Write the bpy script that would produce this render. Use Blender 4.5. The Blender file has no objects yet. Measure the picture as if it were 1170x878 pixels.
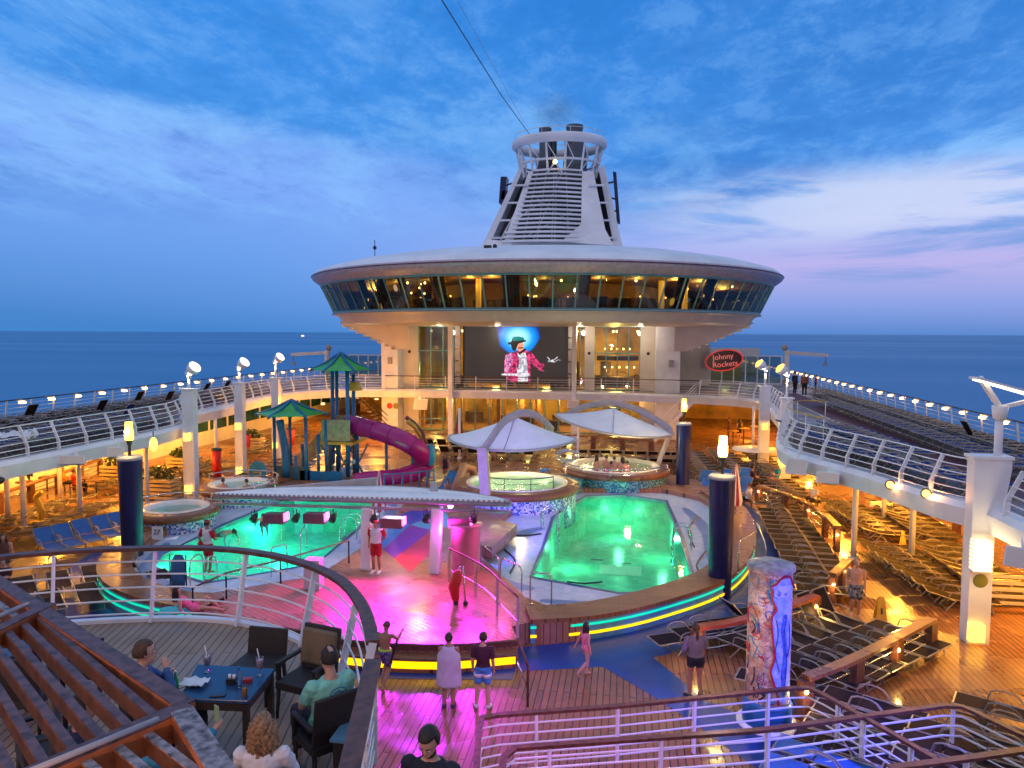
import bpy, bmesh, math, random
from mathutils import Vector, Matrix, noise
R = math.radians; PI = math.pi
rnd = random.Random(7)
C = bpy.context.scene.collection
scn = bpy.context.scene
# ------------------------------------------------------------------ camera geometry (ship axes: X to starboard, Y towards the funnel, Z up)
F = 850.; HZ = 8.2; CAMX = 7.3; YAW = R(8.7); PITCH = math.atan(58.5 / 850); ROLL = R(0.25)
def ray(px, py):
    x = (px - 585.) / F; y = -(py - 439.) / F
    c, s = math.cos(ROLL), math.sin(ROLL)
    x, y = x * c + y * s, y * c + x * s
    cp, sp = math.cos(PITCH), math.sin(PITCH)
    fy = cp + y * sp; fz = -sp + y * cp
    cy, sy = math.cos(YAW), math.sin(YAW)
    return Vector((x * cy - fy * sy, x * sy + fy * cy, fz))
def P(px, py, z):            # point of the photo on the horizontal plane z
    d = ray(px, py); t = (z - HZ) / d.z
    return Vector((CAMX + d.x * t, d.y * t, z))
def Q(px, py, Y):            # point of the photo on the cross-ship plane Y
    d = ray(px, py); t = Y / d.y
    return Vector((CAMX + d.x * t, Y, HZ + d.z * t))
def V(*a): return Vector(a)
# ------------------------------------------------------------------ mesh builder
class MB:
    def __init__(s): s.v = []; s.f = []; s.m = []; s.mi = 0; s.sm = []
    def add(s, vs, fs, smooth=False):
        o = len(s.v); s.v += [tuple(p) for p in vs]
        for f in fs: s.f.append([i + o for i in f]); s.m.append(s.mi); s.sm.append(smooth)
        return s
    def box(s, c, d, rz=0, M=None):
        x, y, z = d[0] / 2, d[1] / 2, d[2] / 2; vs = []
        A = Matrix.Rotation(rz, 3, 'Z') if M is None else M
        for a, b, e in ((-1,-1,-1),(1,-1,-1),(1,1,-1),(-1,1,-1),(-1,-1,1),(1,-1,1),(1,1,1),(-1,1,1)):
            vs.append(Vector(c) + A @ Vector((a*x, b*y, e*z)))
        return s.add(vs, [(0,3,2,1),(4,5,6,7),(0,1,5,4),(1,2,6,5),(2,3,7,6),(3,0,4,7)])
    def beam(s, a, b, w, h, up=(0,0,1), bev=0):   # box from a to b, width w, height h
        a, b = Vector(a), Vector(b); d = (b - a); L = d.length; d = d.normalized()
        u = Vector(up); r = d.cross(u)
        if r.length < 1e-4: r = Vector((1,0,0))
        r = r.normalized(); u = r.cross(d).normalized()
        M = Matrix((r, d, u)).transposed()
        return s.box((a + b) / 2, (w, L, h), M=M)
    def tube(s, pts, r, n=8, caps=True, closed=False, flat=None):
        pts = [Vector(p) for p in pts]; N = len(pts)
        rr = r if isinstance(r, (list, tuple)) else [r] * N
        vs = []; prev = None
        for i, p in enumerate(pts):
            if closed: t = pts[(i + 1) % N] - pts[i - 1]
            else: t = pts[min(i + 1, N - 1)] - pts[max(i - 1, 0)]
            if t.length < 1e-9: t = Vector((0,0,1))
            t = t.normalized()
            if prev is None:
                a = t.cross(Vector((0,0,1)))
                if a.length < .05: a = t.cross(Vector((0,1,0)))
                a = a.normalized()
            else:
                a = (prev - t * prev.dot(t))
                a = a.normalized() if a.length > 1e-5 else t.orthogonal().normalized()
            prev = a; b = t.cross(a)
            ri = rr[i]; rx, ry = ri if isinstance(ri, tuple) else (ri, ri)
            for k in range(n):
                an = 2 * PI * k / n + PI / n
                vs.append(p + a * rx * math.cos(an) + b * ry * math.sin(an))
        fs = []
        M = N if closed else N - 1
        for i in range(M):
            for k in range(n):
                k2 = (k + 1) % n; j = (i + 1) % N
                fs.append((i*n+k, i*n+k2, j*n+k2, j*n+k))
        if caps and not closed:
            fs.append(tuple(range(n-1, -1, -1))); fs.append(tuple((N-1)*n + k for k in range(n)))
        return s.add(vs, fs, n > 5)
    def lathe(s, prof, c=(0,0), n=24, a0=0, a1=2*PI, sx=1, sy=1, smooth=True):
        full = abs(a1 - a0 - 2*PI) < 1e-6; K = n if full else n + 1; vs = []; fs = []
        for (r, z) in prof:
            for k in range(K):
                a = a0 + (a1 - a0) * k / n
                vs.append((c[0] + r * sx * math.cos(a), c[1] + r * sy * math.sin(a), z))
        for i in range(len(prof) - 1):
            for k in range(n):
                k2 = (k + 1) % K
                fs.append((i*K+k, i*K+k2, (i+1)*K+k2, (i+1)*K+k))
        return s.add(vs, fs, smooth)
    def disc(s, c, r, n=20, sx=1, sy=1):
        return s.add([(c[0] + r*sx*math.cos(2*PI*k/n), c[1] + r*sy*math.sin(2*PI*k/n), c[2]) for k in range(n)], [tuple(range(n))])
    def cyl(s, a, b, r, n=12, r2=None): return s.tube([a, b], [r, r if r2 is None else r2], n)
    def ball(s, c, r, nu=12, nv=8, sc=(1,1,1)):
        prof = [(math.sin(PI*i/nv), -math.cos(PI*i/nv)) for i in range(nv + 1)]
        vs = []; fs = []
        for (q, z) in prof:
            for k in range(nu):
                a = 2*PI*k/nu; vs.append((c[0]+r*sc[0]*q*math.cos(a), c[1]+r*sc[1]*q*math.sin(a), c[2]+r*sc[2]*z))
        for i in range(nv):
            for k in range(nu):
                k2 = (k+1) % nu; fs.append((i*nu+k, i*nu+k2, (i+1)*nu+k2, (i+1)*nu+k))
        return s.add(vs, fs, True)
    def quad(s, *p): return s.add(p, [tuple(range(len(p)))])
    def ribbon(s, A, B, smooth=False):           # strip between two equally long point rows
        n = len(A); return s.add(list(A) + list(B), [(i, i+1, n+i+1, n+i) for i in range(n-1)], smooth)
    def prism(s, poly, z0, z1):                   # convex or simple polygon, flat faces
        n = len(poly)
        vs = [(p[0], p[1], z0) for p in poly] + [(p[0], p[1], z1) for p in poly]
        return s.add(vs, [tuple(range(n-1,-1,-1)), tuple(range(n, 2*n))] + [(i, (i+1)%n, n+(i+1)%n, n+i) for i in range(n)])
    def build(s, name, mats, parent=None, bev=0, sub=0, solid=0, smooth=None):
        me = bpy.data.meshes.new(name); me.from_pydata(s.v, [], s.f)
        if not isinstance(mats, (list, tuple)): mats = [mats]
        for m in mats: me.materials.append(m)
        me.polygons.foreach_set('material_index', s.m)
        me.polygons.foreach_set('use_smooth', [bool(x) if smooth is None else smooth for x in s.sm])
        me.validate(); me.update()
        o = bpy.data.objects.new(name, me); C.objects.link(o)
        if solid:
            q = o.modifiers.new('solid', 'SOLIDIFY'); q.thickness = solid; q.offset = 0
        if bev:
            q = o.modifiers.new('bevel', 'BEVEL'); q.width = bev; q.segments = 2; q.limit_method = 'ANGLE'
        if sub:
            q = o.modifiers.new('sub', 'SUBSURF'); q.levels = sub; q.render_levels = sub
        if parent is not None:
            o.parent = parent; o.matrix_parent_inverse = parent.matrix_basis.inverted()
        return o
def tag(o, label, cat, group=None, kind=None):
    o['label'] = label; o['category'] = cat
    if group: o['group'] = group
    if kind: o['kind'] = kind
    return o
def thing(name, label, cat, loc=(0,0,0), rz=0, group=None):
    o = bpy.data.objects.new(name, None); C.objects.link(o); o.empty_display_size = .2
    o.location = loc; o.rotation_euler = (0, 0, rz)
    return tag(o, label, cat, group)
def struct(o): o['kind'] = 'structure'; return o
KIDS = {}
def children(o): return [c for c in bpy.data.objects if c.parent == o]
def copy_tree(o, loc=None, rz=None, label=None, parent=None, kids=None):
    c = o.copy(); C.objects.link(c)
    if parent is not None: c.parent = parent
    if loc is not None: c.location = loc
    if rz is not None: c.rotation_euler = (0, 0, rz)
    if label: c['label'] = label
    k = KIDS.get(o.name)
    if k is None: k = KIDS[o.name] = children(o)
    for ch in k: copy_tree(ch, parent=c)
    return c
def smooth_path(pts, step=.3, closed=False):      # Catmull-Rom resampling
    pts = [Vector(p) for p in pts]; n = len(pts); out = []
    rng = range(n) if closed else range(n - 1)
    for i in rng:
        if closed: p0, p1, p2, p3 = pts[i-1], pts[i], pts[(i+1)%n], pts[(i+2)%n]
        else: p0, p1, p2, p3 = pts[max(i-1,0)], pts[i], pts[i+1], pts[min(i+2,n-1)]
        m = max(1, int((p2-p1).length / step))
        for j in range(m):
            t = j / m
            out.append(.5*((2*p1) + (p2-p0)*t + (2*p0-5*p1+4*p2-p3)*t*t + (3*p1-p0-3*p2+p3)*t**3))
    if not closed: out.append(pts[-1])
    return out
def even(path, step, closed=False):               # points each `step` along a path, with tangents
    path = list(path) + ([path[0]] if closed else [])
    L = [0]
    for a, b in zip(path, path[1:]): L.append(L[-1] + (b-a).length)
    n = max(1, round(L[-1]/step)); out = []; j = 0
    for i in range(n + (0 if closed else 1)):
        d = L[-1]*i/n
        while j < len(L)-2 and L[j+1] < d: j += 1
        t = (d-L[j])/max(1e-9, L[j+1]-L[j]); out.append((path[j].lerp(path[j+1], t), (path[j+1]-path[j]).normalized()))
    return out
# flat plate with holes, outline in XY
def plate(name, outer, holes, z0, z1, mat, parent=None):
    cu = bpy.data.curves.new(name, 'CURVE'); cu.dimensions = '2D'; cu.fill_mode = 'BOTH'
    for poly in [outer] + holes:
        sp = cu.splines.new('POLY'); sp.points.add(len(poly)-1); sp.use_cyclic_u = True
        for i, p in enumerate(poly): sp.points[i].co = (p[0], p[1], 0, 1)
    cu.extrude = (z1 - z0) / 2
    t = bpy.data.objects.new('tmp', cu); C.objects.link(t)
    dg = bpy.context.evaluated_depsgraph_get(); dg.update()
    me = bpy.data.meshes.new_from_object(t.evaluated_get(dg)); bpy.data.objects.remove(t); bpy.data.curves.remove(cu)
    me.name = name; me.transform(Matrix.Translation((0, 0, (z0+z1)/2))); me.materials.clear(); me.materials.append(mat)
    for p in me.polygons: p.use_smooth = False
    o = bpy.data.objects.new(name, me); C.objects.link(o)
    if parent is not None: o.parent = parent; o.matrix_parent_inverse = parent.matrix_basis.inverted()
    return o
# ------------------------------------------------------------------ materials
def newmat(name):
    m = bpy.data.materials.new(name); m.use_nodes = True; nt = m.node_tree
    return m, nt, nt.nodes, nt.links, nt.nodes['Principled BSDF']
def mat(name, col, rough=.5, metal=0, var=.12, scale=3., bump=0., bscale=40., emit=None, es=0, spec=None, col2=None, trans=0, alpha=None, rvar=0):
    m, nt, N, L, b = newmat(name)
    b.inputs['Roughness'].default_value = rough; b.inputs['Metallic'].default_value = metal
    tc = N.new('ShaderNodeTexCoord')
    nz = N.new('ShaderNodeTexNoise'); nz.inputs['Scale'].default_value = scale; nz.inputs['Detail'].default_value = 5
    L.new(tc.outputs['Object'], nz.inputs['Vector'])
    mx = N.new('ShaderNodeMix'); mx.data_type = 'RGBA'
    c2 = col2 if col2 else tuple(c*(1-2.2*var) for c in col)
    mx.inputs['A'].default_value = (*col, 1); mx.inputs['B'].default_value = (*c2, 1)
    rp = N.new('ShaderNodeValToRGB'); rp.color_ramp.elements[0].position = .38; rp.color_ramp.elements[1].position = .72
    L.new(nz.outputs['Fac'], rp.inputs['Fac']); L.new(rp.outputs['Color'], mx.inputs['Factor'])
    L.new(mx.outputs['Result'], b.inputs['Base Color'])
    if rvar:
        mr = N.new('ShaderNodeMapRange'); mr.inputs['To Min'].default_value = max(.03, rough-rvar); mr.inputs['To Max'].default_value = min(1, rough+rvar)
        L.new(nz.outputs['Fac'], mr.inputs['Value']); L.new(mr.outputs['Result'], b.inputs['Roughness'])
    if bump:
        n2 = N.new('ShaderNodeTexNoise'); n2.inputs['Scale'].default_value = bscale; n2.inputs['Detail'].default_value = 4
        L.new(tc.outputs['Object'], n2.inputs['Vector'])
        bp = N.new('ShaderNodeBump'); bp.inputs['Strength'].default_value = bump; bp.inputs['Distance'].default_value = .01
        L.new(n2.outputs['Fac'], bp.inputs['Height']); L.new(bp.outputs['Normal'], b.inputs['Normal'])
    if emit: b.inputs['Emission Color'].default_value = (*emit, 1); b.inputs['Emission Strength'].default_value = es
    if spec is not None: b.inputs['Specular IOR Level'].default_value = spec
    if trans: b.inputs['Transmission Weight'].default_value = trans
    return m
def emis(name, col, s):
    m, nt, N, L, b = newmat(name); b.inputs['Base Color'].default_value = (*[min(1,c) for c in col], 1); b.inputs['Emission Color'].default_value = (*col, 1)
    b.inputs['Emission Strength'].default_value = s; return m
def planks(name, ca, cb, gap, width=.13, length=2.4, axis='Y', wet=(.15,.5), wetscale=.7, gapw=.012):
    m, nt, N, L, b = newmat(name)
    tc = N.new('ShaderNodeTexCoord'); mp = N.new('ShaderNodeMapping')
    if axis == 'Y': mp.inputs['Rotation'].default_value = (0, 0, R(90))
    elif axis != 'X': mp.inputs['Rotation'].default_value = (0, 0, axis)
    L.new(tc.outputs['Object'], mp.inputs['Vector'])
    br = N.new('ShaderNodeTexBrick'); br.inputs['Scale'].default_value = 1; br.inputs['Brick Width'].default_value = length
    br.inputs['Row Height'].default_value = width; br.inputs['Mortar Size'].default_value = gapw; br.inputs['Mortar Smooth'].default_value = .3; br.inputs['Bias'].default_value = 0
    br.inputs['Color1'].default_value = (*ca, 1); br.inputs['Color2'].default_value = (*cb, 1); br.inputs['Mortar'].default_value = (*gap, 1)
    L.new(mp.outputs['Vector'], br.inputs['Vector'])
    nz = N.new('ShaderNodeTexNoise'); nz.inputs['Scale'].default_value = 2.2; nz.inputs['Detail'].default_value = 6; L.new(tc.outputs['Object'], nz.inputs['Vector'])
    hs = N.new('ShaderNodeMix'); hs.data_type = 'RGBA'; hs.blend_type = 'MULTIPLY'; hs.inputs['Factor'].default_value = .55
    rp = N.new('ShaderNodeValToRGB'); rp.color_ramp.elements[0].position = .2; rp.color_ramp.elements[0].color = (.55,.52,.5,1); rp.color_ramp.elements[1].position = .65; rp.color_ramp.elements[1].color = (1,1,1,1)
    L.new(nz.outputs['Fac'], rp.inputs['Fac']); L.new(br.outputs['Color'], hs.inputs['A']); L.new(rp.outputs['Color'], hs.inputs['B'])
    L.new(hs.outputs['Result'], b.inputs['Base Color'])
    n2 = N.new('ShaderNodeTexNoise'); n2.inputs['Scale'].default_value = wetscale; n2.inputs['Detail'].default_value = 3; L.new(tc.outputs['Object'], n2.inputs['Vector'])
    mr = N.new('ShaderNodeMapRange'); mr.inputs['From Min'].default_value = .38; mr.inputs['From Max'].default_value = .58
    mr.inputs['To Min'].default_value = wet[0]; mr.inputs['To Max'].default_value = wet[1]
    L.new(n2.outputs['Fac'], mr.inputs['Value']); L.new(mr.outputs['Result'], b.inputs['Roughness'])
    bp = N.new('ShaderNodeBump'); bp.inputs['Strength'].default_value = .5; bp.inputs['Distance'].default_value = .006
    n3 = N.new('ShaderNodeTexNoise'); n3.inputs['Scale'].default_value = 9; L.new(tc.outputs['Object'], n3.inputs['Vector'])
    ad = N.new('ShaderNodeMath'); ad.operation = 'MULTIPLY_ADD'; ad.inputs[1].default_value = .5
    iv = N.new('ShaderNodeMath'); iv.operation = 'SUBTRACT'; iv.inputs[0].default_value = 1; L.new(br.outputs['Fac'], iv.inputs[1])
    L.new(n3.outputs['Fac'], ad.inputs[0]); L.new(iv.outputs[0], ad.inputs[2])
    L.new(ad.outputs[0], bp.inputs['Height']); L.new(bp.outputs['Normal'], b.inputs['Normal'])
    return m
def tiles(name, cols, scale, rough=.25, mort=(.25,.3,.35)):   # small mosaic: voronoi cells with random colours
    m, nt, N, L, b = newmat(name); tc = N.new('ShaderNodeTexCoord')
    vo = N.new('ShaderNodeTexVoronoi'); vo.inputs['Scale'].default_value = scale; vo.distance = 'CHEBYCHEV'; vo.inputs['Randomness'].default_value = .25
    L.new(tc.outputs['Object'], vo.inputs['Vector'])
    rp = N.new('ShaderNodeValToRGB'); rp.color_ramp.interpolation = 'CONSTANT'
    while len(rp.color_ramp.elements) < len(cols): rp.color_ramp.elements.new(.5)
    for i, c in enumerate(cols): rp.color_ramp.elements[i].position = i/len(cols); rp.color_ramp.elements[i].color = (*c, 1)
    sx = N.new('ShaderNodeSeparateColor'); L.new(vo.outputs['Color'], sx.inputs['Color']); L.new(sx.outputs[0], rp.inputs['Fac'])
    L.new(rp.outputs['Color'], b.inputs['Base Color']); b.inputs['Roughness'].default_value = rough
    return m
def glassmat(name, tint, refl=.12, rough=.03, bump=0, bs=1.5):     # thin tinted glass or water surface
    m, nt, N, L, b = newmat(name); N.remove(b); out = N['Material Output']
    tr = N.new('ShaderNodeBsdfTransparent'); tr.inputs['Color'].default_value = (*tint, 1)
    gl = N.new('ShaderNodeBsdfGlossy'); gl.inputs['Roughness'].default_value = rough; gl.inputs['Color'].default_value = (1,1,1,1)
    fr = N.new('ShaderNodeFresnel'); fr.inputs['IOR'].default_value = 1.33
    ad = N.new('ShaderNodeMath'); ad.operation = 'ADD'; ad.use_clamp = True; ad.inputs[1].default_value = refl; L.new(fr.outputs[0], ad.inputs[0])
    mx = N.new('ShaderNodeMixShader'); L.new(ad.outputs[0], mx.inputs[0]); L.new(tr.outputs[0], mx.inputs[1]); L.new(gl.outputs[0], mx.inputs[2]); L.new(mx.outputs[0], out.inputs['Surface'])
    if bump:
        tc = N.new('ShaderNodeTexCoord'); nz = N.new('ShaderNodeTexNoise'); nz.inputs['Scale'].default_value = bs; nz.inputs['Detail'].default_value = 4; nz.inputs['Distortion'].default_value = .6
        L.new(tc.outputs['Object'], nz.inputs['Vector']); bp = N.new('ShaderNodeBump'); bp.inputs['Strength'].default_value = bump; bp.inputs['Distance'].default_value = .06
        L.new(nz.outputs['Fac'], bp.inputs['Height']); L.new(bp.outputs['Normal'], gl.inputs['Normal']); L.new(bp.outputs['Normal'], fr.inputs['Normal'])
    return m
WHITE = mat('white_paint', (.82,.83,.85), .4, var=.07, scale=1.2)
CREAM = mat('cream_paint', (.68,.62,.55), .45, var=.06, scale=1)
STEEL = mat('steel', (.6,.6,.62), .25, 1, var=.05)
DARKM = mat('dark_metal', (.03,.03,.035), .4, .3)
BLACK = mat('black_plastic', (.015,.015,.017), .4)
GREY = mat('grey_paint', (.35,.33,.34), .5)
TAUPE = mat('taupe_paint', (.42,.37,.35), .5, var=.08)
FUNW = mat('funnel_white', (.84,.85,.87), .45, var=.09, scale=.35)
EXHA = mat('exhaust_metal', (.12,.13,.15), .5, .5, var=.25, scale=.6)
NAVY = mat('navy_paint', (.006,.012,.085), .35, var=.25, scale=1.5, bump=.08, bscale=6)
TEAKRAIL = mat('varnished_teak', (.15,.055,.035), .45, var=.3, scale=9)
TEAKRIM = planks('teak_rim', (.30,.13,.055), (.24,.10,.045), (.06,.03,.015), .1, 1.6, 'X', (.2,.45), gapw=.006)
DECK = planks('teak_deck', (.34,.155,.07), (.26,.115,.052), (.05,.03,.022), .15, 3., 'Y', (.12,.42), .5, .014)
DECK2 = planks('teak_terrace', (.36,.25,.17), (.30,.205,.14), (.12,.08,.055), .12, 2.6, R(78), (.35,.6), .6, .012)
STAGEM = planks('stage_teak', (.40,.19,.11), (.32,.15,.085), (.07,.04,.03), .15, 2.6, R(35), (.24,.48), .9, .012)
UPDECK = planks('upper_deck_teak', (.24,.16,.12), (.2,.13,.1), (.07,.05,.04), .12, 3, 'Y', (.25,.5), .5, .01)
REDRUN = mat('running_track_red', (.13,.035,.04), .6, bump=.2)
BLUEMAT = mat('blue_deck_coating', (.004,.05,.26), .35, var=.15, scale=1, bump=.2, bscale=120, rvar=.15)
POOLT = tiles('pool_tiles', [(.18,.68,.55),(.24,.75,.62),(.13,.58,.48)], 4, .3)
SHELFT = tiles('shelf_tiles', [(.5,.6,.72),(.55,.64,.75),(.46,.57,.7)], 5, .22)
NAVYT = mat('navy_tiles', (.02,.06,.22), .3)
BLUET = mat('pale_blue_tiles', (.13,.25,.5), .3)
MOSAIC = tiles('blue_mosaic', [(.55,.62,.75),(.1,.2,.5),(.03,.08,.3),(.3,.42,.65),(.7,.72,.8)], 14, .25)
MOSTEAL = tiles('teal_mosaic', [(.1,.3,.4),(.04,.17,.3),(.2,.45,.5),(.03,.1,.22)], 14, .25)
ACRYL = mat('tub_acrylic', (.75,.72,.66), .2, var=.04)
FABW = None
TAN = mat('tan_fabric', (.17,.12,.07), .8, bump=.3, bscale=150)
BROWNF = mat('brown_sling', (.034,.021,.011), .8, spec=.12, bump=.3, bscale=150)
PURPF = mat('charcoal_sling', (.016,.011,.017), .8, spec=.12, bump=.3, bscale=150)
BLUEF = mat('blue_sling', (.02,.13,.45), .7, bump=.3, bscale=150)
NAVYF = mat('navy_sling', (.006,.035,.19), .8, spec=.12, bump=.3, bscale=150)
ALU = mat('lounger_frame', (.36,.33,.29), .4, .5)
WICK = mat('dark_wicker', (.025,.017,.016), .55, var=.3, scale=60, bump=.8, bscale=120)
TBLUE = mat('table_top_blue', (.02,.07,.16), .25, var=.1)
GLASSC = glassmat('clear_glass', (.85,.9,.9), .06)
GLASSG = glassmat('green_tinted_glass', (.28,.42,.38), .08)
GLASSD = glassmat('crown_window_glass', (.55,.62,.55), .05)
GREENF = mat('green_frame', (.12,.3,.3), .4)
WATER = glassmat('pool_water', (.55,.96,.8), .01, .02, .12, 1.6)
WATER2 = glassmat('choppy_pool_water', (.55,.96,.8), .0, .03, .55, 2.6)
WATERT = glassmat('tub_water', (.7,.95,.9), .02, .03, .5, 5)
SLIDE = mat('magenta_slide', (.42,.010,.17), .25, var=.12, scale=1)
BLUEP = mat('blue_play_paint', (.01,.14,.32), .35)
GREENP = mat('green_play_paint', (.03,.42,.05), .35)
YELP = mat('yellow_play_paint', (.6,.36,.04), .4)
REDP = mat('red_plastic', (.6,.02,.015), .4)
PINKP = mat('pink_cloth', (.7,.1,.25), .7)
LAMPW = emis('warm_lamp', (1,.6,.18), 5)
LAMPR = emis('rail_lamp_glow', (1,.56,.16), 5)
LAMPL = emis('yellow_lantern', (1,.55,.07), 2.6)
LAMPO = emis('orange_lamp', (1,.35,.05), 6)
LAMPH = emis('white_flood', (1,.80,.48), 3)
LEDY = emis('yellow_led_strip', (1,.55,.0), 1.3)
LEDT = emis('teal_led_strip', (.0,.55,.33), .9)
def lamp(kind, name, loc, e, col, size=.1, target=None, spot=None, blend=.5, parent=None):
    l = bpy.data.lights.new(name, kind); l.energy = e; l.color = col
    if kind == 'AREA': l.size = size
    else: l.shadow_soft_size = size
    if spot: l.spot_size = R(spot); l.spot_blend = blend
    o = bpy.data.objects.new(name, l); C.objects.link(o); o.location = loc
    if kind == 'SPOT': l.specular_factor = .12
    if target is not None: o.rotation_euler = (Vector(target) - Vector(loc)).to_track_quat('-Z', 'Y').to_euler()
    if parent is not None: o.parent = parent; o.matrix_parent_inverse = parent.matrix_basis.inverted()
    return o
# ================================================================== camera, sky, sea
cam = bpy.data.cameras.new('camera'); camo = bpy.data.objects.new('camera', cam); C.objects.link(camo)
cam.sensor_width = 36; cam.lens = F / 1170 * 36; cam.clip_end = 200000; cam.clip_start = .1
camo.location = (CAMX, 0, HZ)
camo.matrix_world = Matrix.Translation((CAMX, 0, HZ)) @ Matrix.Rotation(YAW, 4, 'Z') @ Matrix.Rotation(PI/2 - PITCH, 4, 'X') @ Matrix.Rotation(ROLL, 4, 'Z')
scn.camera = camo
scn.view_settings.view_transform = 'Standard'; scn.view_settings.look = 'None'; scn.view_settings.exposure = .52; scn.view_settings.gamma = 1
scn.cycles.use_denoising = True; scn.cycles.max_bounces = 6; scn.cycles.transparent_max_bounces = 12; scn.cycles.diffuse_bounces = 3; scn.cycles.glossy_bounces = 3
scn.cycles.sample_clamp_indirect = 4; scn.cycles.caustics_reflective = False; scn.cycles.caustics_refractive = False
w = bpy.data.worlds.new('World'); scn.world = w; w.use_nodes = True; nt = w.node_tree; N = nt.nodes; L = nt.links
bg = N['Background']; tc = N.new('ShaderNodeTexCoord'); sp = N.new('ShaderNodeSeparateXYZ'); L.new(tc.outputs['Generated'], sp.inputs[0])
def mth(op, a, b=None, c=None, clamp=False):
    n = N.new('ShaderNodeMath'); n.operation = op; n.use_clamp = clamp
    for i, x in enumerate((a, b, c)):
        if x is None: continue
        if isinstance(x, (int, float)): n.inputs[i].default_value = x
        else: L.new(x, n.inputs[i])
    return n.outputs[0]
def ramp(fac, stops):
    n = N.new('ShaderNodeValToRGB'); e = n.color_ramp.elements
    while len(e) < len(stops): e.new(.5)
    for i, (p, c) in enumerate(stops): e[i].position = p; e[i].color = (*c, 1) if len(c) == 3 else c
    L.new(fac, n.inputs['Fac']); return n.outputs['Color']
def mixc(fac, a, b, bt='MIX'):
    n = N.new('ShaderNodeMix'); n.data_type = 'RGBA'; n.blend_type = bt
    for k, x in (('Factor', fac), ('A', a), ('B', b)):
        if isinstance(x, (int, float)): n.inputs[k].default_value = x
        elif isinstance(x, tuple): n.inputs[k].default_value = (*x, 1)
        else: L.new(x, n.inputs[k])
    return n.outputs['Result']
def ss(x, lo, hi):
    n = N.new('ShaderNodeMapRange'); n.interpolation_type = 'SMOOTHSTEP'; n.inputs['From Min'].default_value = lo; n.inputs['From Max'].default_value = hi; L.new(x, n.inputs['Value']); return n.outputs['Result']
X_, Y_, Z_ = sp.outputs
# side: -1 far port .. +1 far starboard, measured about the viewing direction
side = mth('ADD', mth('MULTIPLY', X_, math.cos(YAW)), mth('MULTIPLY', Y_, math.sin(YAW)))
zc = mth('MAXIMUM', Z_, 0.0)
zs = mth('ADD', zc, mth('MULTIPLY', mth('ADD', side, .35), .10))
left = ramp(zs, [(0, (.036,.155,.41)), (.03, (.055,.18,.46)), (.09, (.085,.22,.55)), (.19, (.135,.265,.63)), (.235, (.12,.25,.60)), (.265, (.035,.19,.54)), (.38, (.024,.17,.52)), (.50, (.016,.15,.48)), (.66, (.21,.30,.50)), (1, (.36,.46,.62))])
right = ramp(zc, [(0, (.05,.16,.42)), (.014, (.085,.185,.46)), (.035, (.14,.225,.52)), (.085, (.31,.29,.56)), (.15, (.17,.28,.58)), (.22, (.035,.18,.52)), (.36, (.016,.14,.46)), (.5, (.012,.12,.42)), (.66, (.21,.30,.50)), (1, (.36,.46,.62))])  # both ramps brighten overhead, out of view, added to light roofs and decks
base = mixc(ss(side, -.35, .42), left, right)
pz = mth('ADD', zc, .12)
cx = mth('DIVIDE', X_, pz); cy = mth('DIVIDE', Y_, pz)
cv = N.new('ShaderNodeCombineXYZ'); L.new(cx, cv.inputs[0]); L.new(cy, cv.inputs[1])
def cloud(scale, sx, sy, rz, off, detail=8, rough=.6, dist=.3):
    mp = N.new('ShaderNodeMapping'); mp.inputs['Scale'].default_value = (sx, sy, 1); mp.inputs['Rotation'].default_value = (0,0,rz); mp.inputs['Location'].default_value = off
    L.new(cv.outputs[0], mp.inputs['Vector']); n = N.new('ShaderNodeTexNoise'); n.inputs['Scale'].default_value = scale; n.inputs['Detail'].default_value = detail; n.inputs['Roughness'].default_value = rough; n.inputs['Distortion'].default_value = dist
    L.new(mp.outputs[0], n.inputs['Vector']); return n.outputs['Fac']
c1 = cloud(.55, 1, .75, .35, (3.1, 1.7, 0)); c2 = cloud(1.8, 1, .55, .25, (7.3, 2.2, 0), 10, .68); c3 = cloud(.3, 1, .8, -.2, (1.3, 9.1, 0))
c4 = cloud(5.5, 1, .7, .3, (2.2, 5.1, 0), 8, .7, .15)
hi = mth('MULTIPLY', ss(zc, .10, .20), mth('SUBTRACT', 1, ss(zc, .5, .62)))
dark = mth('MULTIPLY', mth('MULTIPLY', ss(c1, .45, .62), hi), .6)
s1 = mixc(dark, base, (.010,.115,.40))
lite = mth('MULTIPLY', mth('MULTIPLY', mth('MULTIPLY', ss(c2, .45, .64), ss(c3, .34, .56)), ss(zc, .11, .17)), mth('SUBTRACT', 1, mth('MULTIPLY', ss(zc, .22, .5), .65)))
s2a = mixc(mth('MULTIPLY', mth('MULTIPLY', ss(c4, .46, .66), hi), .30), s1, (.14,.33,.66))
s2b = mixc(mth('MULTIPLY', mth('MULTIPLY', mth('SUBTRACT', 1, ss(c4, .34, .5)), hi), .24), s2a, (.008,.10,.36))
s2 = mixc(mth('MULTIPLY', lite, .70), s2b, (.17,.37,.67))
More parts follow.
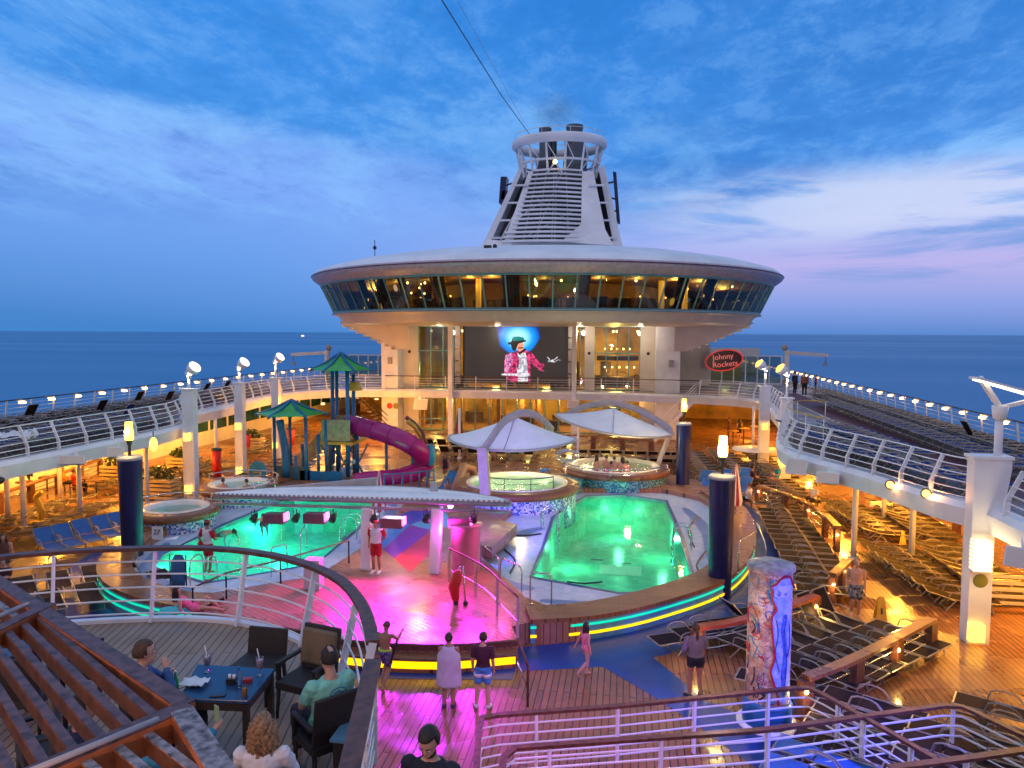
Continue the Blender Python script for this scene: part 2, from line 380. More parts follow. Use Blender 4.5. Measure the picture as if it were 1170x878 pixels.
# low bright bank with dark bars on the starboard side
el = N.new('ShaderNodeCombineXYZ'); L.new(mth('MULTIPLY', side, 2.2), el.inputs[0]); L.new(mth('MULTIPLY', Z_, 14), el.inputs[1]); L.new(mth('MULTIPLY', Y_, .5), el.inputs[2])
nb = N.new('ShaderNodeTexNoise'); nb.inputs['Scale'].default_value = 1.5; nb.inputs['Detail'].default_value = 7; nb.inputs['Roughness'].default_value = .58; nb.inputs['Distortion'].default_value = .4; L.new(el.outputs[0], nb.inputs['Vector'])
band = mth('MULTIPLY', mth('MULTIPLY', ss(zc, .09, .14), mth('SUBTRACT', 1, ss(zc, .17, .21))), ss(side, .05, .42))
s3 = mixc(mth('MULTIPLY', mth('MULTIPLY', band, ss(nb.outputs['Fac'], .40, .56)), .8), s2, (.42,.46,.62))
bars = mth('MULTIPLY', mth('MULTIPLY', ss(zc, .05, .08), mth('SUBTRACT', 1, ss(zc, .13, .18))), ss(side, .12, .5))
s4 = mixc(mth('MULTIPLY', mth('MULTIPLY', bars, mth('SUBTRACT', 1, ss(nb.outputs['Fac'], .36, .5))), .75), s3, (.05,.19,.47))
s5 = mixc(ss(mth('MULTIPLY', Z_, -1), .0, .02), s4, (.03,.09,.2))
sky = N.new('ShaderNodeTexSky'); sky.sky_type = 'NISHITA'; sky.sun_disc = False; sky.sun_elevation = R(2); sky.sun_rotation = R(60)
s5b = mixc(mth('MULTIPLY', ss(mth('MULTIPLY', Y_, -1), -.05, .45), ss(Z_, -.02, .05)), s5, (.31,.30,.42))   # glow astern, added out of view to light surfaces facing the camera
s6 = mixc(.008, s5b, sky.outputs[0], 'ADD')
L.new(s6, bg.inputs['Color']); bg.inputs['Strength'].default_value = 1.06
sun = bpy.data.lights.new('sun', 'SUN'); sun.energy = .12; sun.angle = R(12); sun.color = (1,.75,.7)
so = bpy.data.objects.new('sun', sun); C.objects.link(so); so.rotation_euler = (R(86), 0, R(-60)); so.location = (0,0,60)
# sea
m, nt2, N2, L2, b = newmat('sea_water'); b.inputs['Base Color'].default_value = (.012,.165,.385,1); b.inputs['Specular IOR Level'].default_value = .45; b.inputs['Roughness'].default_value = .3; b.inputs['IOR'].default_value = 1.33
tc2 = N2.new('ShaderNodeTexCoord'); mp = N2.new('ShaderNodeMapping'); mp.inputs['Scale'].default_value = (.5, 1, 1); L2.new(tc2.outputs['Object'], mp.inputs['Vector'])
n1 = N2.new('ShaderNodeTexNoise'); n1.inputs['Scale'].default_value = .09; n1.inputs['Detail'].default_value = 8; n1.inputs['Roughness'].default_value = .65; L2.new(mp.outputs[0], n1.inputs['Vector'])
bp = N2.new('ShaderNodeBump'); bp.inputs['Strength'].default_value = .9; bp.inputs['Distance'].default_value = 1.5; L2.new(n1.outputs['Fac'], bp.inputs['Height']); L2.new(bp.outputs['Normal'], b.inputs['Normal'])
nb2 = N2.new('ShaderNodeTexNoise'); nb2.inputs['Scale'].default_value = .0009; nb2.inputs['Detail'].default_value = 4
mp2 = N2.new('ShaderNodeMapping'); mp2.inputs['Scale'].default_value = (.25, 1.6, 1); L2.new(tc2.outputs['Object'], mp2.inputs['Vector']); L2.new(mp2.outputs[0], nb2.inputs['Vector'])
mr = N2.new('ShaderNodeMapRange'); mr.inputs['From Min'].default_value = .35; mr.inputs['From Max'].default_value = .65; mr.inputs['To Min'].default_value = .32; mr.inputs['To Max'].default_value = .45; L2.new(nb2.outputs['Fac'], mr.inputs['Value']); L2.new(mr.outputs[0], b.inputs['Roughness'])
mb = MB(); rr = [0, 60, 300, 1500, 6000, 25000, 90000]; n = 48; vs = [(0,0,-34)]
for r_ in rr[1:]:
    for k in range(n): vs.append((r_*math.cos(2*PI*k/n), r_*math.sin(2*PI*k/n), -34))
fs = [(0, 1+k, 1+(k+1)%n) for k in range(n)]
for i in range(len(rr)-2):
    for k in range(n): fs.append((1+i*n+k, 1+i*n+(k+1)%n, 1+(i+1)*n+(k+1)%n, 1+(i+1)*n+k)); 
fs = [f if len(f) == 3 else (f[0], f[3], f[2], f[1]) for f in fs]
mb.add(vs, fs); struct(mb.build('sea', m))
# ship hull below the decks
mb = MB(); mb.prism([(-23.4,-14),(23.4,-14),(23.4,150),(-23.4,150)], -36, -2.2); struct(mb.build('hull', WHITE))
# ================================================================== pool deck, platform and pools
def mir(poly, c=0.3): return [(2*c - p[0], p[1]) for p in reversed(poly)]
basinR = [(4.9,33.6),(4.4,31.2),(4.45,27),(4.37,23.45),(7.2,22.4),(9.54,23.1),(9.45,29),(9.25,35.2),(7.2,36.2),(5.5,35.6)]
basinL = [(-3.6,31.5),(-3.3,28),(-3.05,23.6),(-5.6,21.2),(-8.7,22.6),(-8.75,28),(-8.3,33.2),(-6,34.2),(-4.2,33.4)]
shelfR = [(p.x,p.y) for p in smooth_path([V(5.55,20.15,0),V(7,20.8,0),V(9.1,22.5,0),V(10.5,24.6,0),V(11.55,28,0),V(11.6,32,0),V(10.8,35.5,0)],.5)] + [(9.2,37),(4.5,36.2),(2.7,32),(2.15,29),(2.3,25.0),(4.5,20.95)]
shelfL = [(-2.2,21.8),(-1.9,25),(-2.0,29),(-2.6,32.6),(-4.5,35),(-9,35.5)] + [(p.x,p.y) for p in smooth_path([V(-10.1,34,0),V(-10.4,30,0),V(-10.1,26,0),V(-9.3,22.9,0),V(-8,21.1,0),V(-6,19.9,0),V(-4.6,19.8,0)],.5)]
plat = [(p.x,p.y) for p in smooth_path([V(-4.1,18.3,0),V(-2.4,17.9,0),V(-.9,17.6,0),V(.62,17.2,0),V(2.93,17.3,0),V(4.74,17.9,0)],.4)] + [(4.45,18.75),(4.9,19.1)] + \
       [(p.x,p.y) for p in smooth_path([V(5.2,19.0,0),V(6.6,19.65,0),V(8.5,21.1,0),V(10.6,23.6,0),V(12.0,27.6,0),V(12.5,32.5,0),V(11.9,36.7,0),V(10.6,40,0),V(7.5,42.2,0)],.5)] + \
       [(-7.5,38)] + [(p.x,p.y) for p in smooth_path([V(-10.6,36,0),V(-11.3,31,0),V(-11.1,26,0),V(-10.2,22.6,0),V(-8.6,20.3,0),V(-6.4,18.9,0)],.5)]
big = [(1.0*x, y) for x, y in [(-11.0,19.4),(11.3,19.4),(11.3,38),(-10,38)]]
plate('pool_deck', [(-23.2,-12),(23.2,-12),(23.2,92),(-23.2,92)], [[(4.2,22.6),(9.7,22.2),(9.8,36.5),(4.2,36)],[(-8.9,21),(-2.9,21),(-2.9,34.6),(-8.9,34.6)]], -.25, 0, DECK)['kind'] = 'structure'
pf = plate('pool_platform', plat, [shelfR, shelfL], .0, .55, STAGEM); struct(pf)
for nm, bs, sh in (('starboard', basinR, shelfR), ('port', basinL, shelfL)):
    if sum(bs[i-1][0]*bs[i][1]-bs[i][0]*bs[i-1][1] for i in range(len(bs))) < 0: bs = bs[::-1]
    o = plate('pool_shelf', sh, [bs], .2, .34, SHELFT); struct(o)
    mb = MB(); nn = len(bs)
    mb.add([(x,y,.335) for x,y in bs] + [(x,y,-1.5) for x,y in bs], [(i,(i+1)%nn,nn+(i+1)%nn,nn+i) for i in range(nn)] + [tuple(range(nn,2*nn))])
    t = thing('swimming_pool', 'large green lit swimming pool right of the pink stage' if nm == 'starboard' else 'green lit pool with choppy water left of the pink stage', 'pool', (bs[0][0], bs[0][1], 0), group=None)
    mb.build('basin', POOLT, t)
    cl = [V(x,y,.345) for x,y in bs]
    mb = MB(); cc = sum(cl, V(0,0,0))/nn
    inn = [p + (cc-p).normalized()*-.02 for p in cl]; out = [p + (p-cc).normalized()*.20 for p in cl]
    mb.ribbon(inn+[inn[0]], out+[out[0]]); mb.build('edge_tiles', NAVYT, t)
    mb = MB(); mb.add([(x,y,.27) for x,y in bs], [tuple(range(nn))]); mb.build('water', WATER if nm == 'starboard' else WATER2, t)
    if nm == 'starboard':
        mb = MB()
        a = P(678,612,-1.4); 
        mb.box((7.2,30.2,-1.49),(1.7,1.2,.02)); mb.build('floor_grate', mat('grate', (.9,.9,.85), .5, var=.08, scale=8), t)
        for yy, xx in ((31.5,6.2),(31.2,7.4),(25,7.6),(24.2,7.6),(23.4,7.6)): MB().box((xx,yy,-1.488),(.5,.12,.012)).build('depth_marking', NAVYT, t)
        for (x, y, dx, dy) in ((5.1,25.2,1,0),(5.2,30,1,0),(9.0,26,-1,0),(9.0,32,-1,0),(7.1,35,0,-1)):
            lamp('POINT', 'pool_light', (x, y, -.55), 62, (.03,.85,.58) if y < 30 else (.26,.95,.5), .12, parent=t)
    else:
        for (x, y) in ((-4,25),(-4.2,31),(-7.9,24.5),(-7.9,30.5),(-6,28)):
            lamp('POINT', 'pool_light', (x, y, -.55), 95, (.05,.95,.68), .12, parent=t)
# decorative blue swooshes on the dry shelves
mb = MB()
def swoosh(pts, w, z, m, nm):
    mb = MB(); p = smooth_path(pts, .3); A = []; B = []
    for i, q in enumerate(p):
        t = (p[min(i+1,len(p)-1)] - p[max(i-1,0)]).normalized(); s_ = Vector((-t.y, t.x, 0)); ww = w*math.sin(PI*(i+.6)/(len(p)+.2))**.5/2
        A.append(q + s_*ww); B.append(q - s_*ww)
    mb.ribbon(A, B); o = mb.build(nm, m); struct(o); return o
for pts in ([V(2.5,27.2,.346),V(3.4,28.6,.346),V(4.1,29.5,.346)], [V(4.9,21.3,.346),V(6.9,21.4,.346),V(9.2,23.4,.346)], [V(3.2,23.2,.346),V(3.7,22.6,.346),V(4.6,22.2,.346)],
            [V(10.3,26,.346),V(10.6,30,.346),V(10,34,.346)], [V(-2.4,26,.346),V(-2.6,30,.346),V(-3.3,33,.346)], [V(-9.5,25,.346),V(-8,21.6,.346),V(-5.6,20.4,.346)]):
    swoosh(pts, .55, .346, BLUET, 'pool_floor')
# blue coated band around the platform
band = [P(*q, .004) for q in ((607,766),(735,742),(745,733),(800,716),(880,690),(896,640),(886,600),(850,578))]
inner = [P(*q, .004) for q in ((600,735),(680,728),(760,710),(830,680),(858,640),(860,600),(835,582),(810,572))]
mb = MB(); mb.ribbon(smooth_path(band, 1), smooth_path(band, 1)); mb = MB()
pb = smooth_path([V(4.9,17.4,.004),V(7.6,18.3,.004),V(9.9,20.4,.004),V(11.9,23.3,.004),V(13.2,27.3,.004),V(13.7,32.5,.004),V(13,37.2,.004)], .5)
pa = smooth_path([V(4.6,18.7,.004),V(6.6,19.6,.004),V(8.5,21,.004),V(10.6,23.5,.004),V(12,27.6,.004),V(12.5,32.5,.004),V(11.9,36.7,.004)], .5)
m_ = min(len(pa), len(pb)); pa = [e[0] for e in even(pa, 1)][:99]; pb = [e[0] for e in even(pb, 1)][:99]; k_ = 24
pa = [pa[round(i*(len(pa)-1)/k_)] for i in range(k_+1)]; pb = [pb[round(i*(len(pb)-1)/k_)] for i in range(k_+1)]
mb.ribbon(pa, pb); q_ = even(smooth_path([V(-3.4,18.0,.006),V(-6.4,18.8,.006),V(-8.6,20.2,.006),V(-10.2,22.5,.006),V(-11.1,26,.006),V(-11.3,31,.006),V(-10.6,36,.006)],.5), 1.); pl = [a[0] for a in q_]; pm = [a[0] + V(-a[1].y, a[1].x, 0)*1.3 for a in q_]; mb.ribbon(pm, pl)
dg_ = [P(695,737,.008), P(737,722,.008), P(790,798,.008), P(782,812,.008), P(880,878,.008), P(810,878,.008), P(735,790,.008)]
mb.add([P(662,745,.008), P(707,722,.008), P(760,760,.008), P(808,800,.008), P(930,850,.008), P(905,905,.008), P(790,822,.008), P(740,790,.008)], [tuple(range(7,-1,-1))])
mb.add([(4.75,16.9,.008),(4.75,17.9,.008),(.6,17.15,.008),(.6,16.3,.008)], [(0,1,2,3)])
struct(mb.build('blue_deck', BLUEMAT))
# coloured stage light on the floor behind the columns, painted as flat patches
mb = MB(); cols = [(.02,.25,.55),(.25,.02,.35),(.7,.03,.08),(.03,.05,.5),(.05,.4,.6),(.45,.05,.5)]
for i, (a, b_, c, d) in enumerate((((438,628),(470,600),(455,590),(425,615)),((452,638),(495,606),(470,600),(440,628)),((470,655),(500,625),(495,606),(452,638)),((455,590),(480,580),(510,585),(470,600)),((470,600),(510,585),(520,600),(495,606)))):
    mb.mi = i; mb.add([P(*q, .556) for q in (a, b_, c, d)], [(0,1,2,3)])
struct(mb.build('stage_light_patches', [mat('light_patch_%d' % i, c, .4) for i, c in enumerate(cols[:5])]))
# steps, skirting and light strips round the platform
def strip(path, r, mt, nm, parent=None): return MB().tube(path, r, 6).build(nm, mt, parent)
fr = smooth_path([V(-4.1,18.3,0),V(-2.4,17.9,0),V(-.9,17.6,0),V(.62,17.2,0),V(2.93,17.3,0),V(4.74,17.9,0)],.4)
st = thing('stage_steps', 'curved teak stage steps with a glowing yellow light strip', 'steps', fr[8])
mb = MB()
A = [p + V(0,-.38,.36) for p in fr]; Bk = [p + V(0,.05,.36) for p in fr]; mb.ribbon(A, Bk); mb.ribbon([p+V(0,-.38,0) for p in fr], A); mb.build('tread', TEAKRIM, st)
mb = MB(); mb.ribbon([p+V(0,-.012,.40) for p in fr],[p+V(0,-.012,.5) for p in fr]); mb.build('riser', TEAKRAIL, st)
mb = MB(); mb.ribbon([p+V(0,-.42,.13) for p in fr],[p+V(0,-.42,.31) for p in fr]); mb.build('light_strip', LEDY, st)
mb = MB(); mb.tube([p+V(0,-.41,.35) for p in fr], .03, 6); mb.tube([p+V(0,-.02,.55) for p in fr], .035, 6); mb.build('nosing', TEAKRAIL, st)
rim = smooth_path([V(4.9,19.05,0),V(6.6,19.65,0),V(8.5,21.1,0),V(10.6,23.6,0),V(12.0,27.6,0),V(12.5,32.5,0),V(11.9,36.7,0)],.5)
def offp(path, d, z):
    out = []
    for i, q in enumerate(path):
        t = (path[min(i+1,len(path)-1)] - path[max(i-1,0)]).normalized(); out.append(V(q.x+t.y*d, q.y-t.x*d, z))
    return out
rimL = smooth_path([V(-10.6,36,0),V(-11.3,31,0),V(-11.1,26,0),V(-10.2,22.6,0),V(-8.6,20.3,0),V(-6.4,18.9,0),V(-4.1,18.3,0)],.5)
for path, lab in ((rim, 'teak topped curb round the right hand pool, lit from beneath'), (rimL, 'teak topped curb round the left hand pool, lit teal from beneath')):
    t = thing('pool_curb', lab, 'curb', path[0])
    mb = MB(); a = offp(path, .06, .54); c = offp(path, -.95, .54); a2 = offp(path, .06, .66); c2_ = offp(path, -.95, .66)
    mb.ribbon(c2_, a2); mb.ribbon(a2, a); mb.ribbon(a, offp(path, -.02, .54)); mb.ribbon(c, c2_); mb.build('seat_top', TEAKRIM, t)
    mb = MB(); mb.ribbon(offp(path, .03, 0), offp(path, .03, .54)); mb.build('skirt', mat('teal_skirt', (.12,.35,.42), .4), t)
    h = len(path)
    mb = MB(); mb.ribbon(offp(path, .05, .40), offp(path, .05, .47)); mb.build('light_strip', LEDT, t)
    mb = MB(); q = offp(path[:h//2] if path is rim else path[h//2:], .055, .16); mb.ribbon(q, [p+V(0,0,.075) for p in q]); mb.build('lower_light_strip', LEDY if path is rim else LEDT, t)
# ================================================================== upper deck ring
LS = [(-14.3,-5),(-14.25,10),(-14.23,22.7),(-14.16,25),(-14.1,27.6),(-14.0,31.2),(-14.4,33.6),(-15.42,35.8),(-16.6,38),(-17.09,42.75),(-17.9,48.98),(-17.6,53.5),(-15.4,56.6),(-11.92,57.6)]
RS = [(12.74,56.6),(15.2,55.2),(16.5,52.8),(16.2,47.1),(15.6,41.44),(14.4,35.5),(13.8,32.5),(13.74,30.3),(14.42,28.19),(15.41,25.5),(16.2,22.6),(16.85,21.2),(16.95,18.85),(17.0,12),(17.1,-5)]
LSp = smooth_path([V(*p, 3.6) for p in LS], .5); RSp = smooth_path([V(*p, 3.6) for p in RS], .5)
BR = [V(-11.92,57.6,3.6), V(-6,57.9,3.6), V(0,58,3.6), V(6,57.9,3.6), V(12.74,56.6,3.6)]
BRp = smooth_path(BR, .8)
inner = LSp + BRp[1:-1] + RSp
outl = [(-23.3,-5),(-23.3,92),(23.3,92),(23.3,-5)]
struct(plate('upper_deck', [(p.x, p.y) for p in inner] + [(23.3,-5),(23.3,92),(-23.3,92),(-23.3,-5)], [], 3.42, 3.6, UPDECK))
def offs(path, d, dz=0):
    out = []
    for i, q in enumerate(path):
        t = (path[min(i+1,len(path)-1)] - path[max(i-1,0)]); t.z = 0; t.normalize(); out.append(V(q.x-t.y*d, q.y+t.x*d, q.z+dz))
    return out   # +d = to the left of travel (over the deck here)
mb = MB(); lip = offs(inner, -.18, -.12); top = offs(inner, .35, .02); bot = offs(inner, -.10, -.62); back = offs(inner, 2.2, -.62)
mb.ribbon(top, offs(inner, -.02, .03)); mb.ribbon(offs(inner,-.02,.03), lip); mb.ribbon(lip, bot); mb.ribbon(bot, back); mb.ribbon(back, offs(inner, 2.2, -.19)); struct(mb.build('upper_deck_fascia', WHITE))
mb = MB(); z = 3.40
pl = plate('deck_ceiling', [(p.x, p.y) for p in offs(inner, 2.1)] + [(23.2,-5),(23.2,92),(-23.2,92),(-23.2,-5)], [], 3.30, 3.41, CREAM); struct(pl)
# red running track and coaming on the starboard upper deck
mb = MB(); tk = [V(19.0,8,3.604),V(19.1,30,3.604),V(19.2,44,3.604),V(19.6,60,3.604)]; mb.ribbon(offs(tk,-.8), offs(tk,.8)); struct(mb.build('running_track', REDRUN))
mb = MB(); mb.ribbon([V(-19.4,5,3.604),V(-19.8,62,3.604)], [V(-18.2,5,3.604),V(-18.6,62,3.604)]); struct(mb.build('port_running_track', REDRUN))
for i, (xx) in enumerate((18.15, 19.95)):
    mb = MB(); mb.tube([V(xx,10,3.62),V(xx+.1,44,3.62),V(xx+.5,60,3.62)], .035, 4); struct(mb.build('track_line', CREAM))
# ================================================================== railings
def railing(name, label, base, h=1.1, n=5, step=1.5, lean=0., topmat=TEAKRAIL, topr=.035, railr=.018, postw=(.05,.09), mat_=WHITE, group=None, kink=False, topw=None, lamps=None, low=.14, post='flat', cat='railing', closed=False):
    ev = even(base, step); t = thing(name, label, cat, base[0], group=group)
    def at(q, tg, k):       # k 0..1 up the post; lean shifts to the left of travel
        s_ = Vector((-tg.y, tg.x, 0)); d = lean*(k if not kink else max(0, (k-.35)/.65))
        return q + s_*d + V(0,0,h*k)
    fine = even(base, .35)
    if topw:
        tp = [at(q, tg, 1) for q, tg in fine]; A = offs(tp, topw/2, .03); B = offs(tp, -topw/2, .03); A2 = [p+V(0,0,-.055) for p in A]; B2 = [p+V(0,0,-.055) for p in B]
        mb = MB(); mb.ribbon(A, B); mb.ribbon(B, B2); mb.ribbon(A2, A); mb.ribbon(B2, A2); mb.quad(A[0],A2[0],B2[0],B[0]); mb.quad(A[-1],B[-1],B2[-1],A2[-1]); mb.build('top_rail', topmat, t)
    else:
        MB().tube([at(q, tg, 1) for q, tg in fine], topr, 8).build('top_rail', topmat, t)
    for i in range(n):
        k = (low + (h-low)*(i)/n)/h
        MB().tube([at(q, tg, k) for q, tg in fine], railr, 5).build('rail', mat_, t)
    for q, tg in ev[:95]:
        s_ = Vector((-tg.y, tg.x, 0)); mb = MB()
        if post == 'round': mb.cyl(q, at(q, tg, 1), postw[0]/2, 8)
        elif kink:
            mb.beam(q + V(0,0,-.35) - s_*.02, at(q, tg, .36), postw[0], postw[1], up=s_); mb.beam(at(q, tg, .34), at(q, tg, 1), postw[0], postw[1]*.8, up=s_)
        else: mb.beam(q, at(q, tg, 1), postw[0], postw[1], up=s_)
        mb.build('post', mat_, t)
    return t
# outboard rails with lamps
for sd, x0, lab in ((-1, -22.9, 'long outboard rail with glowing lamps along the left ship side'), (1, 22.9, 'long outboard rail with glowing lamps along the right ship side')):
    base = smooth_path([V(x0,6,3.6),V(x0,30,3.6),V(x0*1.003,50,3.6),V(x0*1.008,74,3.6)],1)
    if sd == 1: base = base
    t = railing('deck_railing', lab, base, h=1.15, n=5, step=1.55, lean=.12*sd, topmat=NAVY, topr=.035, railr=.014, postw=(.07,.06), group='outboard railings with lamps')
    ev = even(base, 1.95)
    for q, tg in ev:
        if q.y < 22: continue
        mb = MB(); c = q + V(-.16*sd, 0, .98); mb.box(c, (.16,.30,.09)); mb.box(c+V(.06*sd,0,.06),(.18,.24,.03)); mb.build('rail_lamp', LAMPR, t)
    mb = MB(); mb.box((x0, 40, 3.68), (.12, 76, .14)); mb.build('kick_plate', WHITE, t)
# inboard curved rails, leaning over the deck
Lr1 = [p for p in LSp if p.y < 35.4]; Lr2 = [p for p in LSp if p.y >= 35.0]
railing('deck_railing', 'curved white inboard rail in front of the blue loungers on the left upper deck', Lr1, h=1.15, n=5, step=1.45, lean=.32, topmat=WHITE, topr=.022, postw=(.05,.13), kink=True)
railing('deck_railing', 'white inboard rail behind the lamp posts on the left upper deck', Lr2, h=1.15, n=5, step=1.5, lean=.30, topmat=WHITE, topr=.022, postw=(.05,.12), kink=True)
railing('deck_railing', 'straight white bridge rail in front of the video screen', BRp, h=1.1, n=5, step=2.6, lean=.1, topmat=TEAKRAIL, topr=.035, railr=.014, postw=(.06,.1))
Rr1 = [p for p in RSp if p.y >= 36]; Rr2 = [p for p in RSp if 21.6 < p.y < 36.4]; Rr3 = [p for p in RSp if p.y <= 20.6]
railing('deck_railing', 'white inboard rail at the far end of the right upper deck', Rr1, h=1.15, n=5, step=1.5, lean=.3, topmat=WHITE, topr=.022, postw=(.05,.12), kink=True)
railing('deck_railing', 'curved white inboard rail before navy loungers on the right upper deck', Rr2, h=1.15, n=5, step=1.45, lean=.35, topmat=WHITE, topr=.022, postw=(.05,.14), kink=True)
railing('deck_railing', 'nearest white inboard rail right of the tall white lamp column', Rr3, h=1.15, n=5, step=1.35, lean=.35, topmat=WHITE, topr=.022, postw=(.06,.15), kink=True)
# dark hoop handrail on the bulge
lo = [V(15.0,30.5,4.9),V(14.5,33.5,4.9),V(14.9,36.5,4.9),V(16.0,38.5,4.9),V(17,38.2,4.9)]
t = thing('hoop_handrail', 'dark looped handrail round the inner bulge of the right upper deck', 'handrail', lo[0]); hp = smooth_path(lo, .3)
MB().tube(hp, .03, 6).build('top_rail', YELP, t)
for q, tg in even(hp, 1.6): MB().cyl((q.x,q.y,3.6), q, .02, 6).build('post', WHITE, t)
# ================================================================== supporting columns and lamp posts
def lantern(p, parent, mt=LAMPL, s=(.22,.22,.38)):
    mb = MB(); mb.box(p, s); o = mb.build('lantern', mt, parent)
    mb = MB(); mb.box((p[0],p[1],p[2]+s[2]/2+.02),(s[0]+.04,s[1]+.04,.03)); mb.box((p[0],p[1],p[2]-s[2]/2-.02),(s[0]+.04,s[1]+.04,.03)); mb.build('lantern_cap', WHITE, o)
def floodpost(x, y, zt, label, lean=1, w=.5, zc=4.7, flare=True, col=LAMPH, base=0):
    t = thing('lamp_column', label, 'lamp column', (x,y,base))
    mb = MB(); mb.prism([(x-w/2,y-.2),(x+w/2,y-.2),(x+w/2,y+.2),(x-w/2,y+.2)], base, zc)
    mb.build('column', WHITE, t, bev=.03)
    mb = MB(); mb.box((x,y,zc+.03),(w+.14,.52,.07)); mb.build('cap', WHITE, t)
    mb = MB(); mb.cyl((x,y,zc), (x,y,zt-.3), .07, 10); mb.cyl((x,y,zt-.35),(x,y,zt-.05),.1,10,r2=.2); mb.build('pole', WHITE, t)
    p0 = V(x, y, zt-.12); d = V(.42*lean, -.12, .34)
    MB().tube([p0-d*.3, p0, p0+d*.5, p0+d], [.06,.13,.27,.31], 16, caps=False).build('reflector', WHITE, t, solid=.02)
    MB().tube([p0+d*.35, p0+d*.97, p0+d*1.15], [.16,.285,.15], 16).build('lamp_glass', col, t)
    lamp('POINT', 'flood_light', (x, y-.1, zt-.25), 60, (1,.8,.5), .1, parent=t)
    return t
pA = floodpost(-12.6-.9, 33, 6.3, 'first white flood lamp column on the left, above the small hot tub', 1, .62, 5.4)
lantern((-13.5,32.72,3.15), pA); lantern((-13.5,32.72,.6), pA, s=(.25,.2,.4))
pB = floodpost(-14.2, 39, 6.3, 'second white flood lamp column on the left with a yellow lantern', 1, .5, 5.3)
lantern((-14.2,38.72,2.9), pB); lantern((-14.2,38.72,.4), pB)
pC = floodpost(-15.0, 45, 6.4, 'third white flood lamp column on the left behind the green roof', 1, .5, 5.2)
lantern((-15,44.7,.9), pC)
pD = floodpost(15.7, 47, 6.2, 'white flood lamp column at the far right corner of the bridge', -1, .62, 5.0, col=LAMPL)
lantern((15.7,46.7,2.6), pD)
pE = floodpost(15.95, 42, 6.15, 'white flood lamp column next to the hoop handrail on the right', -1, .6, 4.7, col=LAMPL)
lantern((15.95,41.7,2.6), pE)
# near starboard column
t = thing('lamp_column', 'tall white column with a forked lamp and lit louvred box, right foreground', 'lamp column', (16.7,21.1,0))
mb = MB(); 
prof = [(0,.56),(2.9,.56),(3.4,.72),(4.7,.9),(5.0,.9)]
for (z0,w0),(z1,w1) in zip(prof, prof[1:]):
    x0 = 16.65
    mb.add([(x0-.28,20.9,z0),(x0-.28+w0,20.9,z0),(x0-.28+w0,21.35,z0),(x0-.28,21.35,z0),(x0-.28,20.9,z1),(x0-.28+w1,20.9,z1),(x0-.28+w1,21.35,z1),(x0-.28,21.35,z1)],[(0,1,5,4),(1,2,6,5),(2,3,7,6),(3,0,4,7)])
mb.box((16.8,21.12,5.0),(1.0,.55,.08)); mb.build('column', WHITE, t)
mb = MB(); mb.cyl((17.0,21.1,5.0),(17.0,21.1,6.05),.1,10); mb.cyl((17.0,21.1,6.0),(17.0,21.1,6.35),.16,10,r2=.2); mb.build('pole', WHITE, t)
mb = MB(); mb.beam((17.0,21.1,6.3),(16.35,20.8,7.1),.1,.12); mb.beam((17.0,21.1,6.3),(17.95,21.4,6.5),.08,.1); mb.build('fork', WHITE, t)
mb = MB(); mb.beam((16.15,20.7,7.1),(18.05,21.4,6.62),.3,.06); mb.build('reflector', WHITE, t)
mb = MB(); mb.beam((16.2,20.7,7.05),(18.0,21.4,6.57),.2,.04); mb.build('lamp_glass', LAMPH, t)
mb = MB(); mb.box((16.55,20.76,2.45),(.42,.26,.8)); bx_ = mb.build('light_box', emis('light_box_glow', (1,.75,.35), 1.6), t)
mb = MB()
for i in range(8): mb.box((16.55,20.76,2.06+i*.11),(.47,.31,.025))
mb.build('louvre', WHITE, bx_)
mb = MB(); mb.box((16.55,20.8,.35),(.36,.2,.45)); mb.build('low_lantern', LAMPL, t)
MB().ball((16.64,20.895,1.72), .19, 20, 8, (1,.1,1)).build('round_sign', mat('olive_sign', (.2,.2,.03), .5), t)
lamp('POINT', 'box_light', (16.55,20.3,2.45), 45, (1,.75,.35), .2, parent=t)
# thin deck pillars
n_ = 0
for (x, y) in ((15.6,28.2),(17.5,28.0),(18.4,33.7),(19.7,41.2),(17.8,24.5),(-17.3,27.0),(-16.0,28.6),(-15.0,31.75),(-19.3,31.4),(-15.6,36),(-16.9,41),(-18.6,27.6),(15.9,52),(-17.6,50)):
    t = thing('deck_pillar', 'slim white pillar holding up the %s upper deck' % ('right' if x > 0 else 'left'), 'pillar', (x,y,0), group='slim pillars under the %s upper deck' % ('right' if x > 0 else 'left'))
    MB().cyl((x,y,0),(x,y,3.3),.10,12).build('shaft', WHITE, t)
    mb = MB(); mb.cyl((x,y,0),(x,y,.12),.17,12); mb.build('foot', WHITE, t)
# ================================================================== observation lounge (disc)
CY0 = 62.
bl = thing('observation_lounge', 'wide white disc shaped lounge with a band of slanted windows', 'lounge building', (0,CY0,0))
def dome(prof, tilt=0):
    mb = MB(); n = 96; vs = []; fs = []
    for (r, z) in prof:
        for k in range(n):
            a = 2*PI*k/n; vs.append((r*math.cos(a), CY0 + r*math.sin(a), z + tilt*(1-r/20.)*r*math.sin(a)))
    for i in range(len(prof)-1):
        for k in range(n): fs.append((i*n+k, i*n+(k+1)%n, (i+1)*n+(k+1)%n, (i+1)*n+k))
    mb.add(vs, fs, True); return mb
dome([(20.0,12.55),(19.6,12.85),(18.8,13.1),(17,13.6),(13,14.35),(9,14.8),(4,15.0),(.01,15.1)], .06).build('roof', FUNW, bl)
dome([(19.35,11.72),(19.7,11.95),(20.05,12.2),(20.12,12.38),(20.05,12.5),(20.0,12.55)]).build('roof_rim', mat('rim_paint', (.55,.45,.48), .35), bl)
mb = MB(); mb.lathe([(20.14,12.36),(20.18,12.40),(20.14,12.44)], (0,CY0), 96); mb.build('rim_line', mat('rim_line', (.16,.06,.10), .5), bl)
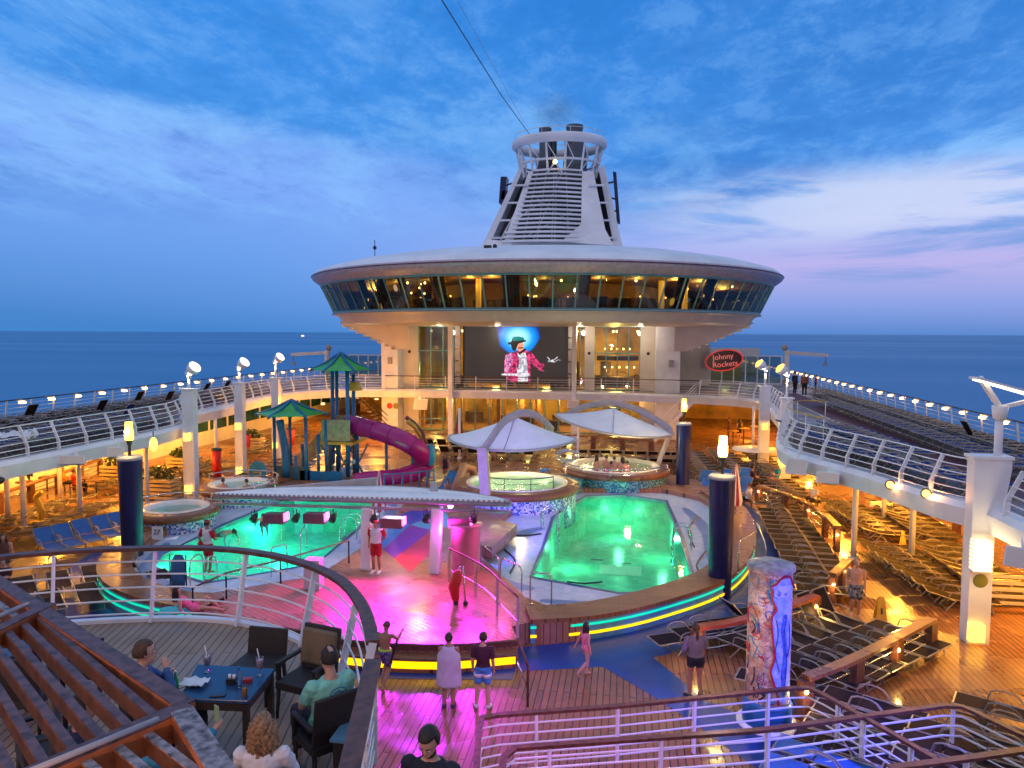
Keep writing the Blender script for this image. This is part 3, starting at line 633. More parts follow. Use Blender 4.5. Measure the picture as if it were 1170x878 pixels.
dome([(18.3,9.66),(18.45,9.62),(18.45,9.52),(18.2,9.5),(17.9,9.35),(17.6,8.98),(17.3,8.86)]).build('lower_fascia', CREAM, bl)
mb = MB(); mb.lathe([(18.5,9.6),(18.53,9.57),(18.5,9.54)], (0,CY0), 96); mb.build('fascia_line', GREENF, bl)
dome([(17.3,8.86),(12,8.72),(.01,8.7)]).build('soffit', CREAM, bl)
mb = dome([(18.32,9.68),(19.33,11.70)]); mb.build('window_band', GLASSD, bl)
mb = MB(); mb.lathe([(19.30,11.64),(19.42,11.64),(19.42,11.76),(19.30,11.76)], (0,CY0), 96); mb.lathe([(18.28,9.64),(18.42,9.64),(18.42,9.74),(18.28,9.74)], (0,CY0), 96); mb.build('window_frame', GREENF, bl)
for k in range(90):
    a = R(180 + (k-3)*4.0*.5*1.0) if False else R(168 + k*2.29)
    if k % 1 == 0 and math.sin(a) < .25:
        c, s_ = math.cos(a), math.sin(a)
        if k % 2 == 0: MB().beam((18.36*c, CY0+18.36*s_, 9.7), (19.37*c, CY0+19.37*s_, 11.68), .09, .07, up=(c,s_,0)).build('mullion', GREENF, bl)
# interior of the lounge
WARMW = mat('lounge_wall', (.25,.10,.04), .6, var=.3, scale=.8)
mb = MB(); mb.lathe([(10,9.7),(10,11.8)], (0,CY0), 48); mb.lathe([(18.25,9.69),(10,9.69)], (0,CY0), 60); mb.lathe([(10,11.74),(19.2,11.74)], (0,CY0), 60); mb.build('lounge_interior', WARMW, bl)
rl = random.Random(3); mbc = MB(); mbf = MB(); mbl = MB(); mbg = MB(); mbp = MB()
CURT = mat('brown_curtain', (.05,.022,.012), .8, var=.4, scale=6)
for k in range(26):
    a = R(172 + k*7.9 + rl.uniform(-1.5,1.5)); c, s_ = math.cos(a), math.sin(a)
    if rl.random() < .62:
        w_ = rl.uniform(.35,.9)
        for j in range(5):
            a2 = a + R(w_*j*.9); mbc.cyl((17.7*math.cos(a2), CY0+17.7*math.sin(a2), 9.7), (18.6*math.cos(a2), CY0+18.6*math.sin(a2), 11.7), .12, 6)
for k in range(60):
    a = R(175 + rl.random()*190); r_ = rl.uniform(11,17.3); x, y = r_*math.cos(a), CY0 + r_*math.sin(a)
    mbf.cyl((x,y,9.7),(x,y,10.4),.06,6); mbf.cyl((x,y,10.42),(x,y,10.47),.45,10)
    for q in range(2):
        a3 = rl.random()*6.28; mbf.box((x+.8*math.cos(a3), y+.8*math.sin(a3), 10.1), (.55,.55,.8), rz=a3)
    if rl.random() < .22: mbl.ball((x, y, 11.55), .09, 8, 6)
    if rl.random() < .35: mbg.ball((x, y, 10.6), .06, 6, 4)
for a_ in (222, 259, 309, 318):
    a = R(a_); mbp.box((15.5*math.cos(a), CY0+15.5*math.sin(a), 10.7), (.3,.3,2.0), rz=a)
mbc.build('curtain', CURT, bl); mbf.build('lounge_tables', BLACK, bl); mbl.build('ceiling_light', LAMPW, bl); mbg.build('table_light', LAMPO, bl); mbp.build('lounge_pillar', mat('lit_pillar', (.5,.28,.05), .4, emit=(1,.5,.08), es=.25), bl)
for a_, r_, e in ((182,15.5,60),(190,15.5,80),(355,15.5,70),(2,15.5,60),(198,15,80),(216,15.5,110),(228,15,60),(244,15,70),(257,15.8,85),(263,15.8,85),(276,14,30),(291,15,80),(301,15.5,70),(312,16,100),(322,16,90),(335,15,80),(349,15,60)):
    a = R(a_); lamp('POINT', 'lounge_light', (r_*math.cos(a), CY0+r_*math.sin(a), 11.3), e*1.3, (1,.64,.12), .15, parent=bl)
# louvred underside wings, starboard and port
for sd in (-1, 1):
    u = (V(sd*17.3,57.2,9.0), V(sd*17.3,65,9.0)); l = (V(sd*12.3,57.6,6.95), V(sd*12.3,65,6.95))
    MB().add([u[0],u[1],l[1],l[0]], [(0,1,2,3)]).build('lower_soffit', CREAM, bl, solid=.12)
    MB().add([V(sd*17.3,57.2,9.05), V(sd*12.3,57.6,6.85), V(sd*11.2,57.6,6.85), V(sd*11.2,57.2,9.05)], [(0,1,2,3)]).build('soffit_end', CREAM, bl, solid=.1)
    for i in range(8):
        f_ = (i+.5)/8; c_ = V(sd*(17.3-5*f_), 0, 8.93-2.05*f_); MB().beam(c_+V(0,57.0,-.1), c_+V(0,63.5,-.1), .09, .22).build('soffit_louvre', CREAM, bl)
    lamp('POINT', 'soffit_light', (sd*15.5,58.5,5.6), 120, (1,.80,.55), .3, parent=bl)
for xx in (-8.5,-3.5,3.5,8.5): lamp('POINT', 'soffit_light', (xx,57.4,8.2), 85, (1,.82,.6), .2, parent=bl)
mb = MB(); mb.box((-2.2,46.2,13.65),(.5,.3,.25)); mb.ball((-1.7,46.2,13.7),.16); mb.ball((-12.3,52.0,14.35),.15); mb.cyl((-12.3,52,13.6),(-12.3,52,14.9),.03,5); mb.build('roof_camera', BLACK, bl)
bl.scale = (.93,.93,1); bl.location = (.5,CY0,0)
# ================================================================== deck house facade with screen
FY = 60.
fx = lambda px: Q(px, 440, FY).x
dh = thing('deck_house', 'cream and white facade around the video screen with glowing windows', 'facade', (0,FY,0))
mb = MB(); x = fx
def fbox(a, b, z0, z1, y0=FY, y1=FY+.6): return ((x(a)+x(b))/2, (y0+y1)/2, (z0+z1)/2), (x(b)-x(a), y1-y0, z1-z0)
for a, b in ((443,461),(748,775)): MB().box(*fbox(a, b, 0, 8.75, FY-1.6, FY+1)).build('white_pillar', WHITE, dh)
for a, b in ((460,478),(731,749)): MB().box(*fbox(a, b, 3.6, 8.75)).build('wall', CREAM, dh); MB().box(*fbox(a, b, 0, 3.35)).build('wall', CREAM, dh)
MB().box(*fbox(668,679, 3.6, 8.75, FY-.3)).build('wall', CREAM, dh); MB().box(*fbox(735,763,0,3.35,FY-.6)).build('wall', CREAM, dh)
for a, b in ((519,524),(656,662)): MB().box((x((a+b)/2)*.985, 57.55, 4.3), (.34,.5,9.0)).build('mast_pillar', WHITE, dh)
# glazed openings, upper storey
def window(a, b, z0, z1, cols, trans, gm=GLASSC, y=FY+.15):
    X0, X1 = x(a), x(b); mb = MB()
    for i in range(cols+1): mb.box((X0+(X1-X0)*i/cols, y, (z0+z1)/2), (.09,.12,z1-z0))
    for zz in [z0, z1] + trans: mb.box(((X0+X1)/2, y+.01, zz), (X1-X0, .1, .09))
    o = mb.build('window', GREENF, dh)
    mb = MB(); mb.quad((X0,y+.05,z0),(X1,y+.05,z0),(X1,y+.05,z1),(X0,y+.05,z1)); mb.build('pane', gm, o)
window(478,520,3.65,8.7,3,[6.7],GLASSG); window(530,656,3.65,4.15,6,[]); window(662,668,3.65,8.7,1,[]); window(679,731,3.65,8.7,4,[6.6],GLASSC)
window(478,520,.1,3.2,3,[1.0]); window(527,655,.1,3.2,8,[]); window(662,735,.1,3.2,5,[2.2])
# rooms behind the glass
GOLD = mat('room_wall', (.55,.33,.07), .6, var=.35, scale=.5); ROOMF = mat('room_floor', (.30,.16,.06), .3)
for z0, z1, nm in ((.02,3.28,'lower_room'),(3.62,8.68,'upper_room')):
    mb = MB(); a_, b_ = x(462), x(747)
    mb.quad((a_,FY+8,z0),(b_,FY+8,z0),(b_,FY+8,z1),(a_,FY+8,z1)); mb.quad((a_,FY+.6,z0),(a_,FY+8,z0),(a_,FY+8,z1),(a_,FY+.6,z1)); mb.quad((b_,FY+.6,z0),(b_,FY+8,z0),(b_,FY+8,z1),(b_,FY+.6,z1)); 
    mb.quad((a_,FY+.6,z1),(b_,FY+.6,z1),(b_,FY+8,z1),(a_,FY+8,z1)); mb.build(nm, GOLD, dh)
    mb = MB(); mb.quad((a_,FY+.6,z0+.02),(b_,FY+.6,z0+.02),(b_,FY+8,z0+.02),(a_,FY+8,z0+.02)); mb.build('room_floor', ROOMF, dh)
rl = random.Random(5); mb1 = MB(); mb2 = MB(); mb3 = MB()
for zl, zh in ((.05,3.2),(3.65,8.6)):
    for i in range(22):
        xx = rl.uniform(x(470), x(740)); yy = FY + rl.uniform(1.4,7)
        k = rl.random()
        if k < .35: mb1.box((xx,yy,(zl+zh)/2),(.3,.3,zh-zl))
        elif k < .8: mb2.box((xx,yy,zl+.45),(rl.uniform(.5,1.6),.6,.9))
        else: mb2.box((xx,yy,zl+1.1),(.7,.1,2.1))
        mb3.ball((rl.uniform(x(470),x(740)), FY+rl.uniform(1,6), zh-.25), .11, 8, 5)
for i in range(5): mb3.ball((x(690)+i*.5, FY+2.5, 6.9), .08, 6, 4); mb3.ball((x(690)+i*.6, FY+2, 5.4), .07, 6, 4)
mb2.box((x(705), FY+3, 6.15), (3.4, 3, .35))
mb1.build('room_pillar', mat('room_column', (.35,.16,.05), .5), dh); mb2.build('room_furniture', mat('room_dark', (.05,.025,.015), .5), dh); mb3.build('room_lamp', LAMPW, dh)
for px_, z, e in ((490,2.4,160),(545,2.4,120),(600,2.6,190),(650,2.4,150),(700,2.5,170),(495,5,190),(560,4.3,80),(620,4.3,80),(700,7.6,150),(705,4.9,190),(668,5,60)):
    lamp('POINT', 'room_light', (x(px_), FY+3, z), e*1.9, (1,.68,.16), .25, parent=dh)
# wall fittings
for px_ in (453, 773-8): MB().box((x(px_), FY-1.7, 5.9), (.35,.16,.55)).build('wall_speaker', GREY, dh)
mb = MB()
for px_ in (468, 740): mb.lathe([(0,0),(.14,0),(.14,.05),(0,.05)], (0,0), 12)
for i, px_ in enumerate((468, 740, 673)):
    m2 = MB(); m2.ball((x(px_), FY-.02 - (.3 if i == 2 else 0), 6.6), .13, 10, 6, (1,.5,1)); m2.build('camera', BLACK, dh)
for px_, z, m_ in ((452,2.2,REDP),(459,2.2,mat('olive', (.3,.25,.03),.5)),(755,1.6,REDP)):
    m2 = MB(); m2.ball((x(px_), FY-1.62 if px_ < 500 else FY-.62, z), .25, 16, 6, (1,.12,1)); m2.build('round_sign', m_, dh)
# video screen
vs_ = thing('video_screen', 'large dark video screen showing a singer in a red jacket and black hat', 'screen', (-.75,59.2,4.2))
SY = 59.2; q0 = Q(530,373,SY); q1 = Q(650,437,SY)
mb = MB(); mb.box(((q0.x+q1.x)/2, SY+.18, (q0.z+q1.z)/2), (q1.x-q0.x+.25, .3, q0.z-q1.z+.25)); mb.build('frame', BLACK, vs_)
SCR = emis('screen_dark', (.018,.016,.016), 1)
mb = MB(); mb.quad((q0.x,SY,q1.z),(q1.x,SY,q1.z),(q1.x,SY,q0.z),(q0.x,SY,q0.z)); pn = mb.build('screen_panel', SCR, vs_)
def scr(px, py): return Q(px, py, SY)
def spoly(name, pts, m, dy): 
    o = MB().add([(scr(*p).x, SY-dy, scr(*p).z) for p in pts], [tuple(range(len(pts)))]).build(name, m, pn); return o
def blob(cx, cy, rx, ry, n=18, wob=0, sd=0):
    rr_ = random.Random(sd); return [(cx + rx*math.cos(2*PI*i/n)*(1+rr_.uniform(-wob,wob)), cy + ry*math.sin(2*PI*i/n)*(1+rr_.uniform(-wob,wob))) for i in range(n)]
m, nt_, N_, L_, b_ = newmat('stage_glow'); tc_ = N_.new('ShaderNodeTexCoord'); gr = N_.new('ShaderNodeTexGradient'); gr.gradient_type = 'SPHERICAL'
mp_ = N_.new('ShaderNodeMapping'); cc = scr(592,386); mp_.inputs['Location'].default_value = (-cc.x/1.75, -SY/1.75, -cc.z/1.5); mp_.inputs['Scale'].default_value = (1/1.75,1/1.75,1/1.5)
L_.new(tc_.outputs['Object'], mp_.inputs[0]); L_.new(mp_.outputs[0], gr.inputs[0]); rp_ = N_.new('ShaderNodeValToRGB'); e_ = rp_.color_ramp.elements
e_[0].position = 0; e_[0].color = (.0,.03,.3,1); e_[1].position = .75; e_[1].color = (.35,.85,1,1); k_ = e_.new(.35); k_.color = (.0,.3,.9,1); L_.new(gr.outputs['Fac'], rp_.inputs[0]); L_.new(rp_.outputs[0], b_.inputs['Emission Color']); b_.inputs['Emission Strength'].default_value = 1; b_.inputs['Base Color'].default_value = (0,0,0,1)
spoly('picture', [(567,374),(570,374),(614,374),(617,386),(610,397),(604,403),(580,403),(571,396)], m, .006)
def vid(name, a, b, s_):
    m, nt, N, L, bs = newmat(name); tc = N.new('ShaderNodeTexCoord'); nz = N.new('ShaderNodeTexNoise'); nz.inputs['Scale'].default_value = s_; nz.inputs['Detail'].default_value = 6; nz.inputs['Distortion'].default_value = 1.5
    L.new(tc.outputs['Object'], nz.inputs[0]); r = N.new('ShaderNodeValToRGB'); r.color_ramp.elements[0].position = .42; r.color_ramp.elements[0].color = (*a, 1); r.color_ramp.elements[1].position = .58; r.color_ramp.elements[1].color = (*b, 1)
    L.new(nz.outputs[0], r.inputs[0]); L.new(r.outputs[0], bs.inputs['Emission Color']); bs.inputs['Emission Strength'].default_value = .8; bs.inputs['Base Color'].default_value = (0,0,0,1); return m
eR = vid('s_red', (.16,.005,.05), (.85,.06,.22), 3.2); eW = vid('s_white', (.35,.36,.45), (.95,.92,.95), 2.6); eK = emis('s_black', (.006,.008,.01), 1); eS = emis('s_skin', (.65,.22,.14), .9); eP = vid('s_pink', (.3,.03,.2), (.85,.35,.6), 4); eT = emis('s_teal', (.0,.12,.12), 1)
spoly('picture', [(583,405),(590,401),(603,401),(609,405),(616,415),(620,417),(619,421),(611,420),(606,413),(606,436),(582,436),(576,428),(576,412)], eR, .010)
spoly('picture', [(591,404),(601,403),(604,412),(603,436),(592,436),(590,418)], eW, .014)
spoly('picture', [(577,406),(584,403),(586,412),(580,427),(576,425)], eP, .014)
spoly('picture', [(573,427),(605,427),(605,430),(573,429)], eW, .018)
spoly('picture', blob(594, 396, 4.2, 5.5), eS, .016)
spoly('picture', blob(595.5, 402, 2.3, 2.6), eS, .018)
spoly('picture', [(583,393),(585,387),(598,386),(599,390),(592,393),(588,402),(585,400)], eK, .02)
spoly('picture', [(585,387),(586,385),(592,384.6),(598,386),(599,389),(586,390)], eT, .022)
spoly('picture', [(580,391.5),(600,388.5),(601,390.2),(590,393.5),(580,394)], eK, .024); spoly('picture', [(591,397.3),(597.5,396.8),(597,398.4),(592,398.6)], eK, .024); spoly('picture', [(587,405),(590,403),(593,412),(592,424),(589,414)], eR, .02); spoly('picture', [(600,403),(604,404),(606,416),(603,428),(602,412)], eR, .02)
spoly('picture', [(592,403),(600,398),(601,400),(593,406)], eK, .022)
spoly('picture', [(614,417),(620,415),(623,418),(618,421),(622,425),(615,423)], eR, .024)
for k, pts in enumerate(([(625,408),(628,411),(626,414),(632,411),(630,414),(637,408)],[(626,412),(633,414),(638,411),(640,412)])):
    MB().tube([(scr(*p).x, SY-.02, scr(*p).z) for p in pts], .035, 4).build('signature', eW, pn)
for px_ in (526.5, 653):
    for i in range(5): MB().box((x(px_), 59.0, 4.5+i*.95), (.42,.35,.85)).build('array_speaker', GREY, vs_)
# deck house wings each side of the white pillars
MB().box((fx(785)+.8, 68.5, 5.4), (3.6,.3,3.6)).build('rear_wall', CREAM, dh); MB().box((0,92,3),(46,.4,7)).build('rear_wall', CREAM, dh)
mb = MB(); mb.box((0,74,1.6),(40,.3,3.2)); mb.build('lower_rear_wall', GOLD, dh)
# neon sign
ns = thing('neon_sign', 'red oval neon sign hung before the right glass screen', 'neon sign', (15.3,64.0,5.2))
c = Q(827,412,66); NE = emis('neon_red', (1,.06,.05), .24)
m2 = MB(); m2.tube([c + V(1.55*math.cos(2*PI*i/28), 0, .88*math.sin(2*PI*i/28)+.18*math.cos(2*PI*i/28)) for i in range(28)], .06, 5, closed=True); m2.build('border', NE, ns)
m2 = MB(); m2.add([c + V(1.5*math.cos(2*PI*i/28), .08, .84*math.sin(2*PI*i/28)+.18*math.cos(2*PI*i/28)) for i in range(28)], [tuple(range(28))]); m2.build('backing', mat('sign_red', (.06,.012,.014), .4), ns)
def text(s, name, loc, size, m, parent, rot=(R(90),0,0), ext=.02, al='CENTER'):
    cu = bpy.data.curves.new(name, 'FONT'); cu.body = s; cu.size = size; cu.extrude = ext; cu.align_x = al; cu.align_y = 'CENTER'
    o = bpy.data.objects.new(name, cu); C.objects.link(o); o.location = loc; o.rotation_euler = rot; cu.materials.append(m)
    if parent is not None: o.parent = parent; o.matrix_parent_inverse = parent.matrix_basis.inverted()
    return o
eNW = emis('neon_white', (1,.2,.15), .34)
text('Johnny', 'lettering', c + V(-.1,-.06,.3), .64, eNW, ns, (R(90),R(-7),0)); text('Rockets', 'lettering', c + V(.1,-.06,-.33), .66, eNW, ns, (R(90),R(-7),0))
# glass wind screens left and right of the lounge
def windscreen(px0, px1, Y, z0, z1, n, lab):
    a, b = Q(px0, 400, Y).x, Q(px1, 400, Y).x; t = thing('wind_screen', lab, 'glass screen', (a,Y,3.6))
    for i in range(n): MB().quad((a+(b-a)*i/n+.05,Y,z0),(a+(b-a)*(i+1)/n-.05,Y,z0),(a+(b-a)*(i+1)/n-.05,Y,z1),(a+(b-a)*i/n+.05,Y,z1)).build('pane', GLASSG, t)
    mb = MB()
    for i in range(n+1): mb.box((a+(b-a)*i/n,Y,(z0+z1)/2),(.1,.1,z1-z0))
    mb.box(((a+b)/2,Y,z1),(b-a,.12,.1)); mb.box(((a+b)/2,Y,z0),(b-a,.12,.1)); mb.build('frame', WHITE, t); return t
windscreen(785,893,70,3.7,6.2,8,'tall glass wind screen with white frame behind the red neon sign')
windscreen(398,443,72,3.7,5.9,4,'glass wind screen left of the lounge above the loungers')
mb = MB(); mb.box((15.6,76,4.9),(5,6,2.6)); o = mb.build('snack_bar', mat('snack_bar', (.16,.14,.10), .5), None); tag(o, 'low dim snack bar block behind the right glass screen', 'bar')
for xx in (14.5,16.5,18.5): lamp('POINT', 'bar_light', (xx,71.5,5.6), 60, (1,.7,.25), .1)
# ================================================================== funnel
FC = 80.
fu = thing('ship_funnel', 'tall tapered white funnel with louvred front and two grey exhaust pipes', 'funnel', (0,FC,14))
s_ = FC/850.
def fp(px, py, Y=FC): return Q(px, py, Y)
# solid base skirt
mb = MB()
b0 = [fp(549,283), fp(708,283)]; 
def frame_at(z):      # half widths of the outer silhouette at height z
    za, zb = fp(0,280).z, fp(0,197).z; t = (z-za)/(zb-za); return 7.4*(1-t)+3.9*t
zb_ = fp(640,281).z; zt_ = fp(640,196).z
# centre panel sides (white flanks) as leaning slabs, front face Y slopes backwards
def slab(p0, p1, p2, p3, Y0, Y1, th, nm, m):      # quad given in pixels: bottom-left, bottom-right, top-right, top-left; bottom at depth Y0 and top at depth Y1
    q = [fp(*p0, Y0), fp(*p1, Y0), fp(*p2, Y1), fp(*p3, Y1)]; v = q + [p + V(0,th,0) for p in q]
    return MB().add(v, [(0,1,2,3),(7,6,5,4),(0,4,5,1),(1,5,6,2),(2,6,7,3),(3,7,4,0)]).build(nm, m, fu)
slab((662,278),(694,281),(676,196),(663,196), 73, 77, .6, 'flank', FUNW)
slab((573,281),(583,281),(607,196),(602,196), 73, 77, .6, 'flank', FUNW)
slab((549,282),(557,282),(596,192),(592,190), 76, 79, 2.5, 'strut', FUNW)
slab((700,281),(710,282),(688,188),(682,194), 76, 79, 2.5, 'strut', FUNW)
slab((640,276),(700,281),(690,262),(664,255), 72.6, 73.6, .4, 'flank', FUNW)
slab((549,283),(606,282),(600,277),(555,274), 73, 73.4, 1, 'flank', FUNW)
slab((552,282),(712,282),(705,276),(556,277), 75, 75.3, 5, 'skirt', FUNW)
mb = MB()
for i in range(17):
    t = i/16; y = 277 - 81*t; xl = 578 + (606-578)*t + (-6 if i < 3 else 0); xr = 664 - (1-t)*2 + (16 if i < 3 else 0); Y = 73 + 4*t
    a, b = fp(xl, y, Y), fp(xr, y, Y); c = (a+b)/2 + V(0,-.8,0)
    path = smooth_path([a, c, b], .8); tp = [p + V(0,0,.17) for p in path]; mb.ribbon(path, tp); mb.ribbon(tp, [p + V(0,.5,.10) for p in tp]); mb.ribbon([p+V(0,.5,.0) for p in path], path)
mb.build('louvre', FUNW, fu)
mb = MB()
for xx0, xx1 in ((596,612),(612,622),(629,631),(632,634),(648,645),(607,640)):
    mb.tube([fp(xx0,277,73.3), fp(xx1,197,77.3)], .07, 5)
for a_, b_, c_, d_ in ((590,250,640,215),(650,255,610,225),(600,270,655,240)): mb.tube([fp(a_,b_,74.2), fp(c_,d_,76.2)], .06, 5)
mb.build('brace', FUNW, fu)
mb = MB(); q = [fp(572,283,76),fp(690,283,76),fp(664,197,79),fp(603,197,79)]; mb.add(q, [(0,1,2,3)]); q = [fp(552,283,82),fp(708,283,82),fp(684,197,82),fp(594,197,82)]; mb.add(q, [(0,1,2,3)]); mb.build('dark_interior', mat('funnel_inside', (.035,.03,.035), .7), fu)
for sg, (xb, xt) in ((0,(565,598)),(1,(696,677))):
    mb = MB()
    for i in range(4):
        y = 272 - 20*i; xo = xb + (xt-xb)*(i+.4)/4; mb.box(fp(xo, y, 76), (1.6,.2,.18))
    mb.tube([fp(xb+(6 if sg==0 else -8), 275, 76.5), fp(xt+(5 if sg==0 else -4), 215, 78.5)], .16, 6); mb.tube([fp(xb+(12 if sg==0 else -12), 275, 76.5), fp(xt+(8 if sg==0 else -8), 225, 78.5), fp(xt+(14 if sg==0 else -14), 218, 78.5)], .12, 6); mb.build('side_frame', FUNW, fu)
# top ring
zr = fp(640,172).z; rz_ = 4.75
mb = MB(); mb.lathe([(rz_,zr),(rz_+.28,zr+.25),(rz_+.3,zr+.75),(rz_+.05,zr+1.0),(rz_-.35,zr+.9),(rz_-.4,zr+.1),(rz_,zr)], (0,FC), 48, sx=1, sy=.8); mb.build('top_ring', FUNW, fu)
mb = MB(); mb.tube([(4.1*math.cos(2*PI*i/40), FC+3.3*math.sin(2*PI*i/40), zr-1.55) for i in range(40)], .13, 6, closed=True); mb.build('lower_ring', FUNW, fu)
mb = MB()
for i in range(14):
    a = 2*PI*i/14; c, s2 = math.cos(a), math.sin(a); mb.tube([(4.6*c, FC+3.7*s2, zr+.1), (3.9*c, FC+3.1*s2, zr-3.0)], .12, 5)
    a2 = a + PI/14; mb.tube([(4.6*c, FC+3.7*s2, zr+.1), (4.1*math.cos(a2), FC+3.3*math.sin(a2), zr-1.5), (3.7*c, FC+3*s2, zr-2.9)], .06, 4)
mb.tube([(4.7*math.cos(2*PI*i/40), FC+3.8*math.sin(2*PI*i/40), zr+1.5) for i in range(40)], .035, 4, closed=True)
for i in range(20): a = 2*PI*i/20; mb.cyl((4.7*math.cos(a), FC+3.8*math.sin(a), zr+.9),(4.7*math.cos(a), FC+3.8*math.sin(a), zr+1.5),.03,4)
mb.build('ring_brace', FUNW, fu)
for pxa, ya, r_ in ((620.5,147,.62),(628,152,.45),(654,144,.85),(646,152,.4),(662,150,.4)):
    c = fp(pxa, ya); mb = MB(); mb.lathe([(r_*.8,c.z-.1),(r_*1.08,c.z),(r_*1.08,c.z-.25),(r_,c.z-.5),(r_,zr-.9),(r_*1.3,zr-1.0),(r_*1.35,zt_-.8)], (c.x, FC+(0 if r_ > .5 else 1)), 20); mb.disc((c.x,FC+(0 if r_ > .5 else 1),c.z-.3), r_); mb.build('exhaust_pipe', EXHA, fu)
mb = MB(); mb.tube([fp(626,151), fp(648,151)], .08, 5); mb.tube([fp(626,154), fp(648,154)], .06, 5); mb.build('pipe_bridge', EXHA, fu)
c = fp(632,185,75.5); mb = MB(); mb.ball(c, .22, 10, 8); mb.build('mast_light', LAMPW, fu)
mb = MB()
for dx in (-8,8): mb.tube([c, fp(632+dx, 197, 76)], .07, 5)
mb.build('light_bracket', FUNW, fu)
for pts, th in ((((570,202),(577,202),(574,232),(568,232)),0),(((698,196),(702,197),(707,254),(703,254)),0),(((572,218),(578,218),(574,228),(570,228)),0)):
    q = [fp(*p) for p in (pts[3], pts[2], pts[1], pts[0])]; v = q + [p + V(0,1.5,0) for p in q]; MB().add(v, [(0,1,2,3),(7,6,5,4),(0,4,5,1),(1,5,6,2),(2,6,7,3),(3,7,4,0)]).build('antenna_panel', NAVY, fu)
mb = MB()
for (a_, b_) in (((576,212),(588,208)),((575,224),(584,228)),((690,210),(699,208)),((691,225),(703,228)),((694,240),(705,242))): mb.tube([fp(*a_), fp(*b_)], .1, 5)
mb.build('antenna_arm', DARKM, fu)
# aerial wires
def wire(name, a, b, lab): 
    o = MB().tube([a, (a+b)/2 + V(0,0,-.3), b], .032, 4).build(name, DARKM); tag(o, lab, 'wire')
wire('aerial_wire', Q(497,-6,34), Q(602,153,FC-4), 'thick dark aerial wire running down to the funnel top')
o = MB().tube([Q(515,-6,34), Q(596,140,FC)], .012, 4).build('aerial_wire', GREY); tag(o, 'thin faint aerial wire beside the thick one', 'wire')
# smoke
m, nt_, N_, L_, b_ = newmat('exhaust_smoke'); N_.remove(b_); vo = N_.new('ShaderNodeVolumePrincipled'); vo.inputs['Color'].default_value = (.25,.22,.3,1); vo.inputs['Density'].default_value = .0
tc_ = N_.new('ShaderNodeTexCoord'); mp_ = N_.new('ShaderNodeMapping'); mp_.inputs['Location'].default_value = (0,0,0); L_.new(tc_.outputs['Object'], mp_.inputs[0])
gr = N_.new('ShaderNodeTexGradient'); gr.gradient_type = 'SPHERICAL'; L_.new(mp_.outputs[0], gr.inputs[0]); nz = N_.new('ShaderNodeTexNoise'); nz.inputs['Scale'].default_value = 2.5; nz.inputs['Detail'].default_value = 4; L_.new(tc_.outputs['Object'], nz.inputs[0])
mu = N_.new('ShaderNodeMath'); mu.operation = 'MULTIPLY'; L_.new(gr.outputs[1], mu.inputs[0]); L_.new(nz.outputs[0], mu.inputs[1]); m3 = N_.new('ShaderNodeMath'); m3.operation = 'MULTIPLY'; m3.inputs[1].default_value = .35; L_.new(mu.outputs[0], m3.inputs[0]); L_.new(m3.outputs[0], vo.inputs['Density']); L_.new(vo.outputs[0], N_['Material Output'].inputs['Volume'])
mb = MB(); mb.ball((0,0,0), 1, 16, 10); o = mb.build('smoke', m); o.location = Q(632,128,FC+2); o.scale = (3.2,2.5,2.4); o['kind'] = 'stuff'; o['label'] = 'thin grey smoke drifting above the exhaust pipes'; o['category'] = 'smoke'

# ship side enclosure below the upper decks: low bulwark and tinted windows
TEALW = mat('tinted_side_window', (.02,.13,.17), .15, var=.3, scale=.6)
for sd, lab in ((-1,'row of tinted teal side windows under the left upper deck'),(1,'row of tinted teal side windows under the right upper deck')):
    xx = 22.7*sd; t = thing('side_windows', lab, 'window wall', (xx,40,0))
    MB().box((xx+.05*sd,50,.5),(.12,76,1.0)).build('bulwark', WHITE, t); MB().box((xx+.05*sd,50,3.05),(.12,76,.5)).build('head_beam', WHITE, t)
    for k in range(30):
        y0 = 12+2.53*k; o = MB().quad((xx,y0+.08,1.0),(xx,y0+2.45,1.0),(xx,y0+2.45,2.82),(xx,y0+.08,2.82)).build('pane', TEALW, t); MB().box((xx,y0,1.9),(.12,.14,1.84)).build('mullion', WHITE, t)
# ================================================================== torch pillars
def torch_pillar(x, y, ztop, rad, label, bright=True, taper=.86):
    t = thing('torch_pillar', label, 'pillar', (x,y,0), group=None)
    MB().lathe([(rad*taper,0),(rad,ztop),(rad,ztop+.02)], (x,y), 28).build('shaft', NAVY, t)
    mb = MB(); mb.lathe([(rad*1.02,ztop-.02),(rad*1.04,ztop+.05),(rad*.9,ztop+.10),(.01,ztop+.12)], (x,y), 28); mb.build('cap', GREY, t)
    mb = MB(); mb.lathe([(.05,ztop+.1),(.05,ztop+.45),(.11,ztop+.62),(.13,ztop+.66)], (x,y), 12); hd = mb.build('lamp_stem', DARKM, t)
    mb = MB(); mb.lathe([(.125,ztop+.66),(.15,ztop+.75),(.15,ztop+1.0),(.13,ztop+1.02),(.13,ztop+1.08),(.12,ztop+1.3),(0,ztop+1.32)], (x,y), 12); mb.build('lamp_shade', LAMPW if bright else LAMPL, t)
    lamp('POINT', 'torch_light', (x, y-.25, ztop+1.0), 90, (1,.72,.25), .12, parent=t)
    return t
torch_pillar(-9.76, 23.4, 3.75, .40, 'navy torch pillar at the left end of the pools', False)
torch_pillar(10.3, 23.5, 3.75, .40, 'navy torch pillar standing at the curb in front of the right pool')
torch_pillar(10.25, 38.4, 3.6, .38, 'navy torch pillar behind the right hot tub canopy', False)
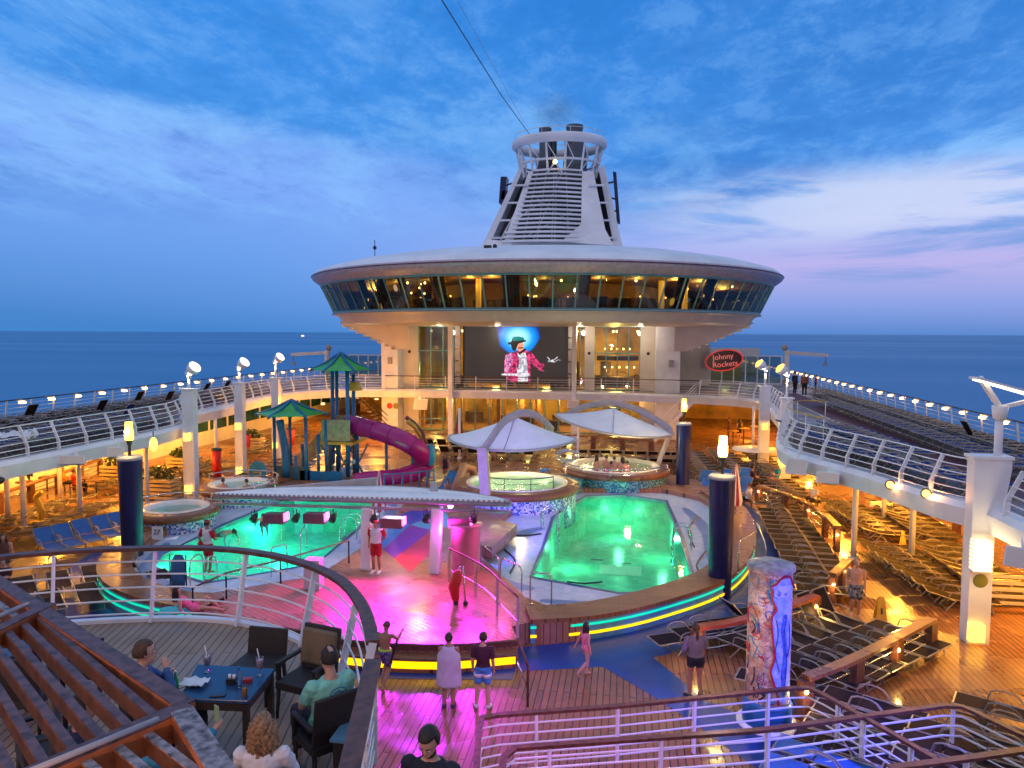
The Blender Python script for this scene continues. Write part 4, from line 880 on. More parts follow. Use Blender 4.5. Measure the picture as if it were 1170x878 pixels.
# ================================================================== hot tubs
def hot_tub(x, y, ri, ro, zr, lab, wallm=MOSAIC, wz=.33, waterc=None, e=30, lc=(.75,1,.6)):
    t = thing('hot_tub', lab, 'hot tub', (x,y,.34))
    MB().lathe([(ro,wz),(ro,zr-.32)], (x,y), 48).build('mosaic_wall', wallm, t)
    MB().lathe([(ro+.02,zr-.33),(ro+.16,zr-.30),(ro+.14,zr-.05),(ri+.02,zr+.02),(ri+.02,zr-.02)], (x,y), 48).build('teak_ring', TUBTEAK, t)
    MB().lathe([(ri+.03,zr),(ri+.02,zr+.05),(ri-.12,zr+.06),(ri-.22,zr-.02),(ri-.3,zr-.35),(ri-.75,zr-.4),(ri-.8,zr-.85),(.01,zr-.9)], (x,y), 48).build('basin', ACRYL, t)
    mb = MB(); mb.disc((x,y,zr-.13), ri-.22, 40); mb.build('water', WATERT, t)
    lamp('POINT', 'tub_light', (x-.3,y,zr-.5), e, lc, .1, parent=t)
    return t
TUBTEAK = planks('tub_teak', (.24,.085,.04), (.2,.07,.033), (.06,.03,.02), .12, .5, 'X', (.25,.5), gapw=.004)
hot_tub(2.35, 34.0, 2.35, 2.75, 1.25, 'round hot tub with green lit water under the pointed sail canopy', waterc=1, e=70, lc=(.5,1,.45), wz=-.5)
hot_tub(6.8, 39.2, 2.35, 2.7, 1.25, 'round hot tub full of bathers beyond the right pool', MOSTEAL, wz=-.5, e=55, lc=(1,.85,.45))
hot_tub(-10.6, 27.3, 1.25, 1.5, 1.1, 'small turquoise hot tub nearest the left navy pillar', e=22, lc=(.15,.9,.9))
hot_tub(-10.4, 31.9, 1.35, 1.6, 1.15, 'small white foaming hot tub further back on the left', e=30, lc=(1,.85,.6))
mb = MB(); mb.add([(4.3,36.4,-.4),(4.9,36.3,-.4),(4.9,36.3,.95),(4.3,36.4,.95)], [(0,1,2,3)]); mb.prism([(4.2,35.6),(5.2,36.2),(5.4,37.6),(3.6,37.8)], 0, .95)
o = mb.build('mosaic_wall', MOSTEAL); tag(o, 'teal mosaic wall joining the two hot tubs', 'wall')
# grab rails (inverted U) and pool ladders
def urail(p, q, h, lab, m=STEEL, r=.022, mid=False):
    p, q = Vector(p), Vector(q); t = thing('grab_rail', lab, 'grab rail', p)
    pts = smooth_path([p, p+V(0,0,h*.8), p+(q-p)*.12+V(0,0,h), p.lerp(q,.5)+V(0,0,h), q+(p-q)*.12+V(0,0,h), q+V(0,0,h*.8), q], .08)
    MB().tube(pts, r, 7).build('tube', m, t)
    if mid: MB().tube([p+V(0,0,h*.5), q+V(0,0,h*.5)], r*.8, 6).build('mid_bar', m, t)
    mb = MB(); mb.cyl(p, p+V(0,0,.02), r*2.2, 10); mb.cyl(q, q+V(0,0,.02), r*2.2, 10); mb.build('foot_plate', m, t)
    return t
def ladder(p, d, lab):
    p, d = Vector(p), Vector(d).normalized(); s = Vector((-d.y, d.x, 0))*.25; t = thing('pool_ladder', lab, 'ladder', p)
    for sg in (-1, 1):
        b = p + s*sg; MB().tube(smooth_path([b, b+V(0,0,.6), b+d*.12+V(0,0,.82), b+d*.4+V(0,0,.85), b+d*.62+V(0,0,.6), b+d*.66+V(0,0,-.6)], .08), .024, 7).build('side_rail', STEEL, t)
    for k in range(3): MB().beam(p+d*.66-s+V(0,0,-.05-.25*k), p+d*.66+s+V(0,0,-.05-.25*k), .1, .03).build('rung', STEEL, t)
ladder((4.05,29.5,.34), (1,-.05,0), 'pool ladder at the left edge of the right pool')
ladder((9.75,27.5,.34), (-1,0,0), 'pool ladder at the right edge of the right pool near the pillar')
ladder((-5.7,20.8,.34), (.1,1,0), 'pool ladder at the near edge of the left pool')
ladder((-2.7,26.8,.34), (-1,0,0), 'pool ladder at the right edge of the left pool')
urail(P(551,650,.34), P(572,668,.34), .85, 'steel grab rail on the left shelf, further from the girl')
urail(P(574,668,.34), P(598,680,.34), .85, 'steel grab rail on the left shelf, nearer the stage rail')
urail(P(608,690,.55), P(632,692,.55), .9, 'steel grab rail at the near shelf edge of the right pool')
urail(P(845,655,.66), P(866,640,.5), 1.0, 'steel grab rail right of the near navy pillar')
urail(P(865,632,.66), P(876,660,.0), 1.1, 'steel grab rail beside the closed red umbrella')
urail(P(312,660,.45), P(330,655,.45), .95, 'grab rail behind the terrace rail by the left pool')
urail(P(345,640,.45), P(352,625,.45), .9, 'grab rail at the right rim of the left pool')
# hose coils on shelves
mb = MB()
for a_ in ([(575,610),(600,612),(620,610)],[(578,628),(590,640),(585,655)],[(650,665),(670,667),(690,665)],[(800,590),(788,605),(795,625)],[(808,630),(798,645),(802,655)]): mb.tube(smooth_path([P(*q,.37) for q in a_], .2), .03, 5)
o = mb.build('floor_cable', DARKM); tag(o, 'dark cables lying on the pale pool shelves', 'cable', kind='stuff')
# ================================================================== stage rail, right side
rp3 = [P(515,665,.55), P(553,687,.55), P(577,711,.55), P(594,729,.55)]
railing('stage_railing', 'steel handrail with two bars down the right side of the pink stage', smooth_path(rp3,.5), h=1.05, n=1, step=1.7, topmat=TEAKRAIL, topr=.03, railr=.025, postw=(.09,.05), mat_=STEEL, low=.4)
mb = MB(); a = P(594,729,1.6); b = P(606,762,.9); t = thing('step_handrail', 'short sloping handrail at the right end of the stage steps', 'handrail', P(606,762,0))
MB().tube([a, b, b+V(0,0,-.9)], .03, 7).build('top_rail', TEAKRAIL, t); MB().tube([a+V(0,0,-.55), b+V(0,0,-.5)], .022, 6).build('lower_bar', STEEL, t)
mb = MB(); mb.tube([P(453,691,.55), P(453,691,1.75)], .03, 7); t = thing('step_handrail', 'thin pole handrail behind the boy on the steps', 'handrail', P(456,735,.55))
MB().tube([P(456,733,.55), P(456,733,1.55), P(449,757,1.0), P(449,757,.3)], .028, 7).build('tube', DARKM, t)
t = thing('step_handrail', 'long handrail sloping along the left pool towards the stage', 'handrail', P(222,690,.55))
pp = [P(222,672,1.3), P(260,655,1.3), P(322,640,1.3), P(400,618,1.3)]; MB().tube(pp, .028, 7).build('top_rail', TEAKRAIL, t)
for q in pp: MB().cyl((q.x,q.y,.4), q, .024, 7).build('post', PURPF, t)
# small control box and speaker by the stage
mb = MB(); c = P(361,672,.55); mb.box(c+V(0,0,.45),(.5,.4,.9)); o = mb.build('control_cabinet', mat('pale_box', (.6,.5,.55), .5), bev=.02); tag(o, 'pale pink lit cabinet at the left edge of the stage', 'cabinet')
mb = MB(); c = P(366,672,.55)
# ================================================================== stage wing canopy
FABW = mat('sail_fabric', (.88,.88,.88), .6, var=.05, scale=1.5, bump=.15, bscale=8)
SY0 = 22.5
wg = thing('stage_canopy', 'long white wing shaped canopy over the stage with hanging lights', 'canopy', (-2.5,SY0,3))
qL = Q(246,568,SY0); qR = Q(584,577,SY0); 
zf = (qL.z+qR.z)/2
n_ = 30; A = []; B = []; Cc = []
for i in range(n_+1):
    u = i/n_; xx = qL.x + (qR.x-qL.x)*u; w_ = math.sin(PI*min(1,max(0,u)))**.7
    A.append(V(xx, SY0, qL.z+(qR.z-qL.z)*u+.08)); B.append(V(xx, SY0+1.7*w_+.05, qL.z+(qR.z-qL.z)*u+.09+.03*w_)); Cc.append(V(xx, SY0+.8*w_, qL.z+(qR.z-qL.z)*u+.14+.03*w_))
mb = MB(); mb.ribbon(Cc, A, True); mb.ribbon(B, Cc, True); mb.build('membrane', FABW, wg, solid=.02)
mb = MB(); mb.tube([qL, qR], .07, 8); mb.tube([qL+V(0,0,-.22), qR+V(0,0,-.22)], .05, 8); mb.build('front_truss', mat('truss', (.35,.3,.36), .35, .5), wg)
mb = MB(); mb.tube([p+V(0,0,-.02) for p in B], .05, 6); mb.build('rear_truss', TAUPE, wg)
mb = MB()
for i in range(0, 61): 
    u = i/60; p = qL.lerp(qR, u); mb.box(p+V(0,-.02,.10), (.05,.06,.07))
mb.build('lacing', GREY, wg)['kind'] = 'stuff'
a_ = Q(255,572,SY0+2.0); b_ = Q(432,553,SY0+3.2)
mb = MB(); mb.add([Q(308,568.5,SY0+1.2), Q(320,569,SY0+1.2), Q(431,560,SY0+1.9), Q(431,546,SY0+1.9), Q(316,557,SY0+1.2)], [(0,1,2,3,4)]); mb.build('spine_beam', TAUPE, wg, solid=.25)
mb = MB(); mb.add([Q(489,582,SY0-.05), Q(504,582,SY0-.05), Q(500,552,SY0+1.6), Q(494,552,SY0+1.6)], [(0,1,2,3)]); mb.build('cross_beam', TAUPE, wg, solid=.12)
for px_ in (417, 497):
    p = P(px_-3 if px_ < 450 else px_, 657, .55); q = Q(px_+3, 580, SY0)
    MB().beam((p.x, SY0+.1, .55), (q.x, SY0+.1, q.z), .34, .34, up=(0,1,0)).build('column', WHITE, wg, bev=.05)
for px_ in (292, 340, 382, 429, 489, 543):
    p = Q(px_, 582, SY0-.1); mb = MB(); mb.cyl(p, p+V(0,0,-.12), .02, 6); mb.tube([p+V(-.1,0,-.05),p+V(-.11,0,-.25)], .012, 5); mb.tube([p+V(.1,0,-.05),p+V(.11,0,-.25)], .012, 5); mb.tube([p+V(0,.12,-.18), p+V(0,.04,-.24), p+V(0,-.14,-.34)], [.05,.1,.12], 12); o = mb.build('stage_lamp', BLACK, wg)
for px_ in (316, 362, 450, 527):
    p = Q(px_, 592 if px_ < 400 else 597, SY0+.4); mb = MB(); mb.box(p, (.72,.4,.32)); o = mb.build('hanging_speaker', mat('mauve_box', (.25,.09,.13), .5) if px_ == 316 else bpy.data.materials['mauve_box'], wg, bev=.02)
    m2 = MB(); m2.box(p + V(.38,0,.06), (.06,.3,.24)); m2.build('colour_wash_light', emis('magenta_lamp', (1,.08,.75), 5) if px_ == 316 else bpy.data.materials['magenta_lamp'], o)
mb = MB(); mb.ball(Q(516,578,SY0+.3), .09); mb.build('colour_wash_light', emis('violet_lamp', (.35,.2,1), 14), wg)
# coloured stage light
def spot(loc, tgt, e, col, ang, nm='stage_spot', b=.6): return lamp('SPOT', nm, loc, e, col, .3, tgt, ang, b, parent=wg)
spot(V(2.6,22.3,2.8), (1.2,18.2,.55), 680, (.9,.012,.9), 105)
spot(V(-.2,22.3,2.8), (.4,19.2,.55), 600, (.85,.012,.98), 105)
spot(V(-1.5,22.3,2.7), (-1.2,18.6,.5), 480, (1,.03,.75), 100)
spot(V(1.3,22.1,2.55), (1.9,13.6,0), 4800, (.62,.01,1), 33, b=.5)
spot(V(.5,23.6,2.7), (0,22.6,.6), 160, (1,.55,.25), 120)
spot(V(-.5,24.4,2.6), (-1.3,22.4,1.2), 150, (.7,.5,1), 120)
spot(V(2.0,24.2,2.7), (1.5,25.8,.5), 500, (.12,.1,1), 120)
spot(V(1.6,24.0,2.6), (3.3,30,.6), 1500, (.35,.2,1), 80)
spot(V(3.5,22.6,2.4), (2.4,21.2,.6), 120, (1,.05,.45), 120)
# ================================================================== sail canopies over the tubs
def sail(cx, cy, rx, ry, z0, zp, lab, arch, apex=(0,0), post=None, tilt=0):
    t = thing('sail_canopy', lab, 'canopy', (cx,cy,0))
    n = 40; rings = [0,.15,.35,.55,.75,.9,1.0]; vs = []; fs = []
    for k in rings:
        for i in range(n):
            a = 2*PI*i/n; x = rx*k*math.cos(a) + apex[0]*(1-k); y = ry*k*math.sin(a) + apex[1]*(1-k)
            z = z0 + (zp-z0)*(1-k)**1.25 + .12*math.cos(2*a)*k + tilt*x
            vs.append((cx+x, cy+y, z))
    for j in range(len(rings)-1):
        for i in range(n): fs.append((j*n+i, j*n+(i+1)%n, (j+1)*n+(i+1)%n, (j+1)*n+i))
    MB().add(vs, fs, True).build('membrane', FABW, t, solid=.025)
    MB().tube([vs[(len(rings)-1)*n+i] for i in range(n)], .06, 6, closed=True).build('edge_tube', TAUPE, t)
    mb = MB()
    for i in (5, 15, 30): mb.tube([vs[i] if j == 0 else V(*vs[j*n+i])+V(0,0,.04) for j in range(len(rings))], .018, 4)
    mb.build('seam', GREY, t)
    mb = MB(); ap = smooth_path(arch, .3); A1 = []; B1 = []
    mb.tube(ap, [(.07,.19)]*len(ap), 8); mb.build('arch_beam', TAUPE, t)
    if post:
        mb = MB(); (x0,y0,z0_), (x1,y1,z1_) = post; mb.beam((x0,y0,z0_), (x1,y1,z1_), .42, .5, up=(0,1,0)); mb.build('arch_foot', TAUPE, t, bev=.03)
    return t
sail(2.15, 33.6, 2.95, 2.3, 3.25, 4.35, 'white pointed sail canopy with grey arch over the near right hot tub', [Q(553,514,31.0), Q(563,500,31.5), Q(575,483,32.5), Q(592,473,33.6), Q(608,473,34.5), Q(622,481,35.4), Q(632,492,36)], apex=(.15,0), post=(Q(556,566,31.0), Q(552,511,31.0)))
sail(6.7, 40.8, 3.2, 2.6, 3.15, 4.1, 'white sail canopy with low arch over the crowded far hot tub', [Q(641,481,41.5), Q(655,470,41.5), Q(680,462,41.7), Q(703,461,42), Q(730,469,42), Q(750,480,41.5), Q(766,492,40.5), Q(762,506,40), Q(753,530,40)], tilt=-.14)
for px_, Yp in ((661,44), (525,47)): 
    p = Q(px_, 455, Yp); t = thing('canopy_pole', 'thin white pole standing %s the sail canopies' % ('between' if px_ > 600 else 'left of'), 'pole', (p.x,Yp,0)); MB().cyl((p.x,Yp,0),(p.x,Yp,3.3 if px_ > 600 else 3.3),.08,10).build('shaft', WHITE, t); MB().cyl((p.x,Yp,0),(p.x,Yp,.1),.14,10).build('foot', WHITE, t)
for pp_, col, e in (((2.2,36.2,2.6),(1,.75,.3),120),((5,45,2.8),(1,.72,.3),160),((7.5,37.5,2.4),(1,.8,.4),70)): lamp('POINT', 'canopy_light', pp_, e, col, .15)
# hot tub rails
def tubrail(cx, cy, r, a0, a1, z, lab, m=STEEL):
    path = [V(cx+r*math.cos(R(a)), cy+r*math.sin(R(a)), z) for a in range(a0, a1+1, 8)]
    return railing('tub_railing', lab, path, h=.55, n=1, step=1.3, topmat=m, topr=.025, railr=.015, postw=(.04,.04), mat_=m, post='round', low=.3, cat='railing')
tubrail(2.35,34.0,2.3,235,330,1.28,'low rail on the rim of the green lit hot tub', DARKM)
tubrail(6.8,39.2,2.75,180,350,.95,'steel rail round the crowded hot tub')
tubrail(-10.4,31.9,1.75,-40,170,.9,'steel rail round the foaming hot tub on the left')
tubrail(-10.6,27.3,1.7,30,190,.8,'steel rail behind the turquoise hot tub')
# ================================================================== water play tower and slide
PY = 38.
def pq(px, py, Y=PY): return Q(px, py, Y)
pt = thing('play_tower', 'blue and green water play tower with two green roofs', 'play structure', (-9,PY,0))
def post(px, ztop, Y, r=.10, z0=0):
    x = pq(px,500,Y).x; MB().cyl((x,Y,z0),(x,Y,ztop),r,10).build('post', BLUEP, pt); return x
def roof(cx, cy, r, z0, z1, n=6):
    for k in range(n):
        a, b = 2*PI*k/n + .3, 2*PI*(k+1)/n + .3; mb = MB(); A = V(cx+r*math.cos(a), cy+r*math.sin(a), z0); B = V(cx+r*math.cos(b), cy+r*math.sin(b), z0); T = V(cx,cy,z1); M1 = A.lerp(T,.5)-V(0,0,.12); M2 = B.lerp(T,.5)-V(0,0,.12)
        mb.add([A,B,M2,M1,T], [(0,1,2,3),(3,2,4)]); mb.build('roof_panel', GREENP, pt, solid=.04)
    mb = MB()
    for k in range(n): a = 2*PI*k/n + .3; A = V(cx+r*1.05*math.cos(a), cy+r*1.05*math.sin(a), z0-.06); T = V(cx,cy,z1+.05); mb.tube([A, A.lerp(T,.5)-V(0,0,.08), T], .08, 5)
    mb.build('roof_rib', BLUEP, pt)
p = pq(389,406); roof(p.x, PY, 1.55, 6.2, 7.05); p2 = pq(333,457,36.5); roof(p2.x, 36.5, 1.75, 3.95, 4.6)
for px_, zt, Y in ((381,6.2,38.6),(398,6.3,37.2),(405,5.9,38.8),(386,6.2,39.2)): post(px_, zt, Y)
for px_, zt, Y in ((314,3.9,36),(332,3.9,37.6),(350,3.9,36),(346,2.2,37.5),(338,1.8,36),(364,2.8,37),(373,3.6,37)): post(px_, zt, Y, .085)
for px_ in (378, 387, 398, 408): post(px_, 3.3, 38+.3*(px_ % 2), .13)
YG = mat('mesh_panel', (.45,.36,.2), .5, var=.2, scale=4)
a, b = pq(376,480).x, pq(408,480).x
mb = MB(); mb.box(((a+b)/2,38,2.35),(b-a+.3,2,.14)); mb.build('platform', YELP, pt); 
mb = MB(); mb.box(((a+b)/2,37,3.05),(b-a,.06,1.1)); mb.build('guard_panel', YG, pt)
mb = MB(); mb.box(((a+b)/2,39,3.05),(b-a,.06,1.1)); mb.build('guard_panel', YG, pt)
mb = MB(); u0, u1 = pq(345,520), pq(377,487); q = [pq(343,541), pq(343,522), pq(377,482), pq(377,504)]; mb.add(q, [(0,1,2,3)]); mb.build('stair_panel', YG, pt, solid=.08)
mb = MB(); q = [pq(340,541,39), pq(340,522,39), pq(377,482,39), pq(377,504,39)]; mb.add(q, [(0,1,2,3)]); mb.build('stair_panel', YG, pt, solid=.08)
mb = MB()
for i in range(9): t_ = i/8; s_ = pq(343,541).lerp(pq(377,504), t_); mb.box(s_+V(0,.5,0),(.4,1.0,.05))
mb.build('stair_tread', BLUEP, pt)
mb = MB()
for i in range(3):
    xx = a + (b-a)*i/2; mb.tube([(xx-.5,38,.1),(xx+.6,38,2.2)], .05, 5); mb.tube([(xx+.6,38,.1),(xx-.5,38,2.2)], .05, 5)
mb.build('cross_brace', BLUEP, pt)
mb = MB(); mb.box((pq(335,540,36).x,36,.7),(1.9,.05,1.1)); mb.build('clear_panel', mat('smoky_panel', (.1,.14,.12), .3), pt); mb = MB(); mb.box((pq(368,545,36).x,36,.6),(2.3,.05,.9)); mb.build('clear_panel', BLUEP, pt)
MB().tube(smooth_path([pq(320,480,36), pq(324,500,36), pq(327,520,36), pq(328,545,36)], .3), .2, 8).build('spray_pipe', BLUEP, pt)
mb = MB(); c = pq(405,443,38); mb.lathe([(.45,c.z-.15),(.3,c.z+.25),(.01,c.z+.32)], (c.x,38), 14); mb.build('tipping_bucket', YELP, pt)
mb = MB(); 
rl = random.Random(11)
for i in range(14): mb.ball(pq(rl.uniform(376,412), rl.uniform(525,555), 37.2), rl.uniform(.10,.22), 8, 6, (1,.3,1))
mb.build('bubble_ornament', mat('ornament', (.4,.55,.6), .4, col2=(.05,.2,.4), scale=8), pt)
sl = thing('tube_slide', 'winding magenta tube water slide hanging right of the blue play tower', 'water slide', pq(450,560))
path = [pq(399,485,38), pq(412,488,37.6), pq(436,494,36.8), pq(462,504,36.4), pq(480,516,36.8), pq(486,529,37.4), pq(474,540,37), pq(452,547,36.2), pq(430,549,35.6), pq(408,552,35.4)]
sp = smooth_path(path, .15); MB().tube(sp, .47, 20, caps=False).build('tube', SLIDE, sl, solid=.04)
fl = even(sp, 1.05)
for q, tg in fl[1:-1]:
    mb = MB(); s_ = tg.cross(V(0,0,1)).normalized(); u_ = s_.cross(tg); mb.tube([q + (s_*math.cos(2*PI*i/20)+u_*math.sin(2*PI*i/20))*.49 for i in range(20)], .035, 5, closed=True); mb.build('flange', mat('flange', (.22,.008,.08), .3) if 'flange' not in bpy.data.materials else bpy.data.materials['flange'], sl)
for px_, Y, zt in ((440,36.8,2.4),(470,36.6,1.8),(489,37.6,1.0),(456,36.2,.5),(432,35.8,.4)):
    x = pq(px_,520,Y).x; MB().cyl((x,Y+.3,0),(x,Y+.3,zt),.08,8).build('support', BLUEP, sl)
mb = MB(); mb.tube([pq(464,477,37), pq(474,484,37.2), pq(483,495,37.2), pq(488,508,37)], .10, 6); mb.build('guard_rail', mat('brown_fascia',(.12,.03,.02),.4), sl)
mb = MB(); mb.tube([pq(466,481,37), pq(475,488,37.2), pq(483,499,37.2), pq(487,510,37)], .14, 6); mb.build('guard_panel', YELP, sl)
mb = MB(); c = pq(493,520,37); mb.ball(c, .5, 12, 8, (.5,.4,1.2)); mb.build('slide_shell', mat('turq',(.02,.3,.4),.4), sl)
# little blue tube railings round the splash zone
mb = MB()
railing('play_fence', 'low blue picket fence around the splash area under the slide', smooth_path([Q(440,556,34.5).xy.to_3d(), Q(470,556,35).xy.to_3d(), Q(497,556,36).xy.to_3d()], .5), h=1.3, n=1, step=.45, topmat=BLUEP, mat_=BLUEP, post='round', postw=(.08,.08), cat='fence')
mb = MB(); mb.prism([(p.x,p.y) for p in [Q(415,560,34.2), Q(560,560,35.5), Q(545,560,41), Q(400,560,40)]], .0, .012); o = mb.build('splash_floor', BLUEMAT); struct(o)
mb = MB(); q = [P(508,580,.0)+V(0,0,0), P(530,572,.0), P(528,540,.0), P(508,545,.0)]
t = thing('mini_slide', 'small blue toddler slide with a tan arch beside the near hot tub', 'slide', P(515,570,0))
c = P(515,572,0); MB().tube([c+V(-.6,-.3,.1), c+V(-.2,0,.5), c+V(.1,.6,1.2)], (.35), 10).build('chute', BLUEP, t)
MB().tube([c+V(.3,-1,.0), c+V(.45,-.3,1.0), c+V(.6,.6,1.6), c+V(.8,1.5,1.3), c+V(1.0,2.0,.2)], .2, 8).build('arch', mat('tan_arch', (.35,.18,.08), .5), t)
# closed umbrellas
def umbrella(p, h, lab, cols=(REDP, WHITE), lean=0):
    t = thing('closed_umbrella', lab, 'umbrella', p); MB().cyl(p, p+V(lean,0,h), .03, 8).build('pole', STEEL, t)
    mb = MB(); n = 16; vs = [];
    for j, (r_, z) in enumerate(((.26,.33),(.30,.42),(.22,.6),(.14,.8),(.05,.98),(.01,1.02))):
        for k in range(n): rr_ = r_*(1 if k % 2 else .72); a = 2*PI*k/n; vs.append((p.x+lean*z+rr_*math.cos(a), p.y+rr_*math.sin(a), p.z+h*z))
    fs = []; ms = []
    for j in range(5):
        for k in range(n): mb.mi = (k//2) % 2; 
    o = len(mb.v); mb.v += vs
    for j in range(5):
        for k in range(n): mb.f.append([j*n+k, j*n+(k+1)%n, (j+1)*n+(k+1)%n, (j+1)*n+k]); mb.m.append((k//2)%2); mb.sm.append(False)
    mb.build('canopy', list(cols), t); mb = MB(); mb.cyl(p, p+V(0,0,.08), .28, 14); mb.build('base', GREY, t)
umbrella(P(435,607,0), 2.5, 'closed red and white umbrella in front of the magenta slide')
umbrella(P(841,600,.0), 2.6, 'closed red and white umbrella right of the near navy pillar')
umbrella(Q(525,500,50).xy.to_3d(), 3.0, 'closed dark red umbrella in front of the lower windows', (mat('dark_red', (.2,.02,.03), .7), mat('dark_red2', (.25,.04,.05), .7)))
# potted shrubs, planters
LEAF = mat('shrub_leaves', (.06,.10,.02), .6, var=.3, scale=6); LEAFD = mat('shrub_leaves_dark', (.02,.05,.012), .6)
def leaves(mb, c, rx, ry, rz, n, s, rd):
    for i in range(n):
        while 1:
            p = V(rd.uniform(-1,1), rd.uniform(-1,1), rd.uniform(-1,1))
            if p.length < 1: break
        q = V(c[0]+p.x*rx, c[1]+p.y*ry, c[2]+p.z*rz); a = V(rd.uniform(-1,1), rd.uniform(-1,1), rd.uniform(-.3,1)).normalized(); b = a.orthogonal().normalized(); L_ = s*rd.uniform(.6,1.4)
        mb.mi = 0 if rd.random() < .65 else 1; mb.add([q-b*L_*.3, q+a*L_*.5, q+b*L_*.3, q-a*L_*.5], [(0,1,2,3)])
rd = random.Random(4)
PLW = mat('planter_slat', (.55,.42,.25), .5)
def planter(px0, px1, py, Y, lab):
    a, b = Q(px0, py, Y).x, Q(px1, py, Y).x; t = thing('planter', lab, 'planter', ((a+b)/2,Y,0)); mb = MB()
    for k in range(5): mb.box(((a+b)/2, Y, .14+.2*k), (b-a, .9, .13))
    mb.build('slatted_box', PLW, t); mb = MB(); leaves(mb, ((a+b)/2,Y,1.2), (b-a)/2, .5, .4, 420, .16, rd); mb.build('foliage', [LEAF, LEAFD], t)
planter(160,201,520,33,'slatted planter with green shrubs left of the first lamp column'); planter(195,226,505,39,'slatted planter with shrubs near the outer rail, left'); planter(272,300,492,47,'slatted planter behind the second lamp column'); planter(120,155,520,36,'slatted planter at the far left under the deck')
# red round bins / flower tub on posts
for px_, py, h_, lab in ((283,518,1.25,'tall tapered red bin left of the second lamp column'),(249,545,1.5,'red bin half hidden by the first lamp column'),(333,508,1.1,'small red bin beside the third lamp column')):
    p = P(px_, py, 0); t = thing('red_bin', lab, 'bin', p); MB().lathe([(.01,0),(.22,0),(.3,h_),(.27,h_)], (p.x,p.y), 16).build('body', REDP, t); MB().lathe([(.31,h_),(.31,h_+.1),(.2,h_+.13),(.01,h_+.14)], (p.x,p.y), 16).build('lid', BLACK, t)
# blue arched sign
p = P(296,567,0); t = thing('arched_sign', 'turquoise arched sign board left of the play tower', 'sign board', p); mb = MB(); pts = [(-.45,0),(.45,0),(.45,1.3)] + [(.45*math.cos(R(a)),1.3+.45*math.sin(R(a))) for a in range(15,180,15)] + [(-.45,1.3)]
mb.add([(p.x+a, p.y, b) for a, b in pts] + [(p.x+a, p.y+.08, b) for a, b in pts], [tuple(range(len(pts))), tuple(range(2*len(pts)-1, len(pts)-1, -1))] + [(i,(i+1)%len(pts),len(pts)+(i+1)%len(pts),len(pts)+i) for i in range(len(pts))]); mb.build('board', mat('turq_sign',(.02,.25,.35),.4), t)
mb = MB(); mb.box((p.x,p.y-.02,1.2),(.5,.02,.06)); mb.box((p.x,p.y-.02,1.0),(.4,.02,.05)); mb.build('sign_lines', YELP, t)
# wing mural walls and stair at right
st2 = thing('staircase', 'white staircase with pipe rails up to the bridge on the right', 'staircase', (10,56,0))
a, b = Q(748,500,57), Q(790,500,57)
for i in range(14):
    u = i/13; x = a.x+.3 + (b.x-a.x)*u; MB().box((x, 57.3, .25+3.1*u), (.3,1.3,.06)).build('tread', CREAM, st2)
for dy in (56.6, 58.0): MB().beam((a.x,dy,.1),(b.x+.3,dy,3.4),.06,.25).build('stringer', WHITE, st2)
for k in range(4): MB().tube([(a.x,56.6,.5+.25*k),(b.x+.3,56.6,3.8+.25*k)], .03, 5).build('handrail', WHITE, st2)
st3 = thing('staircase', 'dark staircase behind the slide up to the bridge on the left', 'staircase', (-12,58,0))
a, b = Q(403,500,59), Q(440,500,59)
for i in range(12): u = i/11; MB().box((b.x+.2-(b.x-a.x)*u, 59, .3+3*u), (.3,1.3,.06)).build('tread', TAUPE, st3)
for k in range(3): MB().tube([(b.x+.5,58.3,.6+.4*k),(a.x,58.3,3.6+.4*k)], .035, 5).build('handrail', DARKM, st3)
# bar stools and high tables in the far right under deck
for i, (px_, py) in enumerate(((850,500),(862,497),(838,503))):
    p = P(px_, py+6, 0); t = thing('bar_table', 'tall round bar table under the far right deck', 'table', p, group='tall bar tables under the far right deck'); MB().cyl(p, p+V(0,0,1.05), .04, 8).build('leg', DARKM, t); MB().cyl(p+V(0,0,1.05), p+V(0,0,1.09), .4, 16).build('table_top', YELP, t)
t = thing('round_canopy_table', 'large pale round table lit by the near torch pillar', 'table', P(865,532,0)); p = P(865,532,0); MB().cyl(p, p+V(0,0,1.0), .05, 8).build('leg', DARKM, t); MB().cyl(p+V(0,0,1.0), p+V(0,0,1.04), 1.5, 24).build('table_top', WHITE, t)
# speakers hanging under the deck edges
def spk(px, py, Y, s, lab, rz=0, tilt=.35):
    p = Q(px, py, Y); t = thing('loudspeaker', lab, 'speaker', p, rz=0); M = Matrix.Rotation(rz,3,'Z') @ Matrix.Rotation(-tilt,3,'X')
    w_, d_, h_ = s; vs = [p + M @ V(*q) for q in ((-w_/2,-d_/2,-h_/2),(w_/2,-d_/2,-h_/2),(w_*.32,d_/2,-h_*.35),(-w_*.32,d_/2,-h_*.35),(-w_/2,-d_/2,h_/2),(w_/2,-d_/2,h_/2),(w_*.32,d_/2,h_*.35),(-w_*.32,d_/2,h_*.35))]
    MB().add(vs, [(0,3,2,1),(4,5,6,7),(0,1,5,4),(1,2,6,5),(2,3,7,6),(3,0,4,7)]).build('cabinet', WHITE, t, bev=.02)
    vs = [p + M @ V(*q) for q in ((-w_*.44,-d_/2-.012,-h_*.42),(w_*.44,-d_/2-.012,-h_*.42),(w_*.44,-d_/2-.012,h_*.42),(-w_*.44,-d_/2-.012,h_*.42))]; MB().add(vs, [(0,1,2,3)]).build('grille', CREAM, t)
    q = p + V(0,.1,h_/2); MB().cyl(q-V(0,0,.2), q+V(0,0,.25), .04, 8).build('bracket', WHITE, t)
spk(86,527,25.5,(.95,.5,.34),'white box speaker under the left deck edge near the navy pillar', .3)
spk(134,518,26.6,(.6,.5,.4),'white speaker just left of the torch on the navy pillar', .5)
